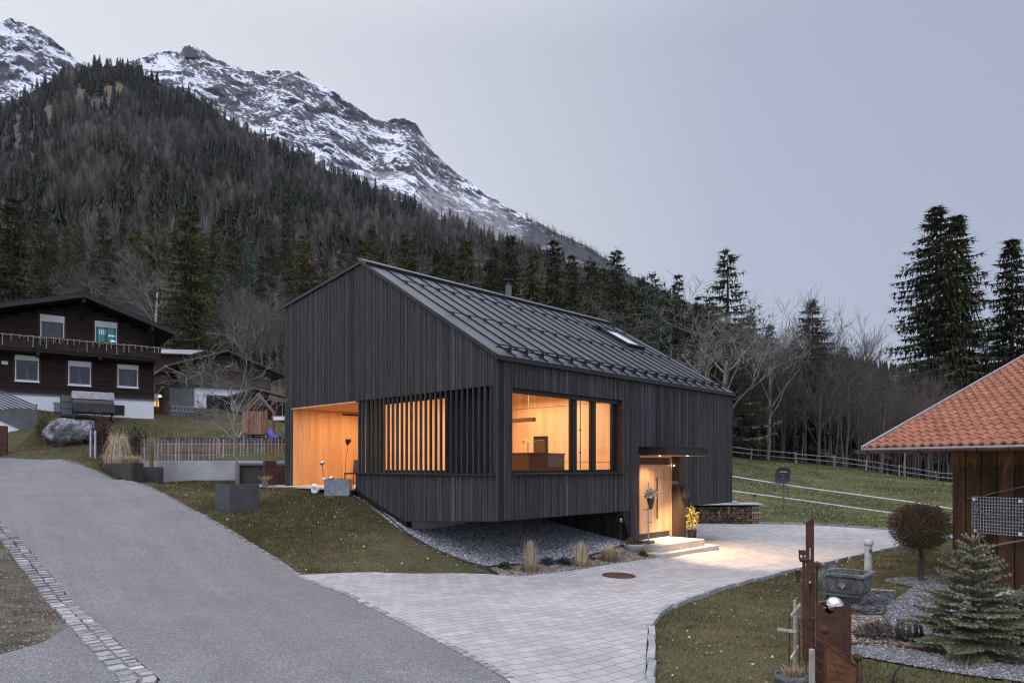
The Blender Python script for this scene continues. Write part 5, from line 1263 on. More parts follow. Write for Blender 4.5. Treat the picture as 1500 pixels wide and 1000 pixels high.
# boulder and shrub
def boulder(name, c, rx, ry, rz, seed, mat, label, cat='boulder'):
    V = []; F_ = []; n, m = 40, 24
    for i in range(m + 1):
        for j in range(n):
            a = 2 * math.pi * j / n; b = math.pi * i / m - math.pi / 2; v = Vector((math.cos(a) * math.cos(b), math.sin(a) * math.cos(b), math.sin(b)))
            s = 1 + .28 * mnoise.noise(v * 1.3 + Vector((seed, 0, 0))) + .16 * mnoise.noise(v * 3.1 + Vector((seed, 4, 0))) + .07 * mnoise.noise(v * 8 + Vector((0, seed, 0)))
            p = Vector((abs(v.x) ** .8 * (1 if v.x > 0 else -1), abs(v.y) ** .8 * (1 if v.y > 0 else -1), abs(v.z) ** .75 * (1 if v.z > 0 else -1))) * s
            V.append((p.x * rx, p.y * ry, p.z * rz))
    for i in range(m):
        for j in range(n): F_.append((i * n + j, i * n + (j + 1) % n, (i + 1) * n + (j + 1) % n, (i + 1) * n + j))
    o = npmesh(name, V, F_, mat, smooth=True, loc=c); return tag(o, label, cat)
boulder('boulder', atY(102, 30.2, .42), 1.06, .8, .58, 2.3, M['rock'], 'large grey limestone boulder on the grass above the road')
q = atY(64, 30.9, .3); k = thing('round_shrub', 'round brown leafless shrub left of the boulder', 'shrub', q)
leafball('foliage', M['thuja'], k, 900, .34, .34, .36, 5, .06, .3)

# long rusted planter with its plants
A, B, D = Vector((-13.43, 24.6)), Vector((-17.5, 29.0)), Vector((-13.58, 25.6)); C = B + (D - A)
k = thing('steel_planter', 'long rusted steel planter beside the road with tall dry grasses in it', 'planter', (A.x, A.y, -.95))
def pl(p, z): return (p.x - A.x, p.y - A.y, z + .95)
mb = MB()
for a, b in ((A, B), (B, C), (C, D), (D, A)):
    n = (b - a).normalized(); n = Vector((n.y, -n.x)) * -.03
    mb.hexa([pl(a, -.95), pl(b, -.95), pl(b + n, -.95), pl(a + n, -.95), pl(a, .1), pl(b, .1), pl(b + n, .1), pl(a + n, .1)])
mb.build('planter_wall', M['corten_dark'], k)
mb = MB(); mb.extr([pl(A, -.3), pl(B, -.3), pl(C, -.3), pl(D, -.3)], (0, 0, .36)); mb.build('soil', M['soil'], k)
def inpl(f, g): p = A + (B - A) * f + (D - A) * g; return (p.x, p.y, .05)
q = thing('pampas_grass', 'tall pale straw grass clump arching over in the rusted planter', 'grass clump', inpl(.42, .5)); tuft('blades', M['straw'], q, 800, 2.05, .12, .46, .86, 3, .012, tone=(.45, 1), segs=7)
for i, (f, g, h, l) in enumerate(((.58, .3, .55, 'low straw grass at the left foot of the tall pampas clump'), (.2, .3, .42, 'fluffy low grass at the road end of the rusted planter'), (.1, .6, .40, 'dry grass tuft at the near corner of the rusted planter'))):
    q = thing('dry_grass', l, 'grass clump', inpl(f, g)); tuft('blades', M['straw'], q, 260, h, .2, .35, .25, 7 + i, .008, tone=(.2, .9))
def hedge(px, Y, w, h, seed, label):
    q = atY(px, Y); k = thing('beech_shrub', label, 'shrub', q); mb = MB()
    for i in range(9): mb.tube([(R.uniform(-w, w) * .3, R.uniform(-.15, .15), 0), (R.uniform(-w, w) * .5, R.uniform(-.2, .2), h * R.uniform(.7, 1))], [.012, .005], 4)
    mb.build('stem', M['bark'], k); leafball('foliage', M['beech'], k, 1300, w * .5, .32, h * .52, seed, .075, .15, loc=(0, 0, h * .5), lump=.35)
hedge(148, 28.6, .85, 1.75, 11, 'narrow brown-leaved beech hedge column left of the pampas grass')
hedge(199, 28.8, 1.25, 1.55, 12, 'wider brown-leaved beech hedge right of the pampas grass')
t = MB(); t.tube([(0, 0, 0), (.02, 0, 1.9)], .016, 6); tag(t.build('bamboo_stake', M['straw'] if 0 else M['orange_trim'], loc=atY(149, 28.2)), 'thin tan stake tied in the narrow beech hedge', 'stake')
q = thing('wispy_grass', 'wispy brown reed grass in the dark square planter', 'grass clump', atY(221, 27.2, .55)); tuft('blades', M['straw'], q, 200, 1.35, .08, .09, .05, 21, .008, tone=(0, .4))
q = atY(223, 26.9); k = thing('square_planter', 'dark square planter against the pale garden wall', 'planter', (q.x, q.y, q.z - .15), .12)
mb = MB(); mb.box(-.31, .31, -.3, .3, 0, .86); mb.build('planter_box', M['anthracite'], k, bevel=.01); mb = MB(); mb.box(-.28, .28, -.27, .27, .861, .875); mb.build('soil', M['soil'], k)
q = atY(136, 28.2); k = thing('gate_post', 'pair of thin galvanised posts at the end of the picket fence', 'post', q)
for x in (-.08, .1): mb = MB(); mb.box(x - .035, x + .035, -.03, .03, -.1, 1.12); mb.build('post', M['galv'], k)
# garden wall, picket fence, raised bed
t = MB(); t.box(-14.9, -8.2, 28.0, 28.24, -1.1, .21); tag(t.build('garden_wall', M['concrete'], bevel=.008), 'low pale concrete retaining wall left of the house', 'wall')
k = thing('picket_fence', 'grey chestnut picket fence standing on top of the concrete garden wall', 'fence', (-12, 28.75, .2))
x = -15.6
while x < -8.1:
    z = .25; mb = MB(); l = R.uniform(-.03, .03); h = R.uniform(.82, .98); xx_ = x + R.uniform(-.02, .02)
    mb.tube([(xx_ + 12, 0, -.1), (xx_ + 12 + l * .5, R.uniform(-.01, .01), h * .6), (xx_ + 12 + l, 0, h)], [R.uniform(.034, .044), .036, .022], 5, tone=R.random()); mb.build('picket', M['red_wood'] if x > -10.2 and R.random() < .6 else M['grey_wood'], k); x += .142
for z in (.25, .7): mb = MB(); mb.tube([(-3.6, .03, z), (3.9, .03, z)], .012, 5); mb.build('wire', M['galv'], k)
q = Vector((-12.6, 30.1, hz(-12.6, 30.1))); k = thing('raised_bed', 'raised bed edged with dark and reddish boards behind the picket fence', 'raised bed', q)
mb = MB(); mb.box(-2.6, 2.4, -.03, .03, -.2, .42); mb.build('board', M['tarp_dark'], k); mb = MB(); mb.box(-2.1, 1.2, -.45, -.4, -.2, .2); mb.build('board', M['red_wood'], k)
mb = MB(); mb.box(-2.6, 2.4, .031, 1.2, -.2, .38); mb.build('soil', M['soil'], k)
# rusty screens at the house's left corner
q = Vector((-9.9, 26.3, hz(-9.9, 26.3) - .1)); k = thing('steel_screen', 'dark framed rusty steel screen left of the rust pillar', 'screen', q)
mb = MB(); mb.box(-.52, -.36, -.08, .3, 0, .95); mb.box(-.359, 1.5, -.08, .3, .87, .95); mb.build('screen_frame', M['grey_metal'], k); mb = MB(); mb.box(-.36, 1.5, .05, .1, 0, .87); mb.build('screen_panel', M['corten_dark'], k)
q = atY(395, 24.9); t = MB(); t.box(-.2, .2, -.2, .2, -.2, 1.0); tag(t.build('rust_pillar', M['corten'], loc=q, rz=HRZ - .3, bevel=.006), 'square rusted steel pillar beside the terrace, left of the house corner', 'pillar')
q = atY(411, 25.6); t = MB(); t.box(-.28, .4, -.02, .03, -.2, .78); tag(t.build('rust_screen', M['corten'], loc=q), 'low rusted steel panel between the rust pillar and the house corner', 'panel')
q = atY(388, 23.9, 0); k = thing('potted_grass', 'small zinc pot of dry grass in front of the rust pillar', 'potted plant', (q.x, q.y, max(q.z, -.74))); mb = MB(); mb.lathe([(.1, 0), (.12, .18), (.11, .18), (.1, .15)], 14); mb.build('pot', M['zinc'], k); tuft('blades', M['straw'], k, 160, .38, .07, .34, .35, 31, .006, loc=(0, 0, .15))
# tree planter
q = atY(347.5, 20.75); k = thing('tree_planter', 'large dark grey box planter with a bare multi-branched tree in it', 'planter', (q.x, q.y, -1.40), HRZ)
for (x0, x1, y0, y1) in ((-.45, .45, -.48, -.44), (-.45, .45, .44, .48), (-.45, -.41, -.439, .439), (.41, .45, -.439, .439)): mb = MB(); mb.box(x0, x1, y0, y1, 0, .86); mb.build('side_plate', M['anthracite'], k)
mb = MB(); mb.box(-.409, .409, -.439, .439, .1, .78); mb.build('soil', M['soil'], k)
M['bark_pale'] = pm('pale grey bark', (.13, .122, .115), (.235, .222, .21), 6, .85, stretch=(2, 2, .5), bump=.3)
PTREE = proto_bare(4.75, 57, M['bark_pale'], M['bark_pale'], depth=4, spread=.5, nb=(4, 5), trunk_f=.5, r0=.048, up=.05, minr=.0055)
bare((q.x + .05, q.y, -.65), PTREE, 4.75, 5.4, 'bare ornamental tree growing from the large grey box planter', name='ornamental_tree', rz=1.0, wide=.92)
# zinc planter by the loggia with its ornaments
q = atY(496, 21.15); PZ = -.90
k = thing('zinc_planter', 'bluish zinc planter box in front of the lit loggia', 'planter', (q.x, q.y, PZ), .05)
mb = MB(); mb.box(-.37, .37, -.28, -.26, .0, .5); mb.box(-.37, .37, .26, .28, 0, .5); mb.box(-.37, -.35, -.259, .259, 0, .5); mb.box(.35, .37, -.259, .259, 0, .5); mb.build('side_plate', M['zinc'], k)
mb = MB(); mb.box(-.349, .349, -.259, .259, .05, .45); mb.build('soil', M['soil'], k); mb = MB(); mb.box(-.33, .36, -.27, .27, -.08, -.001); mb.build('foot', M['stone_dark'], k)
tuft('sprout', M['box_leaf'], k, 60, .09, .25, .03, .1, 5, .008, loc=(0.05, 0, .45))
def pz(px, py, dy=0): Y = q.y + dy; return Vector(((px - HX) / F * Y, Y, (HY - py) / F * Y))
t = pz(472, 678); k = thing('silver_ball_stake', 'mirror ball on a thin stake in the zinc planter', 'garden ornament', (t.x, t.y, PZ + .45)); mb = MB(); mb.ball((0, 0, t.z - PZ - .45), .072, 18); mb.build('ball', M['silver'], k, smooth=True); mb = MB(); mb.tube([(.05, 0, 0), (.03, 0, .2), (0, 0, t.z - PZ - .5)], .008, 5); mb.build('stake', M['dark_metal'], k)
t = pz(485, 697.5); mb = MB(); mb.ball((0, 0, 0), .085, 18, sz=.85); tag(mb.build('mirror_ball', M['silver'], loc=(t.x, t.y, PZ + .52), smooth=True), 'flattened mirror ball lying in the zinc planter', 'garden ornament')
t = pz(476, 701); mb = MB(); mb.ball((0, 0, 0), .055, 14); tag(mb.build('white_ball', M['white_paint'], loc=(t.x, t.y - .1, PZ + .5), smooth=True), 'small white ball lying at the left rim of the zinc planter', 'garden ornament')
def heart(n=22):
    o = []
    for i in range(n):
        a = 2 * math.pi * i / n; o.append((16 * math.sin(a) ** 3 / 16, (13 * math.cos(a) - 5 * math.cos(2 * a) - 2 * math.cos(3 * a) - math.cos(4 * a)) / 16))
    return o
t = pz(510, 647); k = thing('heart_stake', 'black heart on a tall thin stake in the zinc planter', 'garden ornament', (t.x, t.y, PZ + .45)); hz_ = t.z - PZ - .45
mb = MB(); mb.extr([(.085 * x + (.03 * y if y < 0 else 0), 0, hz_ + .13 * y) for x, y in heart()], (0, .012, 0)); mb.build('heart', M['black'], k); mb = MB(); mb.tube([(-.12, 0, 0), (-.06, 0, hz_ * .6), (.0, 0, hz_ - .13)], .007, 5); mb.build('stake', M['black'], k)
t = atY(460.5, 21.6); k = thing('ceramic_shell', 'white ceramic shell ornament left of the zinc planter', 'garden ornament', (t.x, t.y, max(t.z, -.86)), .2)
mb = MB(); 
for i in range(20): a = i * .42; r = .03 + .004 * i; mb.ball((r * math.cos(a) * .9, 0, .12 + r * math.sin(a)), .018 + .0035 * i, 8)
mb.build('shell', M['white_paint'], k, smooth=True)

# ---------------------------------------------------------------- buildings behind: log barn, sheds, playground
def frame_thing(name, label, cat, px, Y, ang, z): x = (px - HX) / F * Y; return thing(name, label, cat, (x, Y, z), ang)
k = frame_thing('log_barn', 'weathered log barn on a white rendered base, right behind the dark shed', 'barn', 276, 43.0, .62, 2.6)
mb = MB(); z = 4.55 - 2.6 + .35
W_ = 4.9
for i in range(16):
    z0 = 2.4 + i * .19; x0, x1 = 0.0, W_
    zl = z0 - 3.9
    if z0 > 3.7: x0 = (z0 - 3.7) / .34; x1 = W_ - (z0 - 3.7) / .42
    if x1 - x0 < .4: break
    mb.bar((x0 - .12, 0, z0), (x1 + .1, 0, z0), .2, .185)
    if z0 < 3.7: mb.bar((0, -.1, z0 + .09), (0, 6, z0 + .09), .2, .185)
mb.build('log_wall', M['log_grey'], k)
mb = MB(); mb.box(-.1, W_, .05, 6, -1, 2.3); mb.build('rendered_base', M['white_wall'], k)
mb = MB(); mb.box(1.05, 2.5, .0, .049, .95, 1.85); mb.build('base_window', M['frame'], k)
mb = MB(); mb.box(1.12, 1.75, -.015, -.001, 1.02, 1.78); mb.box(1.8, 2.43, -.015, -.001, 1.02, 1.78); mb.build('pane', M['pane_dark'], k)
mb = MB(); ap = 2.1
for (xa, za, xb, zb) in ((-1.3, 3.35, ap, 4.55), (ap, 4.55, W_ + .9, 3.25)):
    mb.hexa([(xa, -.8, za), (xb, -.8, zb), (xb, 6.5, zb), (xa, 6.5, za), (xa, -.8, za + .12), (xb, -.8, zb + .12), (xb, 6.5, zb + .12), (xa, 6.5, za + .12)])
mb.build('roof', M['log_grey'], k)
mb = MB(); mb.tube([(-1.35, -.75, 3.36), (-1.35, 6.4, 3.36)], .06, 8); mb.tube([(-1.3, -.6, 3.3), (-.2, -.15, 2.95), (-.13, -.12, 2.2), (-.13, -.12, 1.9)], .045, 8); mb.build('gutter_pipe', M['galv'], k)
M['warm_glow'] = emit_mat('warm lit window', (1, .55, .18), .12)
k = frame_thing('glazed_porch', 'warmly lit glazed porch glimpsed between the chalet and the dark shed', 'porch', 229, 42, .2, 2.6)
mb = MB(); mb.box(-.5, .5, 0, 1.5, 1.3, 1.75); mb.box(-.5, .5, 0, 1.5, -.6, .25); mb.box(-.5, -.42, 0, .1, .251, 1.299); mb.box(.0, .06, 0, .1, .251, 1.299); mb.box(-.419, .5, 0, .08, .7, .76); mb.build('porch_frame', M['white_paint'], k)
mb = MB(); mb.box(-.42, .5, .12, .16, .25, 1.3); mb.build('lit_window', M['warm_glow'], k)
k = frame_thing('outbuilding', 'outbuilding with a pale corrugated sheet roof beside the chalet gable', 'outbuilding', 248, 50, .2, 6.0)
mb = MB(); 
for i in range(22): mb.hexa([(-1.3 + i * .13, 0, 2.05), (-1.18 + i * .13, 0, 2.05), (-1.0 + i * .13, 2.6, 2.7), (-1.12 + i * .13, 2.6, 2.7), (-1.3 + i * .13, 0, 2.12), (-1.18 + i * .13, 0, 2.12), (-1.0 + i * .13, 2.6, 2.77), (-1.12 + i * .13, 2.6, 2.77)])
mb.build('roof', M['galv'], k); mb = MB(); mb.box(-1.1, 1.3, .4, 2.4, -3, 2.05); mb.build('wall', M['chalet_wood'], k)
q = atY(249, 38.0); k = thing('garden_shed', 'dark grey metal garden shed with a ladder leaning along its front', 'shed', (q.x, q.y, q.z), .8)
mb = MB()
for i in range(13): mb.box(.0 + i * .1, .092 + i * .1, -.012, .3, .22, 1.62)
mb.box(0, 1.3, .31, 1.6, .22, 1.62); mb.box(-.015, -.001, .0, 1.6, .22, 1.62); mb.build('shed_wall', M['grey_metal'], k)
mb = MB(); mb.hexa([(-.12, -.12, 1.62), (1.4, -.12, 1.62), (1.4, 1.7, 1.70), (-.12, 1.7, 1.70), (-.12, -.12, 1.69), (1.4, -.12, 1.69), (1.4, 1.7, 1.78), (-.12, 1.7, 1.78)]); mb.build('roof', M['dark_metal'], k)
mb = MB(); mb.box(-.1, 1.4, -.1, 1.7, -.4, .21); mb.build('shed_base', M['stone_dark'], k)
q2 = q + Vector((.08, -.08, .24)); k = thing('ladder', 'aluminium ladder lying on edge along the dark shed', 'ladder', q2, .8)
for z in (0, .27): mb = MB(); mb.box(.02, 1.32, -.03, 0, z, z + .03); mb.build('rail', M['galv'], k)
for i in range(7): mb = MB(); mb.box(.1 + i * .18, .125 + i * .18, -.025, -.005, .031, .269); mb.build('rung', M['galv'], k)
q = atY(235.5, 37.6); k = thing('wall_lamp', 'small glowing lamp on the corner of the dark shed', 'lamp', (q.x - .05, q.y, 3.75)); mb = MB(); mb.ball((0, 0, 0), .05, 10); mb.build('bulb', emit_mat('lamp bulb', (1, .72, .3), 8), k); mb = MB(); mb.box(-.02, .1, .03, .1, -.05, .05); mb.build('bracket', M['dark_metal'], k)
l = bpy.data.lights.new('shed_lamp', 'POINT'); l.energy = 1.2; l.color = (1, .62, .25); lo = bpy.data.objects.new('shed_lamp', l); COL.objects.link(lo); lo.location = (q.x - .1, q.y - .2, 3.75)
k = frame_thing('timber_hut', 'small dark timber hut with a grey roof behind the play tower', 'hut', 372, 43.5, .1, 3.0)
mb = MB(); 
for i in range(12): mb.box(-.2 + i * .2, -.01 + i * .2, 0, .1, -.6, 1.0 + .36 * max(0, 1 - abs(i - 1) * .15))
mb.box(-.2, 2.2, .1, 3, -.6, 1.0); mb.build('hut_wall', M['chalet_wood'], k)
mb = MB()
for (xa, za, xb, zb) in ((-1.5, 1.15, .15, 1.75), (.15, 1.75, 2.6, 1.12)): mb.hexa([(xa, -.6, za), (xb, -.6, zb), (xb, 3, zb), (xa, 3, za), (xa, -.6, za + .1), (xb, -.6, zb + .1), (xb, 3, zb + .1), (xa, 3, za + .1)])
mb.build('roof', M['grey_metal'], k)
# play tower
TY = 33.0; gx0 = lambda px: (px - 378) / F * TY
q = atY(378, TY); gz = lambda py: (HY - py) / F * TY - q.z
k = thing('play_tower', 'wooden play tower with reddish board sides and an open A-frame roof', 'play tower', q)
for px in (364, 395):
    for y in (-.45, .55): mb = MB(); mb.box(gx0(px) - .05, gx0(px) + .05, y - .05, y + .05, -.2, gz(602)); mb.build('leg', M['red_wood'], k)
for px in (354, 360): mb = MB(); mb.box(gx0(px) - .04, gx0(px) + .04, .2, .28, -.2, gz(598)); mb.build('post', M['grey_wood'], k)
mb = MB()
for i in range(9): x = gx0(366) + i * .105; mb.box(x, x + .085, -.52, -.501, gz(635), gz(603) + R.uniform(-.02, .02))
mb.build('front_panel', M['red_wood'], k)
mb = MB(); mb.box(gx0(362), gx0(397), -.5, .6, gz(637), gz(635.2)); mb.build('platform', M['red_wood'], k)
for y, dx in ((-.5, 0), (.5, -8)):
    ap = (gx0(384 + dx), y, gz(579)); mb = MB(); mb.bar(ap, (gx0(362 + dx), y, gz(602)), .06, .09); mb.bar(ap, (gx0(405 + dx), y, gz(604)), .06, .09); mb.build('roof_frame', M['red_wood'], k)
mb = MB(); mb.bar((gx0(385), -.55, gz(578)), (gx0(376), .55, gz(579)), .09, .06); mb.build('ridge_beam', M['grey_wood'], k)
mb = MB(); mb.tube([(gx0(398), 0, gz(611)), (gx0(470), .3, gz(609))], .055, 8); mb.build('swing_beam', M['grey_wood'], k)
M['blue_slide'] = pm('blue plastic slide', (.05, .07, .30), (.07, .09, .36), 4, .4, bump=0)
mb = MB(); mb.tube([(gx0(396), -.1, gz(632)), (gx0(403), -.5, gz(640)), (gx0(412), -1, gz(643)), (gx0(425), -1.5, gz(645))], [.16, .16, .15, .15], 8); mb.build('slide', M['blue_slide'], k)
for px in (356, 361): mb = MB(); mb.bar((gx0(px), -.6, gz(633)), (gx0(px - 3), -1.4, gz(662)), .05); mb.build('ladder_rail', M['grey_wood'], k)
q = atY(407, 32.6); k = thing('swing_seat', 'pale swing seat hanging beside the play tower', 'swing', (q.x, q.y, q.z)); mb = MB(); mb.box(-.18, .3, -.1, .1, .95, 1.1); mb.build('seat', M['white_paint'], k)
for x in (-.1, .2): mb = MB(); mb.tube([(x, 0, 1.1), (x, .1, 1.75)], .01, 4); mb.build('rope', M['grey_wood'], k)
# ---------------------------------------------------------------- things at the entrance
def gpt(px, py): return G(px, py)
q = G(931, 811); q = q + Vector((0, .28, 0)); k = thing('bowl_planter', 'round concrete bowl planted with low bronze plants beside the steps', 'planter', (q.x, q.y, q.z))
mb = MB(); mb.lathe([(.14, 0), (.24, .08), (.30, .2), (.31, .26), (.28, .26), (.26, .2), (.001, .19)], 26); mb.build('bowl', M['concrete'], k, smooth=True)
leafball('foliage', M['pot_plant'], k, 700, .30, .30, .14, 4, .05, .3, loc=(0, 0, .26), cut=-.1)
q = hw(5.95, -.5); k = thing('flower_stand', 'thin metal stand with a dried flower bouquet standing on the steps', 'flower stand', (q.x, q.y, -2.335), HRZ)
mb = MB(); mb.box(-.16, .16, -.12, .12, 0, .09); mb.build('base', M['stone_dark'], k, bevel=.008)
mb = MB(); mb.tube([(0, 0, .09), (0, 0, 1.85)], .022, 8); mb.build('rod', M['galv'], k)
mb = MB(); mb.box(-.28, .16, -.015, .015, 1.02, 1.04); mb.box(-.05, .16, -.015, .015, .62, .64); mb.build('cross_bar', M['dark_metal'], k)
mb = MB(); mb.lathe([(.06, 1.05), (.12, 1.36), (.11, 1.36), (.05, 1.08)], 14, (.06, -.04, 0)); mb.build('vase', M['reveal'], k)
leafball('bouquet', M['blossom'], k, 420, .19, .19, .18, 6, .06, .2, loc=(.07, -.05, 1.46), cut=-.6)
q = G(909.5, 800); k = thing('bird_feeder', 'little house-shaped bird feeder on a stake by the dark base wall', 'bird feeder', (q.x, q.y, q.z))
mb = MB(); mb.tube([(0, 0, 0), (0, 0, .72)], .012, 6); mb.build('stake', M['corten'], k)
mb = MB()
for a, b in (((-.09, 0, .72), (-.09, 0, .88)), ((.09, 0, .72), (.09, 0, .88)), ((-.09, 0, .72), (.09, 0, .72)), ((-.12, 0, .86), (0, 0, .98)), ((.12, 0, .86), (0, 0, .98))): mb.bar(a, b, .012, .04, up=(0, 1, 0))
mb.build('feeder_frame', M['corten'], k); mb = MB(); mb.ball((0, 0, .80), .04, 10); mb.lathe([(.03, .73), (.05, .76)], 10); mb.build('feeder_ball', M['blossom'], k)
q = hw(8.99, -.24); k = thing('potted_conifer', 'yellow green shrub in a dark pot right of the front door', 'potted plant', (q.x, q.y, -2.70))
mb = MB(); mb.lathe([(.12, 0), (.16, .56), (.14, .56), (.13, .5), (.001, .49)], 16); mb.build('pot', M['dark_metal'], k)
leafball('foliage', M['gold_leaf'], k, 900, .19, .19, .40, 8, .06, .1, loc=(0, 0, .92), lump=.6)
# manhole
q = G(906.5, 845.5); k = thing('manhole_cover', 'rusty round manhole cover in the paving', 'manhole cover', (q.x, q.y, q.z + .045))
k.rotation_euler = (math.atan((hz(q.x, q.y + .3) - hz(q.x, q.y - .3)) / .6), -math.atan((hz(q.x + .3, q.y) - hz(q.x - .3, q.y)) / .6), 0)
mb = MB(); mb.lathe([(.38, -.02), (.38, .012), (.33, .016), (.33, .012), (.001, .014)], 30); mb.build('cover', M['corten'], k)
mb = MB(); mb.lathe([(.415, -.02), (.415, .010), (.382, .010), (.382, -.02)], 30); mb.build('ring', M['corten_dark'], k)
# woodpile
WL = G(1022, 765); WR = G(1101, 766.5); d = (WR - WL); d.z = 0; wl = d.length + .6; d.normalize()
k = thing('woodpile', 'low stack of split firewood under a pale metal sheet beyond the steps', 'woodpile', (WR.x, WR.y, min(WL.z, WR.z)), math.atan2(d.y, d.x))
mb = MB(); ends = []
def hgt(x): return .92 + (.42 - .92) * 0 - (0 if x < -.01 else 0) - .0 * x
z = .06; row = 0
while z < .80:
    x = -wl - 1.0 + (row % 2) * .06
    while x < -.02:
        if z < .78: 
            r = R.uniform(.045, .066); n = R.choice((5, 6, 7)); mb.tube([(x, R.uniform(-.05, .0), z + R.uniform(-.01, .01)), (x, .35, z)], r, n)
        x += .122
    z += .108; row += 1
o = mb.build('firewood', pm('split firewood', (.10, .068, .043), (.22, .155, .10), 14, .85, tone=.6, bump=.3), k); o['kind'] = 'stuff'
mb = MB()
for i in range(7):
    if i % 2: [mb.bar((.02 + .11 * j, -.05, .06 + i * .11), (.02 + .11 * j, .4, .06 + i * .11), .07, .09) for j in range(4)]
    else: [mb.bar((-.02, -.04 + .12 * j, .06 + i * .11), (.4, -.04 + .12 * j, .06 + i * .11), .07, .09) for j in range(4)]
mb.build('cross_stack', pm('cut billets', (.22, .17, .12), (.36, .29, .21), 14, .85, tone=.3, bump=.3), k)
mb = MB(); mb.hexa([(-wl - 1, -.16, .86), (.5, -.16, .84), (.5, .55, .90), (-wl - 1, .55, .92), (-wl - 1, -.16, .885), (.5, -.16, .865), (.5, .55, .925), (-wl - 1, .55, .945)]); mb.build('cover_sheet', M['galv'], k)
mb = MB(); mb.box(-.9, -.62, .1, .3, .93, 1.0); mb.box(-2.3, -2.0, .1, .3, .93, 1.0); mb.build('weight_stone', M['stone_pale'], k)
mb = MB(); mb.box(-wl - 1, .6, .45, 1.3, -.2, .82); mb.build('rear_stack', M['soil'], k)
# heart on the meadow, satellite dish
q = G(1105.5, 751); hh = (q - Vector((0, 0, 0))).y * (751 - 725) / F; k = thing('heart_ornament', 'small rusty heart on a rod in the meadow above the woodpile', 'garden ornament', (q.x, q.y, q.z))
mb = MB(); mb.extr([(.10 * x, 0, hh + .11 * y) for x, y in heart()], (0, .012, 0)); mb.build('heart', M['corten'], k); mb = MB(); mb.tube([(0, .006, -.1), (0, .006, hh - .1)], .006, 4); mb.build('rod', M['corten'], k)
q = G(1148, 753); s = q.y / F; k = thing('satellite_dish', 'anthracite satellite dish with white lettering on a pole in the meadow', 'satellite dish', (q.x, q.y, q.z))
mb = MB(); mb.tube([(0, 0, -.2), (0, 0, 45 * s)], .035, 8); mb.build('pole', M['grey_metal'], k)
M['dish'] = pm('anthracite dish', (.030, .032, .04), (.045, .048, .056), 4, .45, bump=.02, fine=.1)
pts = []
for i in range(28):
    a = 2 * math.pi * i / 28; c, s_ = math.cos(a), math.sin(a); x = abs(c) ** .55 * (1 if c > 0 else -1) * 11.2; y = abs(s_) ** .55 * (1 if s_ > 0 else -1) * 12
    pts.append(((x + y * .10 - 3) * s, (y + 57) * s))
cen = Vector((sum(p[0] for p in pts) / 28, 0, sum(p[1] for p in pts) / 28)); V = [(cen.x, -.13 + .10, cen.z)]; Fc = []
V = []
for r_, dy in ((.001, -.10), (.35, -.105), (.7, -.12), (1.0, -.15)):
    for p in pts: V.append((cen.x + (p[0] - cen.x) * r_, dy, cen.z + (p[1] - cen.z) * r_))
nV = len(V); V += [(x, y + .02, z) for x, y, z in V]
for r_ in range(3):
    for i in range(28):
        j = (i + 1) % 28; Fc.append((r_ * 28 + i, r_ * 28 + j, (r_ + 1) * 28 + j, (r_ + 1) * 28 + i)); Fc.append((nV + r_ * 28 + i, nV + (r_ + 1) * 28 + i, nV + (r_ + 1) * 28 + j, nV + r_ * 28 + j))
for i in range(28): j = (i + 1) % 28; Fc.append((84 + i, 84 + j, nV + 84 + j, nV + 84 + i))
mb = MB(); mb.add(V, [f[::-1] for f in Fc]); di = mb.build('dish', M['dish'], k)
text_obj('lettering', 'TechniSat', 5.2 * s * 1.0 if 0 else .085, M['white_paint'], di, (cen.x + .02, -.155, cen.z + .17), (math.radians(90), 0, 0))
mb = MB()
for (a, b) in ((-.03, .02), (.04, .02), (-.06, -.12), (.02, -.12)): mb.box(cen.x + a, cen.x + a + .02, -.128, -.108, cen.z + b, cen.z + b + .012)
mb.build('bolt', M['white_paint'], di)
mb = MB(); mb.bar((0, -.02, 45 * s), (0, -.1, 47 * s), .07); mb.build('bracket', M['grey_metal'], k)
# tape fence
tp = [(1040, 32), (1174, 33.5), (1338, 31.0), (1440, 30.0)]
tops = [(692, 714), (713, 732), (735, 755), (752, 772)]
k = thing('tape_fence', 'pale electric tape fence of two strands crossing the meadow', 'fence', atY(1174, 33.5))
o3 = atY(1174, 33.5); pp = []
for (px, Y), (a, b) in zip(tp, tops):
    p = atY(px, Y); za, zb = (HY - a) / F * Y, (HY - b) / F * Y; pp.append((p, za, zb))
    mb = MB(); mb.tube([p - o3 - Vector((0, 0, .1)), Vector((p.x, p.y, za + .06)) - o3], .018, 6); mb.build('post', M['grey_wood'], k)
for i in range(3):
    for j in (1, 2):
        a = Vector((pp[i][0].x, pp[i][0].y, pp[i][j])) - o3; b = Vector((pp[i + 1][0].x, pp[i + 1][0].y, pp[i + 1][j])) - o3; mb = MB(); mb.bar(a, b, .01, .045); mb.build('tape', M['white_paint'], k)
# rail fence along the wood
k0 = atY(1222, 73); k = thing('rail_fence', 'weathered two-rail fence along the edge of the bare wood', 'fence', k0)
pxl = [1010, 1055, 1100, 1166, 1222, 1268, 1317, 1372, 1420, 1480, 1560]; tops = []
for px in pxl:
    p = atY(px, 73 + .4 * math.sin(px)); l = R.uniform(-.12, .12); mb = MB(); mb.bar(p - k0 - Vector((0, 0, .2)), p - k0 + Vector((l, 0, 1.18)), .11); mb.build('post', M['grey_wood'], k); tops.append(p - k0 + Vector((0, -.08, 0)))
for a, b in zip(tops[:-1], tops[1:]):
    for z in (1.0, .5): mb = MB(); mb.bar(a + Vector((0, 0, z + R.uniform(-.05, .05))), b + Vector((0, 0, z + R.uniform(-.05, .05))), .05, .085); mb.build('rail', M['grey_wood'], k)

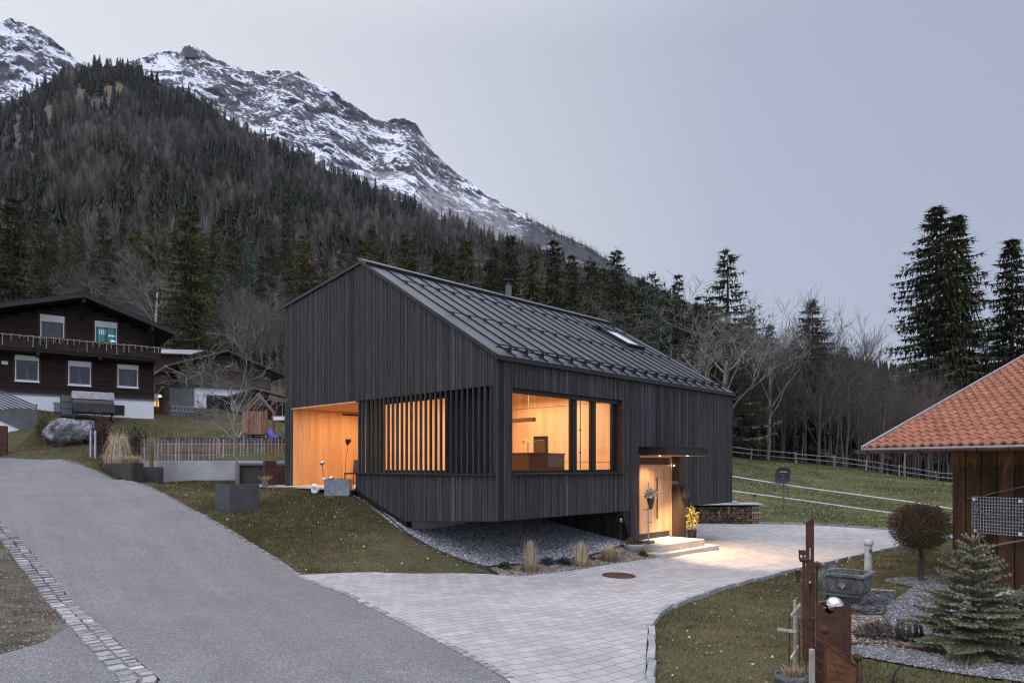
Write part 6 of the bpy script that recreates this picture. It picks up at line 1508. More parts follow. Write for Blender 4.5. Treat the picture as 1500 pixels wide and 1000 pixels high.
# ---------------------------------------------------------------- the tiled barn on the right
BU = Vector((.867, .498)); BV = Vector((-.498, .867)); BRZ = math.atan2(BU.y, BU.x)
BW = Vector((10.8, 15.3)); barn = thing('tiled_barn', 'old timber barn with a red clay tile roof at the right edge', 'barn', (BW.x, BW.y, -2.9), BRZ)
def barn_mat():
    m, n, b = mat_new('sun-browned planks'); c_ = tcoord(n, (3, 3, .35)); a = noise_tex(n, c_, 1.5, 5, .6, .3); f = noise_tex(n, c_, 22, 4, .65); c2 = tcoord(n)
    r = ramp(n, [(.35, (.030, .018, .012)), (.65, (.085, .042, .022))]); n.links.new(a.outputs[0], r.inputs[0])
    o = ramp(n, [(.35, (.13, .058, .022)), (.65, (.23, .115, .045))]); n.links.new(a.outputs[0], o.inputs[0])
    sp = n.nodes.new('ShaderNodeSeparateXYZ'); n.links.new(c2.outputs[0], sp.inputs[0])
    e = noise_tex(n, tcoord(n, (5, 5, .8)), 1.6, 5, .7); at = n.nodes.new('ShaderNodeAttribute'); at.attribute_name = 'tone'
    v = math_n(n, 'ADD', math_n(n, 'MULTIPLY', math_n(n, 'ADD', sp.outputs[2], .02), 1.7), math_n(n, 'MULTIPLY', math_n(n, 'SUBTRACT', e.outputs[0], .5), 2.2))
    v = math_n(n, 'ADD', v, math_n(n, 'MULTIPLY', at.outputs['Fac'], .14)); mk = ramp(n, [(.02, (0, 0, 0)), (.45, (1, 1, 1))]); n.links.new(v, mk.inputs[0])
    c = mixc(n, mk.outputs[0], r.outputs[0], o.outputs[0]); rf = ramp(n, [(.3, (.7,) * 3), (.7, (1.3,) * 3)]); n.links.new(f.outputs[0], rf.inputs[0]); c = mixc(n, 1, c, rf.outputs[0], 'MULTIPLY')
    rt = ramp(n, [(0, (.75,) * 3), (1, (1.25,) * 3)]); n.links.new(at.outputs['Fac'], rt.inputs[0]); c = mixc(n, 1, c, rt.outputs[0], 'MULTIPLY')
    n.links.new(c, b.inputs['Base Color']); b.inputs['Roughness'].default_value = .8; b.inputs['Specular IOR Level'].default_value = .2; n.links.new(bump_n(n, f.outputs[0], .4, .01), b.inputs['Normal']); return m
M['barn_wood'] = barn_mat()
yc = 1.07; y = yc
mb = MB()
while y > -2.6:
    w = R.uniform(.29, .35); mb.box(R.uniform(-.006, .006), .05, y - w + .024, y, -3.0, .62); y -= w
mb.box(.051, .08, -2.6, yc - .01, -3.0, .62, tone=0); mb.build('plank_wall', M['barn_wood'], barn, az=True)
mb = MB(); x = 0.09
while x < 8: w = R.uniform(.29, .35); mb.box(x, x + w - .012, yc - .06, yc - .01, -3.0, .5 + .36 * x); x += w
mb.box(.09, 8, -2.6, yc - .07, -3, .5); mb.build('side_wall', M['barn_wood'], barn, az=True)
mb = MB()
for j in range(11):
    for dy in (.09, .22):
        yy_ = yc - j * .32 - dy; mb.box(-.022, -.007, yy_ - .012, yy_ + .012, -.115, -.09)
mb.build('nail', M['dark_metal'], barn, az=True)
EO, VO, RP = .70, 2.77, .363
Z0 = .47; XR = 10.2; YR = -1.9
def tz(x): return Z0 + RP * (x + EO)
def slab(mb, x0, x1, y0, y1, h0, h1): mb.hexa([(x0, y0, tz(x0) + h0), (x1, y0, tz(x1) + h0), (x1, y1, tz(x1) + h0), (x0, y1, tz(x0) + h0), (x0, y0, tz(x0) + h1), (x1, y0, tz(x1) + h1), (x1, y1, tz(x1) + h1), (x0, y1, tz(x0) + h1)])
mb = MB(); slab(mb, -EO, XR, YR, VO - .1, -.16, -.05); rb = mb.build('roof', M['barn_wood'], barn, az=True)
M['tile'] = pm('clay tiles', (.26, .103, .056), (.385, .162, .090), 7, .75, bump=.2, bscale=50, tone=.12, fine=.2, c3=(.23, .088, .055))
V = []; Q = []; tn = []; tw = .212; tl = .345; cols = int((VO - YR) / tw); sl = math.hypot(1, RP); rows = int((XR + EO) * sl / tl)
for r in range(rows):
    x0 = -EO - .05 + r * tl / sl; x1 = x0 + (tl + .05) / sl
    for c in range(cols):
        y0 = VO - (c + 1) * tw; t = R.random(); b = len(V); j = R.uniform(-.005, .005); n = 9
        prof = [(f, .046 * max(0, math.sin(math.pi * min(1, f / .56))) ** .8 - .006 * max(0, math.sin(math.pi * max(0, (f - .62) / .38)))) for f in [i / (n - 1) for i in range(n)]]
        for (xx0, lift) in ((x0, .052), (x1, .010)):
            for f, h in prof: V.append((xx0 - RP * h / sl + j, y0 + tw * 1.02 * f, tz(xx0) + lift - .02 + h / sl))
        for f, h in prof: V.append((x0 + j + .004, y0 + tw * 1.02 * f, tz(x0) + .008 - .02 + h * .75 / sl))
        for i in range(n - 1): Q += [(b + i + 1, b + i, b + n + i, b + n + i + 1), (b + i, b + i + 1, b + 2 * n + i + 1, b + 2 * n + i)]; tn += [t, t]
npmesh('tiles', V, Q, M['tile'], tone=tn, parent=rb, smooth=False)
for (r, st, s0) in ((1, 2, 1), (5, 9, 3), (8, 9, 3), (11, 9, 3), (14, 9, 3), (6, 9, 8), (9, 9, 8), (12, 9, 8)):
    for c in range(s0, cols - 1, st):
        x0 = -EO - .05 + (r + .4) * tl / sl; y0 = VO - (c + .7) * tw; mb = MB(); mb.hexa([(x0, y0 - .018, tz(x0) + .03), (x0 + .07, y0 - .018, tz(x0) + .03), (x0 + .07, y0 + .018, tz(x0) + .03), (x0, y0 + .018, tz(x0) + .03), (x0 + .01, y0 - .015, tz(x0) + .10), (x0 + .03, y0 - .015, tz(x0) + .10), (x0 + .03, y0 + .015, tz(x0) + .10), (x0 + .01, y0 + .015, tz(x0) + .10)]); mb.build('snow_stop', M['tile'], rb)
mb = MB(); slab(mb, -EO - .12, XR, VO + .006, VO + .045, -.06, .062); mb.build('verge_flashing', M['galv'], rb)
mb = MB(); mb.box(-EO - .07, -EO - .02, YR, VO, tz(-EO) - .12, tz(-EO) - .03); mb.build('eave_board', M['galv'], rb)
mb = MB(); n = 9; vs = []; gr = .09
for y in (YR, VO + .14):
    for rr in (gr, gr - .012):
        for i in range(n): a = math.pi * (1 + i / (n - 1)); vs.append((-EO - .15 + rr * math.cos(a), y, tz(-EO) - .08 + rr * math.sin(a)))
fs = []
for i in range(n - 1): fs += [(i, 2 * n + i, 2 * n + i + 1, i + 1), (n + i, n + i + 1, 3 * n + i + 1, 3 * n + i), (2 * n + i, 3 * n + i, 3 * n + i + 1, 2 * n + i + 1)]
fs += [(0, n, 3 * n, 2 * n), (n - 1, 2 * n - 1, 4 * n - 1, 3 * n - 1)]
mb.add(vs, [f[::-1] for f in fs]); M['copper'] = pm('browned copper', (.10, .06, .045), (.19, .12, .09), 5, .45, metal=.35, bump=.05, c3=(.07, .05, .042)); mb.build('gutter', M['copper'], rb)
for i in range(7):
    y = VO - .2 - i * .62; mb = MB(); mb.tube([(-EO - .15 + (gr + .008) * math.cos(a), y, tz(-EO) - .08 + (gr + .008) * math.sin(a)) for a in [math.pi * (1 + j / 6) for j in range(7)]], .011, 5); mb.build('gutter_bracket', M['dark_metal'], rb)
# trellis grid and vine on the barn wall
def by(px, x=0.0):    # local y on plane x
    k = (px - HX) / F; ox_, oy_ = BW.x + BU.x * x, BW.y + BU.y * x; return (ox_ - k * oy_) / (k * BV.y - BV.x)
def bzz(px, py, x=0.0): return (HY - py) / F * (BW.y + BU.y * x + BV.y * by(px, x))
y0, y1 = by(1424, -.05), by(1530, -.05); za, zb = bzz(1424, 727, -.05), bzz(1424, 779, -.05)
k = thing('vine_trellis', 'grey square mesh panel fixed to the barn wall', 'trellis', (BW.x, BW.y, zb), BRZ)
mb = MB(); n = 24
for i in range(n + 1): y = y0 + (y1 - y0) * i / n; mb.box(-.055, -.045, y - .006, y + .006, 0, za - zb)
n = 11
for i in range(n + 1): z = (za - zb) * i / n; mb.box(-.067, -.056, y1, y0, z - .006, z + .006)
mb.build('mesh', M['galv'], k)
for y in (y0 - .05, by(1495, -.05)):
    for z in (.04, za - zb - .06): mb = MB(); mb.box(-.08, 0, y - .03, y + .03, z - .03, z + .03); mb.build('clip', M['white_paint'], k)
k = thing('climbing_vine', 'bare woody vine winding over the mesh panel on the barn', 'vine', (BW.x, BW.y, -2.75), BRZ); mb = MB()
def vine(pts, r): mb.tube([Vector((-.09 + R.uniform(-.02, .02), by(px, -.09), bzz(px, py, -.09) + 2.75)) for px, py in pts], r, 6)
for pts, r in (([(1432, 860), (1430, 845), (1437, 815), (1452, 800), (1475, 795), (1510, 789)], .022), ([(1437, 812), (1432, 780), (1433, 760), (1428, 735), (1440, 752), (1462, 758), (1490, 759), (1520, 770)], .017), ([(1428, 735), (1422, 730), (1416, 728)], .008), ([(1445, 770), (1470, 768), (1500, 776)], .012), ([(1460, 758), (1480, 745), (1500, 738)], .008), ([(1437, 728), (1452, 722), (1475, 718), (1500, 712)], .010), ([(1452, 800), (1440, 790), (1436, 775)], .008)): vine(pts, r)
mb.build('stem', M['bark_grey'], k)
# fountain: trough, column, slabs
q = G(1260, 889); k = thing('stone_trough', 'old carved stone fountain trough on the slate bed', 'fountain', (q.x, q.y + .5, q.z), -.72)
mb = MB(); bx, byy = .40, .42
def ringp(s, z): return [(-bx * s, -byy * s, z), (bx * s, -byy * s, z), (bx * s, byy * s, z), (-bx * s, byy * s, z)]
rings = [ringp(.80, .20), ringp(.86, .25), ringp(.94, .53), ringp(1.05, .55), ringp(1.05, .61), ringp(.85, .61), ringp(.80, .34)]
vs = [p for r in rings for p in r]; fs = [(3, 2, 1, 0)]
for r in range(len(rings) - 1):
    for i in range(4): j = (i + 1) % 4; fs.append((r * 4 + i, r * 4 + j, r * 4 + 4 + j, r * 4 + 4 + i))
fs.append((24, 25, 26, 27)); mb.add(vs, fs); mb.build('basin', M['stone_dark'], k, bevel=.012)
M['dark_sheet'] = pm('glossy dark basin sheet', (.012, .014, .014), (.02, .022, .021), 2, .08, bump=0)
mb = MB(); mb.box(-bx * .795, bx * .795, -byy * .795, byy * .795, .35, .44); mb.build('dark_sheet', M['dark_sheet'], k)  # dark sheet added so the inside of the basin looks shaded
mb = MB(); mb.box(-.28, .30, -.26, .30, -.1, .199); mb.build('plinth', M['stone_dark'], k, bevel=.01)
mb = MB(); mb.extr([(0, -.372, .30), (.07, -.381, .39), (0, -.39, .48), (-.07, -.381, .39)], (0, -.02, 0)); mb.build('relief', M['rock'], k)
mb = MB(); mb.box(-.34, .31, -.39, -.33, .17, .198); mb.build('ledge', M['stone_dark'], k)
q2 = G(1272, 845); k = thing('fountain_column', 'pale round-topped fountain column with a small brass tap behind the trough', 'fountain column', (q2.x, q2.y, q2.z))
mb = MB(); mb.lathe([(.105, -.1), (.095, .0), (.088, .80), (.115, .82), (.118, .86), (.10, .91), (.055, .945), (.001, .96)], 20); mb.build('column', M['stone_pale'], k, smooth=False)
mb = MB(); mb.tube([(-.01, -.09, .66), (-.01, -.16, .66), (-.01, -.17, .60)], .018, 8); mb.bar((-.05, -.13, .70), (.03, -.13, .70), .02); mb.build('tap', M['copper'], k)
for (px, py, w, h, r, lab) in ((1222, 868, .30, .60, .1, 'flat grey stone slab standing behind the trough'), (1217, 882, .17, .62, 1.0, 'narrow dark stone slab standing left of the trough')):
    q = G(px, py); mb = MB(); mb.hexa([(-w / 2, -.05, -.1), (w / 2, -.05, -.1), (w / 2, .05, -.1), (-w / 2, .05, -.1), (-w / 2.2, -.04, h), (w / 2.3, -.04, h - .03), (w / 2.3, .04, h - .03), (-w / 2.2, .04, h)]); tag(mb.build('stone_slab', M['stone_dark'] if r > .5 else M['rock'], loc=(q.x, q.y + .25, q.z), rz=r, bevel=.015), lab, 'stone slab')
# ball-headed tree
q = G(1347, 851); s = q.y / F; k = thing('clipped_tree', 'small tree clipped to a brown ball on a bare trunk', 'tree', (q.x, q.y, q.z)); hb = (851 - 770) * s; rb_ = 41 * s
mb = MB(); mb.tube([(.03, 0, -.1), (.05, 0, hb * .4), (-.02, 0, hb * .8), (0, 0, hb)], [.07, .055, .05, .04], 9)
for i in range(14): a = R.uniform(0, 6.28); mb.tube([(0, 0, hb * .85), (rb_ * .6 * math.cos(a), rb_ * .6 * math.sin(a), hb + rb_ * R.uniform(-.2, .5))], [.025, .01], 5)
mb.build('trunk', M['bark'], k); leafball('crown', M['thuja'], k, 26000, rb_, rb_, rb_ * .80, 15, .029, .5, loc=(0, 0, hb), lump=.08)
leafball('crown_skirt', M['thuja'], k, 2500, rb_ * .8, rb_ * .8, rb_ * .35, 16, .03, .3, loc=(.0, 0, hb - rb_ * .62), lump=.5)

# the young spruce in the bed
def young_spruce(name, label, pos, h, r, seed, stiff=1.0):
    rng = np.random.default_rng(seed); T = []; tn = []; br = MB(); k = thing(name, label, 'conifer', pos)
    br.tube([(0, 0, -.1), (0, 0, h * .5), (0, 0, h)], [.035, .02, .008], 7)
    def needles(p, d, t, dens=1):
        for _ in range(int(9 * dens)):
            v = rng.normal(size=3); v -= d * v.dot(d); v /= np.linalg.norm(v) + 1e-9; tip = p + v * .024 + d * rng.uniform(.008, .03); sd = np.cross(d, v) * .0065; o = p + d * rng.uniform(-.015, .015)
            T.append((o - sd, o + sd, tip)); tn.append(np.clip(t + rng.uniform(-.2, .2), 0, 1))
    def twig(p0, d, L, dr, lev, t):
        n = max(3, int(L / .022)); p = np.array(p0, float); pts = [p.copy()]
        for i in range(n):
            q = i / n; dd = d + np.array((0, 0, -dr * q + .45 * dr * q * q * 2)); dd /= np.linalg.norm(dd); p = p + dd * L / n; pts.append(p.copy()); needles(p, dd, t + .42 * q, 1.0 if lev else 1.2)
            if lev < 2 and i > n * .18 and i % 3 == 0 and L > .09:
                for sg in (-1, 1):
                    sd = np.cross(dd, (0, 0, 1)); sd /= np.linalg.norm(sd) + 1e-9; twig(p, dd * .65 + sd * sg * .75 + np.array((0, 0, rng.uniform(-.1, .1))), min(.34 * L, .5 * L * (1.05 - q)) * rng.uniform(.6, 1), dr * .7, lev + 1, t)
        br.tube([pts[0], pts[len(pts) // 2], pts[-1]], [.004 + .008 * L, .004, .002], 3, cap=False)
    nw = 13
    for i in range(nw):
        f = .04 + .84 * i / nw; z = h * f; L = r * (1 - f) ** .85 + .02
        for j in range(6 if f < .8 else 5):
            a = 6.283 * (j + rng.uniform(-.25, .25)) / (6 if f < .8 else 5) + i; up = .05 + .55 * f * stiff
            twig((0, 0, z + rng.uniform(-.04, .04)), np.array((math.cos(a), math.sin(a), up)), L * rng.uniform(.75, 1.1), .35 * (1 - f), 0, rng.uniform(.2, .55))
    for i in range(80): needles(np.array((0, 0, h * (1.02 - .2 * i / 80))), np.array((0, 0, 1.)), .75)
    for j in range(5): a = 1.257 * j + .4; twig((0, 0, h * .88), np.array((math.cos(a), math.sin(a), .75)), r * .16, .0, 2, .6)
    br.build('trunk', M['bark'], k); T = np.array(T); npmesh('crown', T.reshape(-1, 3), np.arange(len(T) * 3).reshape(-1, 3), M['blue_needles'], tone=tn, parent=k)
    return k, len(T)
M['blue_needles'] = tonemat('grey green young needles', [(0, (.060, .078, .052)), (.45, (.15, .165, .105)), (.8, (.32, .30, .19)), (1, (.42, .34, .22))], .8, .2)
q = G(1425, 958); s = q.y / F
young_spruce('young_spruce', 'young grey green spruce with stiff layered branches in the front bed', (q.x, q.y, q.z), (958 - 772) * s, 1.02, 3)
q = G(1515, 950); young_spruce('young_spruce', 'second young conifer cut off by the right edge of the photo', (q.x, q.y, q.z), .95, .8, 8)
# slate, gravel path, mulch
M['chip_base'] = pm('chippings bed', (.06, .062, .066), (.19, .193, .20), 30, .95, bump=1.0, bscale=30, bdist=.03, fine=.3)
tag(sheet('slate_bed', g2((1197,888),(1215,876),(1240,872),(1300,870),(1312,876),(1297,893),(1293,902),(1245,902),(1205,897)), M['slate_base'], .02, .25), kind='structure')
path_poly = g2((1290,851),(1318,846),(1345,846),(1372,843),(1420,850),(1470,861),(1530,872),(1560,930),(1460,925),(1400,940),(1330,928),(1306,920),(1294,908),(1300,888),(1322,872),(1338,861))
tag(sheet('gravel_path', path_poly, M['chip_base'], .025, .25), kind='structure')
mulch_poly = g2((1238,906),(1294,904),(1306,919),(1330,927),(1400,938),(1460,924),(1560,928),(1600,975),(1500,976),(1420,966),(1330,951),(1238,945))
tag(sheet('mulch_bed', mulch_poly, M['mulch_base'], .022, .25), kind='structure')
path2 = g2((1225,948),(1290,948),(1330,953),(1420,968),(1500,978),(1620,985),(1620,1010),(1500,1003),(1420,992),(1340,979),(1250,962))
tag(sheet('pebble_strip', path2, M['chip_base'], .03, .25), kind='structure')
mb = MB()
for line in (g2((1297,893),(1293,905),(1306,920),(1330,928)), g2((1225,946),(1290,946),(1330,951),(1420,966),(1500,976),(1600,982)), g2((1197,889),(1205,898),(1245,903),(1294,903))):
    pl_ = path_pts(line, .2)
    for a, b in zip(pl_[:-1], pl_[1:]): mb.bar(on(a.x, a.y, .02), on(b.x, b.y, .02), .012, .06)
tag(mb.build('bed_rim', M['corten_dark']), kind='structure')
for i, (px, py, w, lab) in enumerate(((1262, 905, .22, 'flat pale edging stone at the near side of the slate bed'), (1282, 905, .16, 'small pale edging stone right of the flat one by the slate bed'), (1294, 866, .30, 'thin stepping stone in the grass right of the trough'), (1180, 851, .28, 'thin pale stepping stone in the grass left of the narrow slab'))):
    q = G(px, py); mb = MB(); n = 9; mb.extr([(w * math.cos(6.283 * j / n) * R.uniform(.8, 1.1), w * .55 * math.sin(6.283 * j / n) * R.uniform(.8, 1.1), 0) for j in range(n)], (0, 0, .03)); tag(mb.build('flat_stone', M['rock'], loc=(q.x, q.y, q.z + .01)), lab, 'stone')
q = G(1432, 866); mb = MB(); mb.lathe([(.45, 0), (.45, .06), (.001, .065)], 26); tag(mb.build('round_slab', M['concrete'], loc=(q.x, q.y, q.z + .05)), 'round pale slab by the barn wall behind the young spruce', 'slab')
q = G(1482, 878); mb = MB(); mb.box(-.55, .55, -.3, .3, 0, .07); tag(mb.build('door_slab', M['concrete'], loc=(q.x, q.y, q.z + .03), rz=BRZ), 'rectangular grey slab at the foot of the barn wall', 'slab')
q = G(1285, 935); k = thing('heather_bush', 'low grey brown heather bush in the mulch bed', 'shrub', (q.x, q.y, q.z)); leafball('foliage', M['heath'], k, 2600, .36, .26, .24, 21, .045, .3, cut=-.1)
q = G(1258, 900); k = thing('dry_perennial', 'small dry brown perennial at the edge of the slate bed', 'plant', (q.x, q.y, q.z)); leafball('foliage', M['heath'], k, 500, .17, .14, .14, 22, .04, .2, cut=-.1)
# rusty strip sphere
q = G(1332, 941); s = q.y / F; r_ = 18 * s; k = thing('strip_sphere', 'rusty sphere made of curved steel strips beside the young spruce', 'garden ornament', (q.x, q.y, q.z))
for i in range(12):
    a = 2 * math.pi * i / 12
    mb = MB(); pts = [Vector((r_ * math.sin(t) * math.cos(a), r_ * math.sin(t) * math.sin(a), r_ - r_ * math.cos(t))) for t in [math.pi * j / 12 for j in range(13)]]
    side = Vector((-math.sin(a), math.cos(a), 0)); vs = []; 
    for j, p in enumerate(pts): w = .024 * math.sin(math.pi * j / 12) + .006; n_ = (p - Vector((0, 0, r_))).normalized() * .006; vs += [p - side * w, p + side * w, p + side * w - n_, p - side * w - n_]
    fs = []
    for j in range(12):
        for e in range(4): f = (e + 1) % 4; fs.append((j * 4 + e, j * 4 + f, j * 4 + 4 + f, j * 4 + 4 + e))
    mb.add(vs, fs); mb.build('strip', M['corten_dark'], k, smooth=False)
# rusty garden sculptures by the lawn edge
q = G(1182, 992 if False else 990); gz0 = q.z; SY = q.y
def sp(px, py, Y): return Vector(((px - HX) / F * Y, Y, (HY - py) / F * Y))
def gthing(name, label, cat, px, Y, rz=0.0): p = atY(px, Y); return thing(name, label, cat, p, rz), p
# tall blade
k, p = gthing('steel_stele', 'tall narrow rusty steel blade with a slanted tip', 'sculpture', 1186.5, 10.2, -.35); top = (HY - 757) / F * 10.2 - p.z
mb = MB(); mb.extr([(-.055, 0, -.1), (.055, 0, -.1), (.055, 0, top), (-.055, 0, top - .09)], (0, .07, 0)); mb.build('blade', M['corten'], k); mb = MB(); mb.box(-.012, .012, -.006, -.001, top - .62, top - .45); mb.build('slot', M['galv'], k)
# box column with mirror ball
k, p = gthing('steel_column', 'broad rusty steel box column with a half-round notch in its top', 'sculpture', 1221, 8.55, -.785); top = (HY - 884) / F * 8.55 - p.z; hw_ = .155
mb = MB(); notch = [(.07 * math.cos(a), .0, top + .01 - .115 * math.sin(a)) for a in [math.pi * j / 10 for j in range(11)]]
poly = [(-hw_, -hw_, -.1), (hw_, -hw_, -.1), (hw_, -hw_, top)] + [(x, -hw_, z if 0 < j < 10 else top) for j, (x, _, z) in enumerate(notch)] + [(-hw_, -hw_, top)]
mb.extr(poly, (0, .012, 0)); mb.box(-hw_, -hw_ + .012, -hw_ + .0125, hw_, -.1, top); mb.box(hw_ - .012, hw_, -hw_ + .0125, hw_, -.1, top); mb.box(-hw_ + .0125, hw_ - .0125, hw_ - .012, hw_, -.1, top); mb.box(-hw_ + .0125, hw_ - .0125, -hw_ + .0125, hw_ - .0125, top - .2, top - .19)
mb.build('column', M['corten'], k)
mb = MB(); mb.ball((0, 0, 0), .115, 26); tag(mb.build('mirror_ball', M['silver'], loc=(p.x, p.y - .02, p.z + top - .02), smooth=True), 'mirror ball resting in the notch of the broad rusty column', 'garden ornament')
# engraved panel with two ball finials
Y1 = 7.6; k, p = gthing('engraved_panel', 'rusty steel panel with faint engraved writing between two ball-topped rods, nearest the camera', 'sculpture', 1232, Y1, -.52)
L_ = .33; zt1, zt2 = (HY - 946) / F * Y1 - p.z, (HY - 974) / F * Y1 - p.z; a0 = Vector((-.155, 0, 0)); a1 = Vector((.155, 0, 0))
mb = MB(); mb.extr([(-.145, 0, -.05), (.145, 0, -.05), (.145, 0, zt2 - .0), (-.145, 0, zt1 - .0)], (0, .006, 0)); pn_ = mb.build('panel', M['corten_light'], k)
for x, zt, pb in ((-.16, zt1 + .13, 927), (.16, zt2 + .08, 963)):
    mb = MB(); mb.tube([(x, 0, -.1), (x, 0, zt)], .013, 8); mb.build('rod', M['corten'], k); mb = MB(); mb.ball((x, 0, zt + .03), .048, 16); mb.build('finial', M['corten_dark'] if 0 else M['corten'], k, smooth=True)
mb = MB(); mb.bar((-.15, .0, zt1 + .01), (.15, .0, zt2 + .01), .022); mb.build('top_rod', M['corten'], k)
M['engrave'] = pm('engraved marks', (.03, .014, .009), (.05, .02, .012), 9, .8)
rr = random.Random(5); mb = MB()
for row in range(5):
    z = (zt1 + zt2) / 2 - .12 - row * .075; x = -.11
    while x < .11: w = rr.uniform(.006, .016); mb.bar((x, -.0015, z + rr.uniform(-.012, .004) - x * .12), (x + w * rr.uniform(.3, 1), -.0015, z + rr.uniform(.004, .022) - x * .12), .0035, .003, up=(0, 1, 0)); x += w + rr.choice((.003, .003, .016))
mb.build('engraving', M['engrave'], pn_)
# slim panel with heart cut-out and two ball finials
Y2 = 9.6; k, p = gthing('drop_stele', 'slim rusty panel with a cut-out drop holding a small glass stone', 'sculpture', 1184, Y2, -.5); zt = (HY - 832) / F * Y2 - p.z
mb = MB(); mb.extr([(-.03, 0, -.1), (.085, 0, -.1), (.085, 0, zt - .06), (-.03, 0, zt)], (0, .008, 0)); mb.build('panel', M['corten'], k)
mb = MB(); mb.extr([(.028 + .022 * x, -.004, zt - .22 + (.05 if y > 0 else .16) * y) for x, y in heart()], (0, .003, 0)); mb.build('cut_out', M['black'], k)
mb = MB(); mb.ball((.024, -.02, zt - .19), .018, 10); mb.build('glass_stone', pm('amber glass', (.6, .25, .05), (.7, .4, .12), 8, .1, bump=0), k, smooth=True)
for x, z in ((-.05, zt + .09), (.11, zt + .03)): mb = MB(); mb.tube([(x, 0, -.1), (x, 0, z)], .013, 8); mb.build('rod', M['corten'], k); mb = MB(); mb.ball((x, 0, z + .03), .047, 16); mb.build('finial', M['corten'], k, smooth=True)
# rusty cup lantern, barbed twigs, flower
Y3 = 9.9; k, p = gthing('candle_cup', 'rusty crown-shaped candle cup on a rod behind the slim panel', 'garden ornament', 1176.5, Y3); zt = (HY - 806) / F * Y3 - p.z
mb = MB(); mb.tube([(0, 0, 0), (0, 0, zt - .16)], .012, 6); mb.build('rod', M['corten'], k)
mb = MB(); mb.lathe([(.045, -.16), (.05, -.12), (.052, -.1), (.048, -.1), (.04, -.155)], 14, (0, 0, zt)); mb.lathe([(.055, -.06), (.06, .0), (.056, 0), (.05, -.06)], 10, (0, 0, zt))
for i in range(6): a = i * 1.047; mb.bar((.055 * math.cos(a), .055 * math.sin(a), zt - .13), (.06 * math.cos(a), .06 * math.sin(a), zt + .01), .01)
mb.build('cup', M['corten'], k)
for i in range(3): mb = MB(); mb.tube([(-.05 - .02 * i, 0, zt - .45), (-.04 - .03 * i, .01, zt - .28)], [.012, .018], 6); mb.build('petal', M['corten'], k)
k, p = gthing('rust_flower', 'rusty steel flower of radiating spikes below the column top', 'garden ornament', 1191, 8.9); zt = (HY - 906) / F * 8.9 - p.z
mb = MB()
for i in range(16): a = R.uniform(0, 6.28); b = R.uniform(-.3, .7); mb.tube([(0, 0, zt), (.13 * math.cos(a) * math.cos(b), .13 * math.sin(a) * math.cos(b), zt + .1 * math.sin(b))], [.010, .003], 5)
mb.build('flower_head', M['corten'], k); mb = MB(); mb.tube([(0, 0, -.1), (0, 0, zt)], .01, 6); mb.build('stem', M['corten'], k)
# curved rod fence
k, p = gthing('rod_fence', 'low curved fence of thin rusty rods with small plates between the sculptures', 'fence', 1205, 8.3)
def rf_(a): return Vector((-.16 + .30 * (1 - math.cos(a)) - .0, -.35 + .75 * (1 - a / 1.57) * 1.0, 0))
def fz(f): return .62 - .22 * f
mb = MB()
for z in (0, .12, .24, .38): mb.tube([Vector((-.15 + .42 * f * f, .62 - 1.0 * f, .75 - .28 * f - z)) for f in [j / 10 for j in range(11)]], .006, 5)
mb.build('rod', M['corten'], k)
for j in range(9): f = j / 8; mb = MB(); mb.tube([(-.15 + .42 * f * f, .62 - 1.0 * f, -.1), (-.15 + .42 * f * f, .62 - 1.0 * f, .78 - .28 * f + (.02 if j % 2 else 0))], .008, 5); mb.build('upright', M['corten'], k)
for j in range(7): f = R.uniform(.45, .98); x, y, z = -.15 + .42 * f * f, .62 - 1.0 * f, R.uniform(.18, .55) - .2 * f + .1; mb = MB(); mb.box(x - .03, x + .03, y - .016, y - .008, z, z + .028); mb.build('plate', M['corten_dark'], k)
# grey wooden post and driftwood cross
k, p = gthing('wood_post', 'short square silvered wooden post in front of the rusty fence', 'post', 1189, 7.7); zt = (HY - 950) / F * 7.7 - p.z; mb = MB(); mb.box(-.024, .024, -.024, .024, -.1, zt); mb.build('post', M['stone_pale'] if 0 else M['grey_wood'], k, bevel=.004)
k, p = gthing('driftwood_stand', 'bleached wooden pole with crossed driftwood arms on the lawn', 'garden ornament', 1164, 8.7); zz_ = lambda py: (HY - py) / F * 8.7 - p.z
M['bleached'] = pm('bleached wood', (.30, .26, .22), (.48, .43, .37), 5, .85, stretch=(2, 2, .6), bump=.3, tone=.2)
mb = MB(); mb.tube([(0, 0, -.1), (.005, 0, zz_(930)), (0, 0, zz_(878))], .021, 8); mb.build('pole', M['bleached'], k)
for a, b in (((1153, 899, -.1), (1176, 887, .1)), ((1136, 919, -.05), (1165, 924, .0)), ((1153, 960, -.1), (1174, 948, .1))): mb = MB(); mb.bar(((a[0] - 1164) * 8.7 / F, a[2] - .02, zz_(a[1])), ((b[0] - 1164) * 8.7 / F, b[2] - .02, zz_(b[1])), .02, .035); mb.build('arm', M['bleached'], k)
q = atY(1158, 8.55); k = thing('stone_bowl', 'low stone bowl of dry plants at the foot of the driftwood pole', 'planter', q); mb = MB(); mb.lathe([(.16, -.05), (.2, .08), (.19, .12), (.17, .12), (.16, .08), (.001, .07)], 20, sx=1.0); mb.build('bowl', M['stone_dark'], k); tuft('blades', M['straw'], k, 160, .17, .1, .10, .3, 44, .005, loc=(.03, 0, .08), tone=(0, .6))
q = atY(1196, 9.4); k = thing('hanging_chime', 'thin plates of a wind chime hanging behind the slim panel', 'wind chime', q)
zt = (HY - 829) / F * 9.4 - q.z; mb = MB(); mb.tube([(-.02, 0, zt), (.14, .0, zt)], .006, 5); mb.tube([(.0, 0, -.1), (0, 0, zt)], .006, 5); mb.build('hanger', M['dark_metal'], k)
for i in range(3): mb = MB(); mb.box(.02 + i * .04, .05 + i * .04, -.004, .0, zt - .22 + .04 * i, zt - .06); mb.build('plate', M['stone_dark'], k)
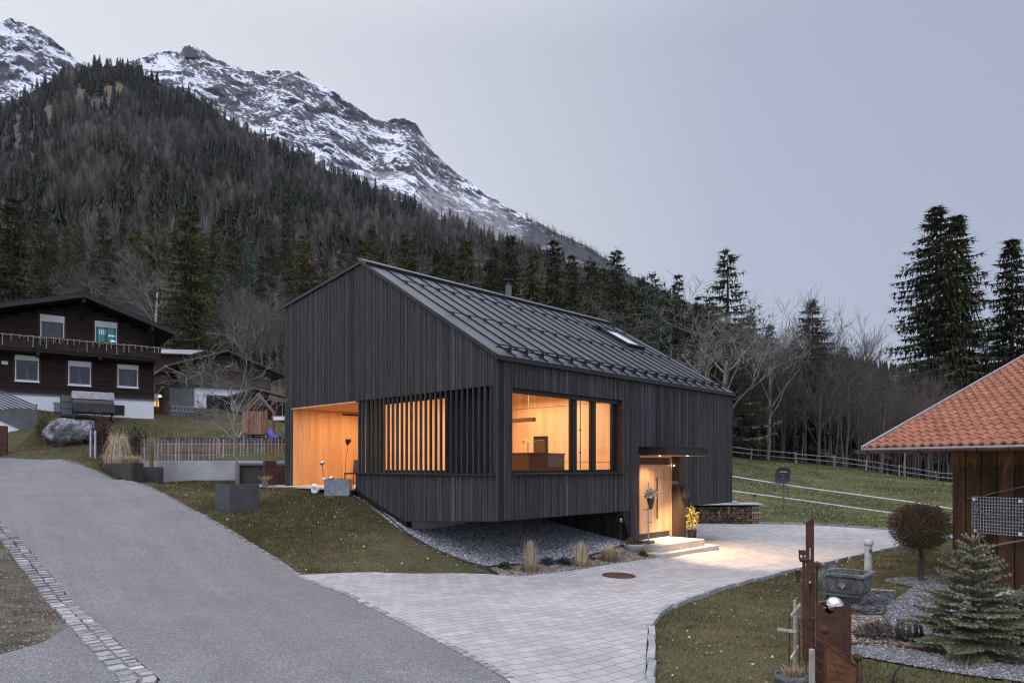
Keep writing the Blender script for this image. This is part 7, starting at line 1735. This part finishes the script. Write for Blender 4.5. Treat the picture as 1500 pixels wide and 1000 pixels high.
p0 = G(1308, 1003); k = thing('curved_rod', 'black curved rod arching out of the grass at the bottom edge', 'garden ornament', p0); mb = MB(); mb.tube([(0, 0, -.2), (.0, 0, .05), (.05, .03, .15), (.12, .06, .20), (.21, .1, .215), (.28, .12, .20)], [.014, .014, .013, .01, .007, .003], 7); mb.build('rod', M['black'], k)
q = atY(1214, 8.75); mb = MB(); mb.bar((-.17, 0, .0), (-.02, .06, -.005), .05, .022); tag(mb.build('driftwood_piece', M['bleached'], loc=(q.x - .02, q.y - .2, (HY - 889) / F * 8.6)), 'short bleached board leaning on the left of the broad rusty column', 'board')
# ---------------------------------------------------------------- grasses and shrubs in the bed by the gravel
for i, (px, py, h, r, sp_, dr, n, lab) in enumerate(((777, 838, .84, .15, -.10, .10, 520, 'tall tied-up straw grass, leftmost of the three in the pebble bed'), (850, 829, .70, .20, -.10, .16, 560, 'leaning straw grass clump, middle one in the pebble bed'), (893, 822, .52, .17, .22, .42, 620, 'rounded straw grass clump nearest the steps in the pebble bed'))):
    q = G(px, py); k = thing('straw_grass', lab, 'grass clump', (q.x, q.y, q.z)); tuft('blades', M['straw'], k, n, h, r, sp_, dr, 60 + i, .008, tone=(.15, .95)); tuft('base_blades', M['straw'], k, 320, h * .42, r * 1.2, .22, .45, 70 + i, .007, tone=(0, .7))
for px, py, w, mt, lab in ((739, 834, .17, 'box_leaf', 'small round green box bush at the left end of the pebble bed'), (802, 828, .2, 'lav', 'low dark lavender cushion right of the tall straw grass'), (826, 828, .2, 'lav', 'low dark lavender cushion next to the middle straw grass'), (866, 821, .09, 'box_leaf', 'tiny dark green plant between the middle and right straw grasses'), (941, 815, .13, 'box_leaf', 'small green cushion plant below the concrete bowl')):
    q = G(px, py); k = thing('low_shrub', lab, 'shrub', (q.x, q.y, q.z)); leafball('foliage', M[mt], k, 900, w, w * .8, w * .75, int(px), .035, .4, loc=(0, 0, w * .3), cut=-.4, lump=.3)

# ---------------------------------------------------------------- pebbles, chips, grass blades, fallen leaves
def in_any(polys, x, y):
    r = np.zeros(len(x), bool)
    for p in polys: r |= pip([tuple(a) for a in p], x, y)
    return r
def scatter(poly, n, rng, y_bias=0):
    p = np.array([tuple(a) for a in poly]); x0, y0 = p.min(0); x1, y1 = p.max(0); X = []; Yy = []; c = 0
    while c < n:
        x = rng.uniform(x0, x1, n); y = rng.uniform(y0, y1, n); m = pip([tuple(a) for a in poly], x, y); X.append(x[m]); Yy.append(y[m]); c += m.sum()
        if not m.any(): break
    return np.concatenate(X)[:n], np.concatenate(Yy)[:n]
OCT = np.array([(1, 0, 0), (0, 1, 0), (-1, 0, 0), (0, -1, 0), (0, 0, 1), (0, 0, -1)], float); OF = np.array([(0, 1, 4), (1, 2, 4), (2, 3, 4), (3, 0, 4), (1, 0, 5), (2, 1, 5), (3, 2, 5), (0, 3, 5)])
def stones(name, poly, n, size, mat, seed, lift=.03, flat=.6):
    rng = np.random.default_rng(seed); x, y = scatter(poly, n, rng); n = len(x); z = hzv(x, y) + lift
    s = rng.uniform(*size, n)[:, None, None] * rng.uniform(.6, 1.3, (n, 1, 3)); s[..., 2] *= flat
    v = OCT[None] * s + rng.normal(0, .12, (n, 6, 3)) * s; a = rng.uniform(0, 6.283, n); c, sn = np.cos(a)[:, None], np.sin(a)[:, None]
    tl = rng.normal(0, .35, n)[:, None]; vz = v[..., 2] + v[..., 0] * tl
    V = np.stack([v[..., 0] * c - v[..., 1] * sn + x[:, None], v[..., 0] * sn + v[..., 1] * c + y[:, None], vz + z[:, None]], -1).reshape(-1, 3)
    T = (np.arange(n)[:, None, None] * 6 + OF[None]).reshape(-1, 3); tn = np.repeat(np.clip(rng.normal(.45, .25, n), 0, 1), 8)
    tag(npmesh(name, V, T, mat, tone=tn), kind='stuff')
stones('gravel', gravel, 20000, (.02, .046), M['pebble'], 1)
stones('bed_pebbles', bed, 6500, (.014, .034), M['pebble_warm'], 2)
stones('slate_chips', g2((1197,888),(1215,876),(1240,872),(1300,870),(1312,876),(1297,893),(1293,902),(1245,902),(1205,897)), 1500, (.02, .06), M['slate'], 3, .02, .45)
stones('path_pebbles', path_poly, 7000, (.012, .026), M['pebble_grey'], 4)
stones('mulch_pebbles', mulch_poly, 3200, (.012, .03), M['pebble_warm'], 5)
stones('strip_pebbles', path2, 4200, (.010, .024), M['pebble_grey'], 6)

M['blade'] = tonemat('grass blades', [(0, (.042, .048, .018)), (.35, (.085, .086, .038)), (.65, (.155, .130, .070)), (1, (.31, .26, .165))], .9, .1)
def blades(name, poly, n, h, w, seed, avoid, tone_mu=.4, patch=.25):
    rng = np.random.default_rng(seed); x, y = scatter(poly, n, rng); m = ~in_any(avoid, x, y); x, y = x[m], y[m]; n = len(x)
    pat = np.array([mnoise.noise((a * .8, b * .8, seed)) * .6 + mnoise.noise((a * .23, b * .23, seed + 3)) + .4 * mnoise.noise((a * 2.6, b * 2.6, seed + 5)) for a, b in zip(x, y)])
    kp = rng.random(n) < np.clip(.75 + pat * .9, .25, 1); x, y, pat = x[kp], y[kp], pat[kp]; n = len(x)
    z = hzv(x, y) + .0; a = rng.uniform(0, 6.283, n); l = rng.uniform(*h, n) * (1 + .5 * np.clip(pat, -.5, 1)); lean = rng.uniform(.1, 1.0, n) * l; b = rng.uniform(0, 6.283, n); ww = rng.uniform(.6, 1.2, n) * w
    V = np.stack([np.stack([x - np.cos(a) * ww, y - np.sin(a) * ww, z], -1), np.stack([x + np.cos(a) * ww, y + np.sin(a) * ww, z], -1), np.stack([x + np.cos(b) * lean, y + np.sin(b) * lean, z + l], -1)], 1).reshape(-1, 3)
    tn = np.clip(tone_mu - pat * patch + rng.normal(0, .2, n), 0, 1)
    tag(npmesh(name, V, np.arange(len(V)).reshape(-1, 3), M['blade'], tone=tn), kind='stuff')
avoid = [road, paving, gravel, bed, house_fp]
lawn_l = g2((8,672),(60,673),(130,684),(160,693),(190,703),(240,726),(300,759),(365,798),(435,839),(550,841),(735,844),(711,834),(638,809),(592,781),(540,741),(514,720)) + [tuple(hw(-.35, 6.2)), tuple(hw(-.35, 10.5)), (-9, 27.9), (-14.8, 27.9), (-17.5, 29.2), (-22, 33)]
blades('lawn_grass', lawn_l, 210000, (.02, .055), .0075, 31, avoid, .56)
lawn_r = [(2.0, 5.5)] + curb_line + g2((1396,786)) + [(12.5, 17.5)] + [(10.5, 15.5), (12, 9), (9, 5.5)]
slp = g2((1197,888),(1215,876),(1240,872),(1300,870),(1312,876),(1297,893),(1293,902),(1245,902),(1205,897))
blades('garden_grass', lawn_r, 190000, (.02, .055), .006, 32, [paving, path_poly, mulch_poly, path2, slp], .58)
M['dirt'] = pm('worn dirt', (.050, .043, .034), (.115, .098, .078), 1.6, .95, bump=.9, bscale=28, bdist=.03, fine=.45, c3=(.17, .155, .135))
blades('verge_grass', [(-3.6, 5.5)] + road_left + [(-16.5, 20.0), (-20, 15), (-12, 6)], 60000, (.015, .05), .006, 33, [road, g2((60,945),(0,962),(-120,990),(-120,1100),(228,1100),(160,948),(118,914))], .72, .4)
blades('slope_grass', [(-50, 44), (-50, 38), (-32, 32.6)] + g2((8,671),(60,673),(130,684)) + [(-17.6, 29.3), (-15, 29.2), (-8, 28.8), (-7, 40), (-14, 44)], 150000, (.025, .07), .011, 34, [road], .50, .35)
blades('meadow_grass', [tuple(hw(12.5, 0)), (10.5, 31.5), (16, 30.2), (24, 31), (40, 40), (45, 72), (20, 72), (0, 70), (4, 40)], 150000, (.03, .08), .018, 35, [house_fp, paving], .36, .3)
# forget-me-not white specks of fallen leaves and blossoms
M['leaf_litter'] = tonemat('bleached leaves', [(0, (.16, .12, .08)), (.5, (.36, .30, .24)), (1, (.62, .57, .50))])
def litter(name, poly, n, size, seed, avoid):
    rng = np.random.default_rng(seed); x, y = scatter(poly, n, rng); m = ~in_any(avoid, x, y); x, y = x[m], y[m]; n = len(x); z = hzv(x, y) + rng.uniform(.02, .05, n)
    a = rng.uniform(0, 6.283, n); s = rng.uniform(*size, n); dz = rng.normal(0, .4, (n, 4)) * s[:, None]; V = []
    for k, (q, r) in enumerate(((0, 1), (1.3, .7), (3.1, .9), (4.6, .65))): V.append(np.stack([x + np.cos(a + q) * s * r, y + np.sin(a + q) * s * r, z + dz[:, k]], -1))
    V = np.stack(V, 1).reshape(-1, 3); tag(npmesh(name, V, np.arange(len(V)).reshape(-1, 4), M['leaf_litter'], tone=rng.random(n)), kind='stuff')
litter('fallen_leaves', lawn_r, 900, (.010, .036), 41, [paving, path_poly, path2])
litter('lawn_leaves', lawn_l, 900, (.010, .04), 42, avoid)
litter('verge_leaves', [(-3.6, 5.5)] + road_left + [(-16.5, 20.0), (-20, 15), (-12, 6)], 300, (.012, .03), 43, [road])
litter('meadow_blossom', [tuple(hw(12.5, 0)), (12, 33), (17, 32), (24, 33), (40, 40), (45, 66), (20, 70), (0, 66), (4, 40)], 5200, (.02, .05), 44, [house_fp, paving])
litter('slope_leaves', [(-26, 33)] + [(-17.6, 29.6), (-9, 29.2), (-9, 36), (-16, 38)], 500, (.015, .04), 45, [road])
# worn dirt verge and asphalt apron at the lower left
dirt = [(-3.9, 5.2)] + road_left[:5] + g2((20,800),(-60,820),(-200,870),(-200,1000))
tag(sheet('dirt_verge', dirt, M['dirt'], .012, .3), kind='structure')
apron = [(-7.5, 5.0), (-3.9, 5.0)] + g2((228,1000),(160,948),(118,914)) + g2((60,945),(0,962),(-120,990))
tag(sheet('apron', apron, M['asphalt'], .03), kind='structure')
stones('verge_grit', dirt, 5000, (.006, .018), M['pebble_warm'], 8, .015)
# ---------------------------------------------------------------- thin evening haze
m = bpy.data.materials.new('evening haze'); m.use_nodes = True; n = m.node_tree; n.nodes.clear()
o_ = n.nodes.new('ShaderNodeOutputMaterial'); v_ = n.nodes.new('ShaderNodeVolumePrincipled'); v_.inputs['Color'].default_value = (.80, .86, 1, 1)
v_.inputs['Density'].default_value = 0.000022; v_.inputs['Anisotropy'].default_value = .0; n.links.new(v_.outputs[0], o_.inputs['Volume'])
mb = MB(); mb.box(-3600, 3600, -1000, 3600, float(vz.min()) - 460, 2050); tag(mb.build('haze', m), kind='stuff')
bpy.context.view_layer.update()
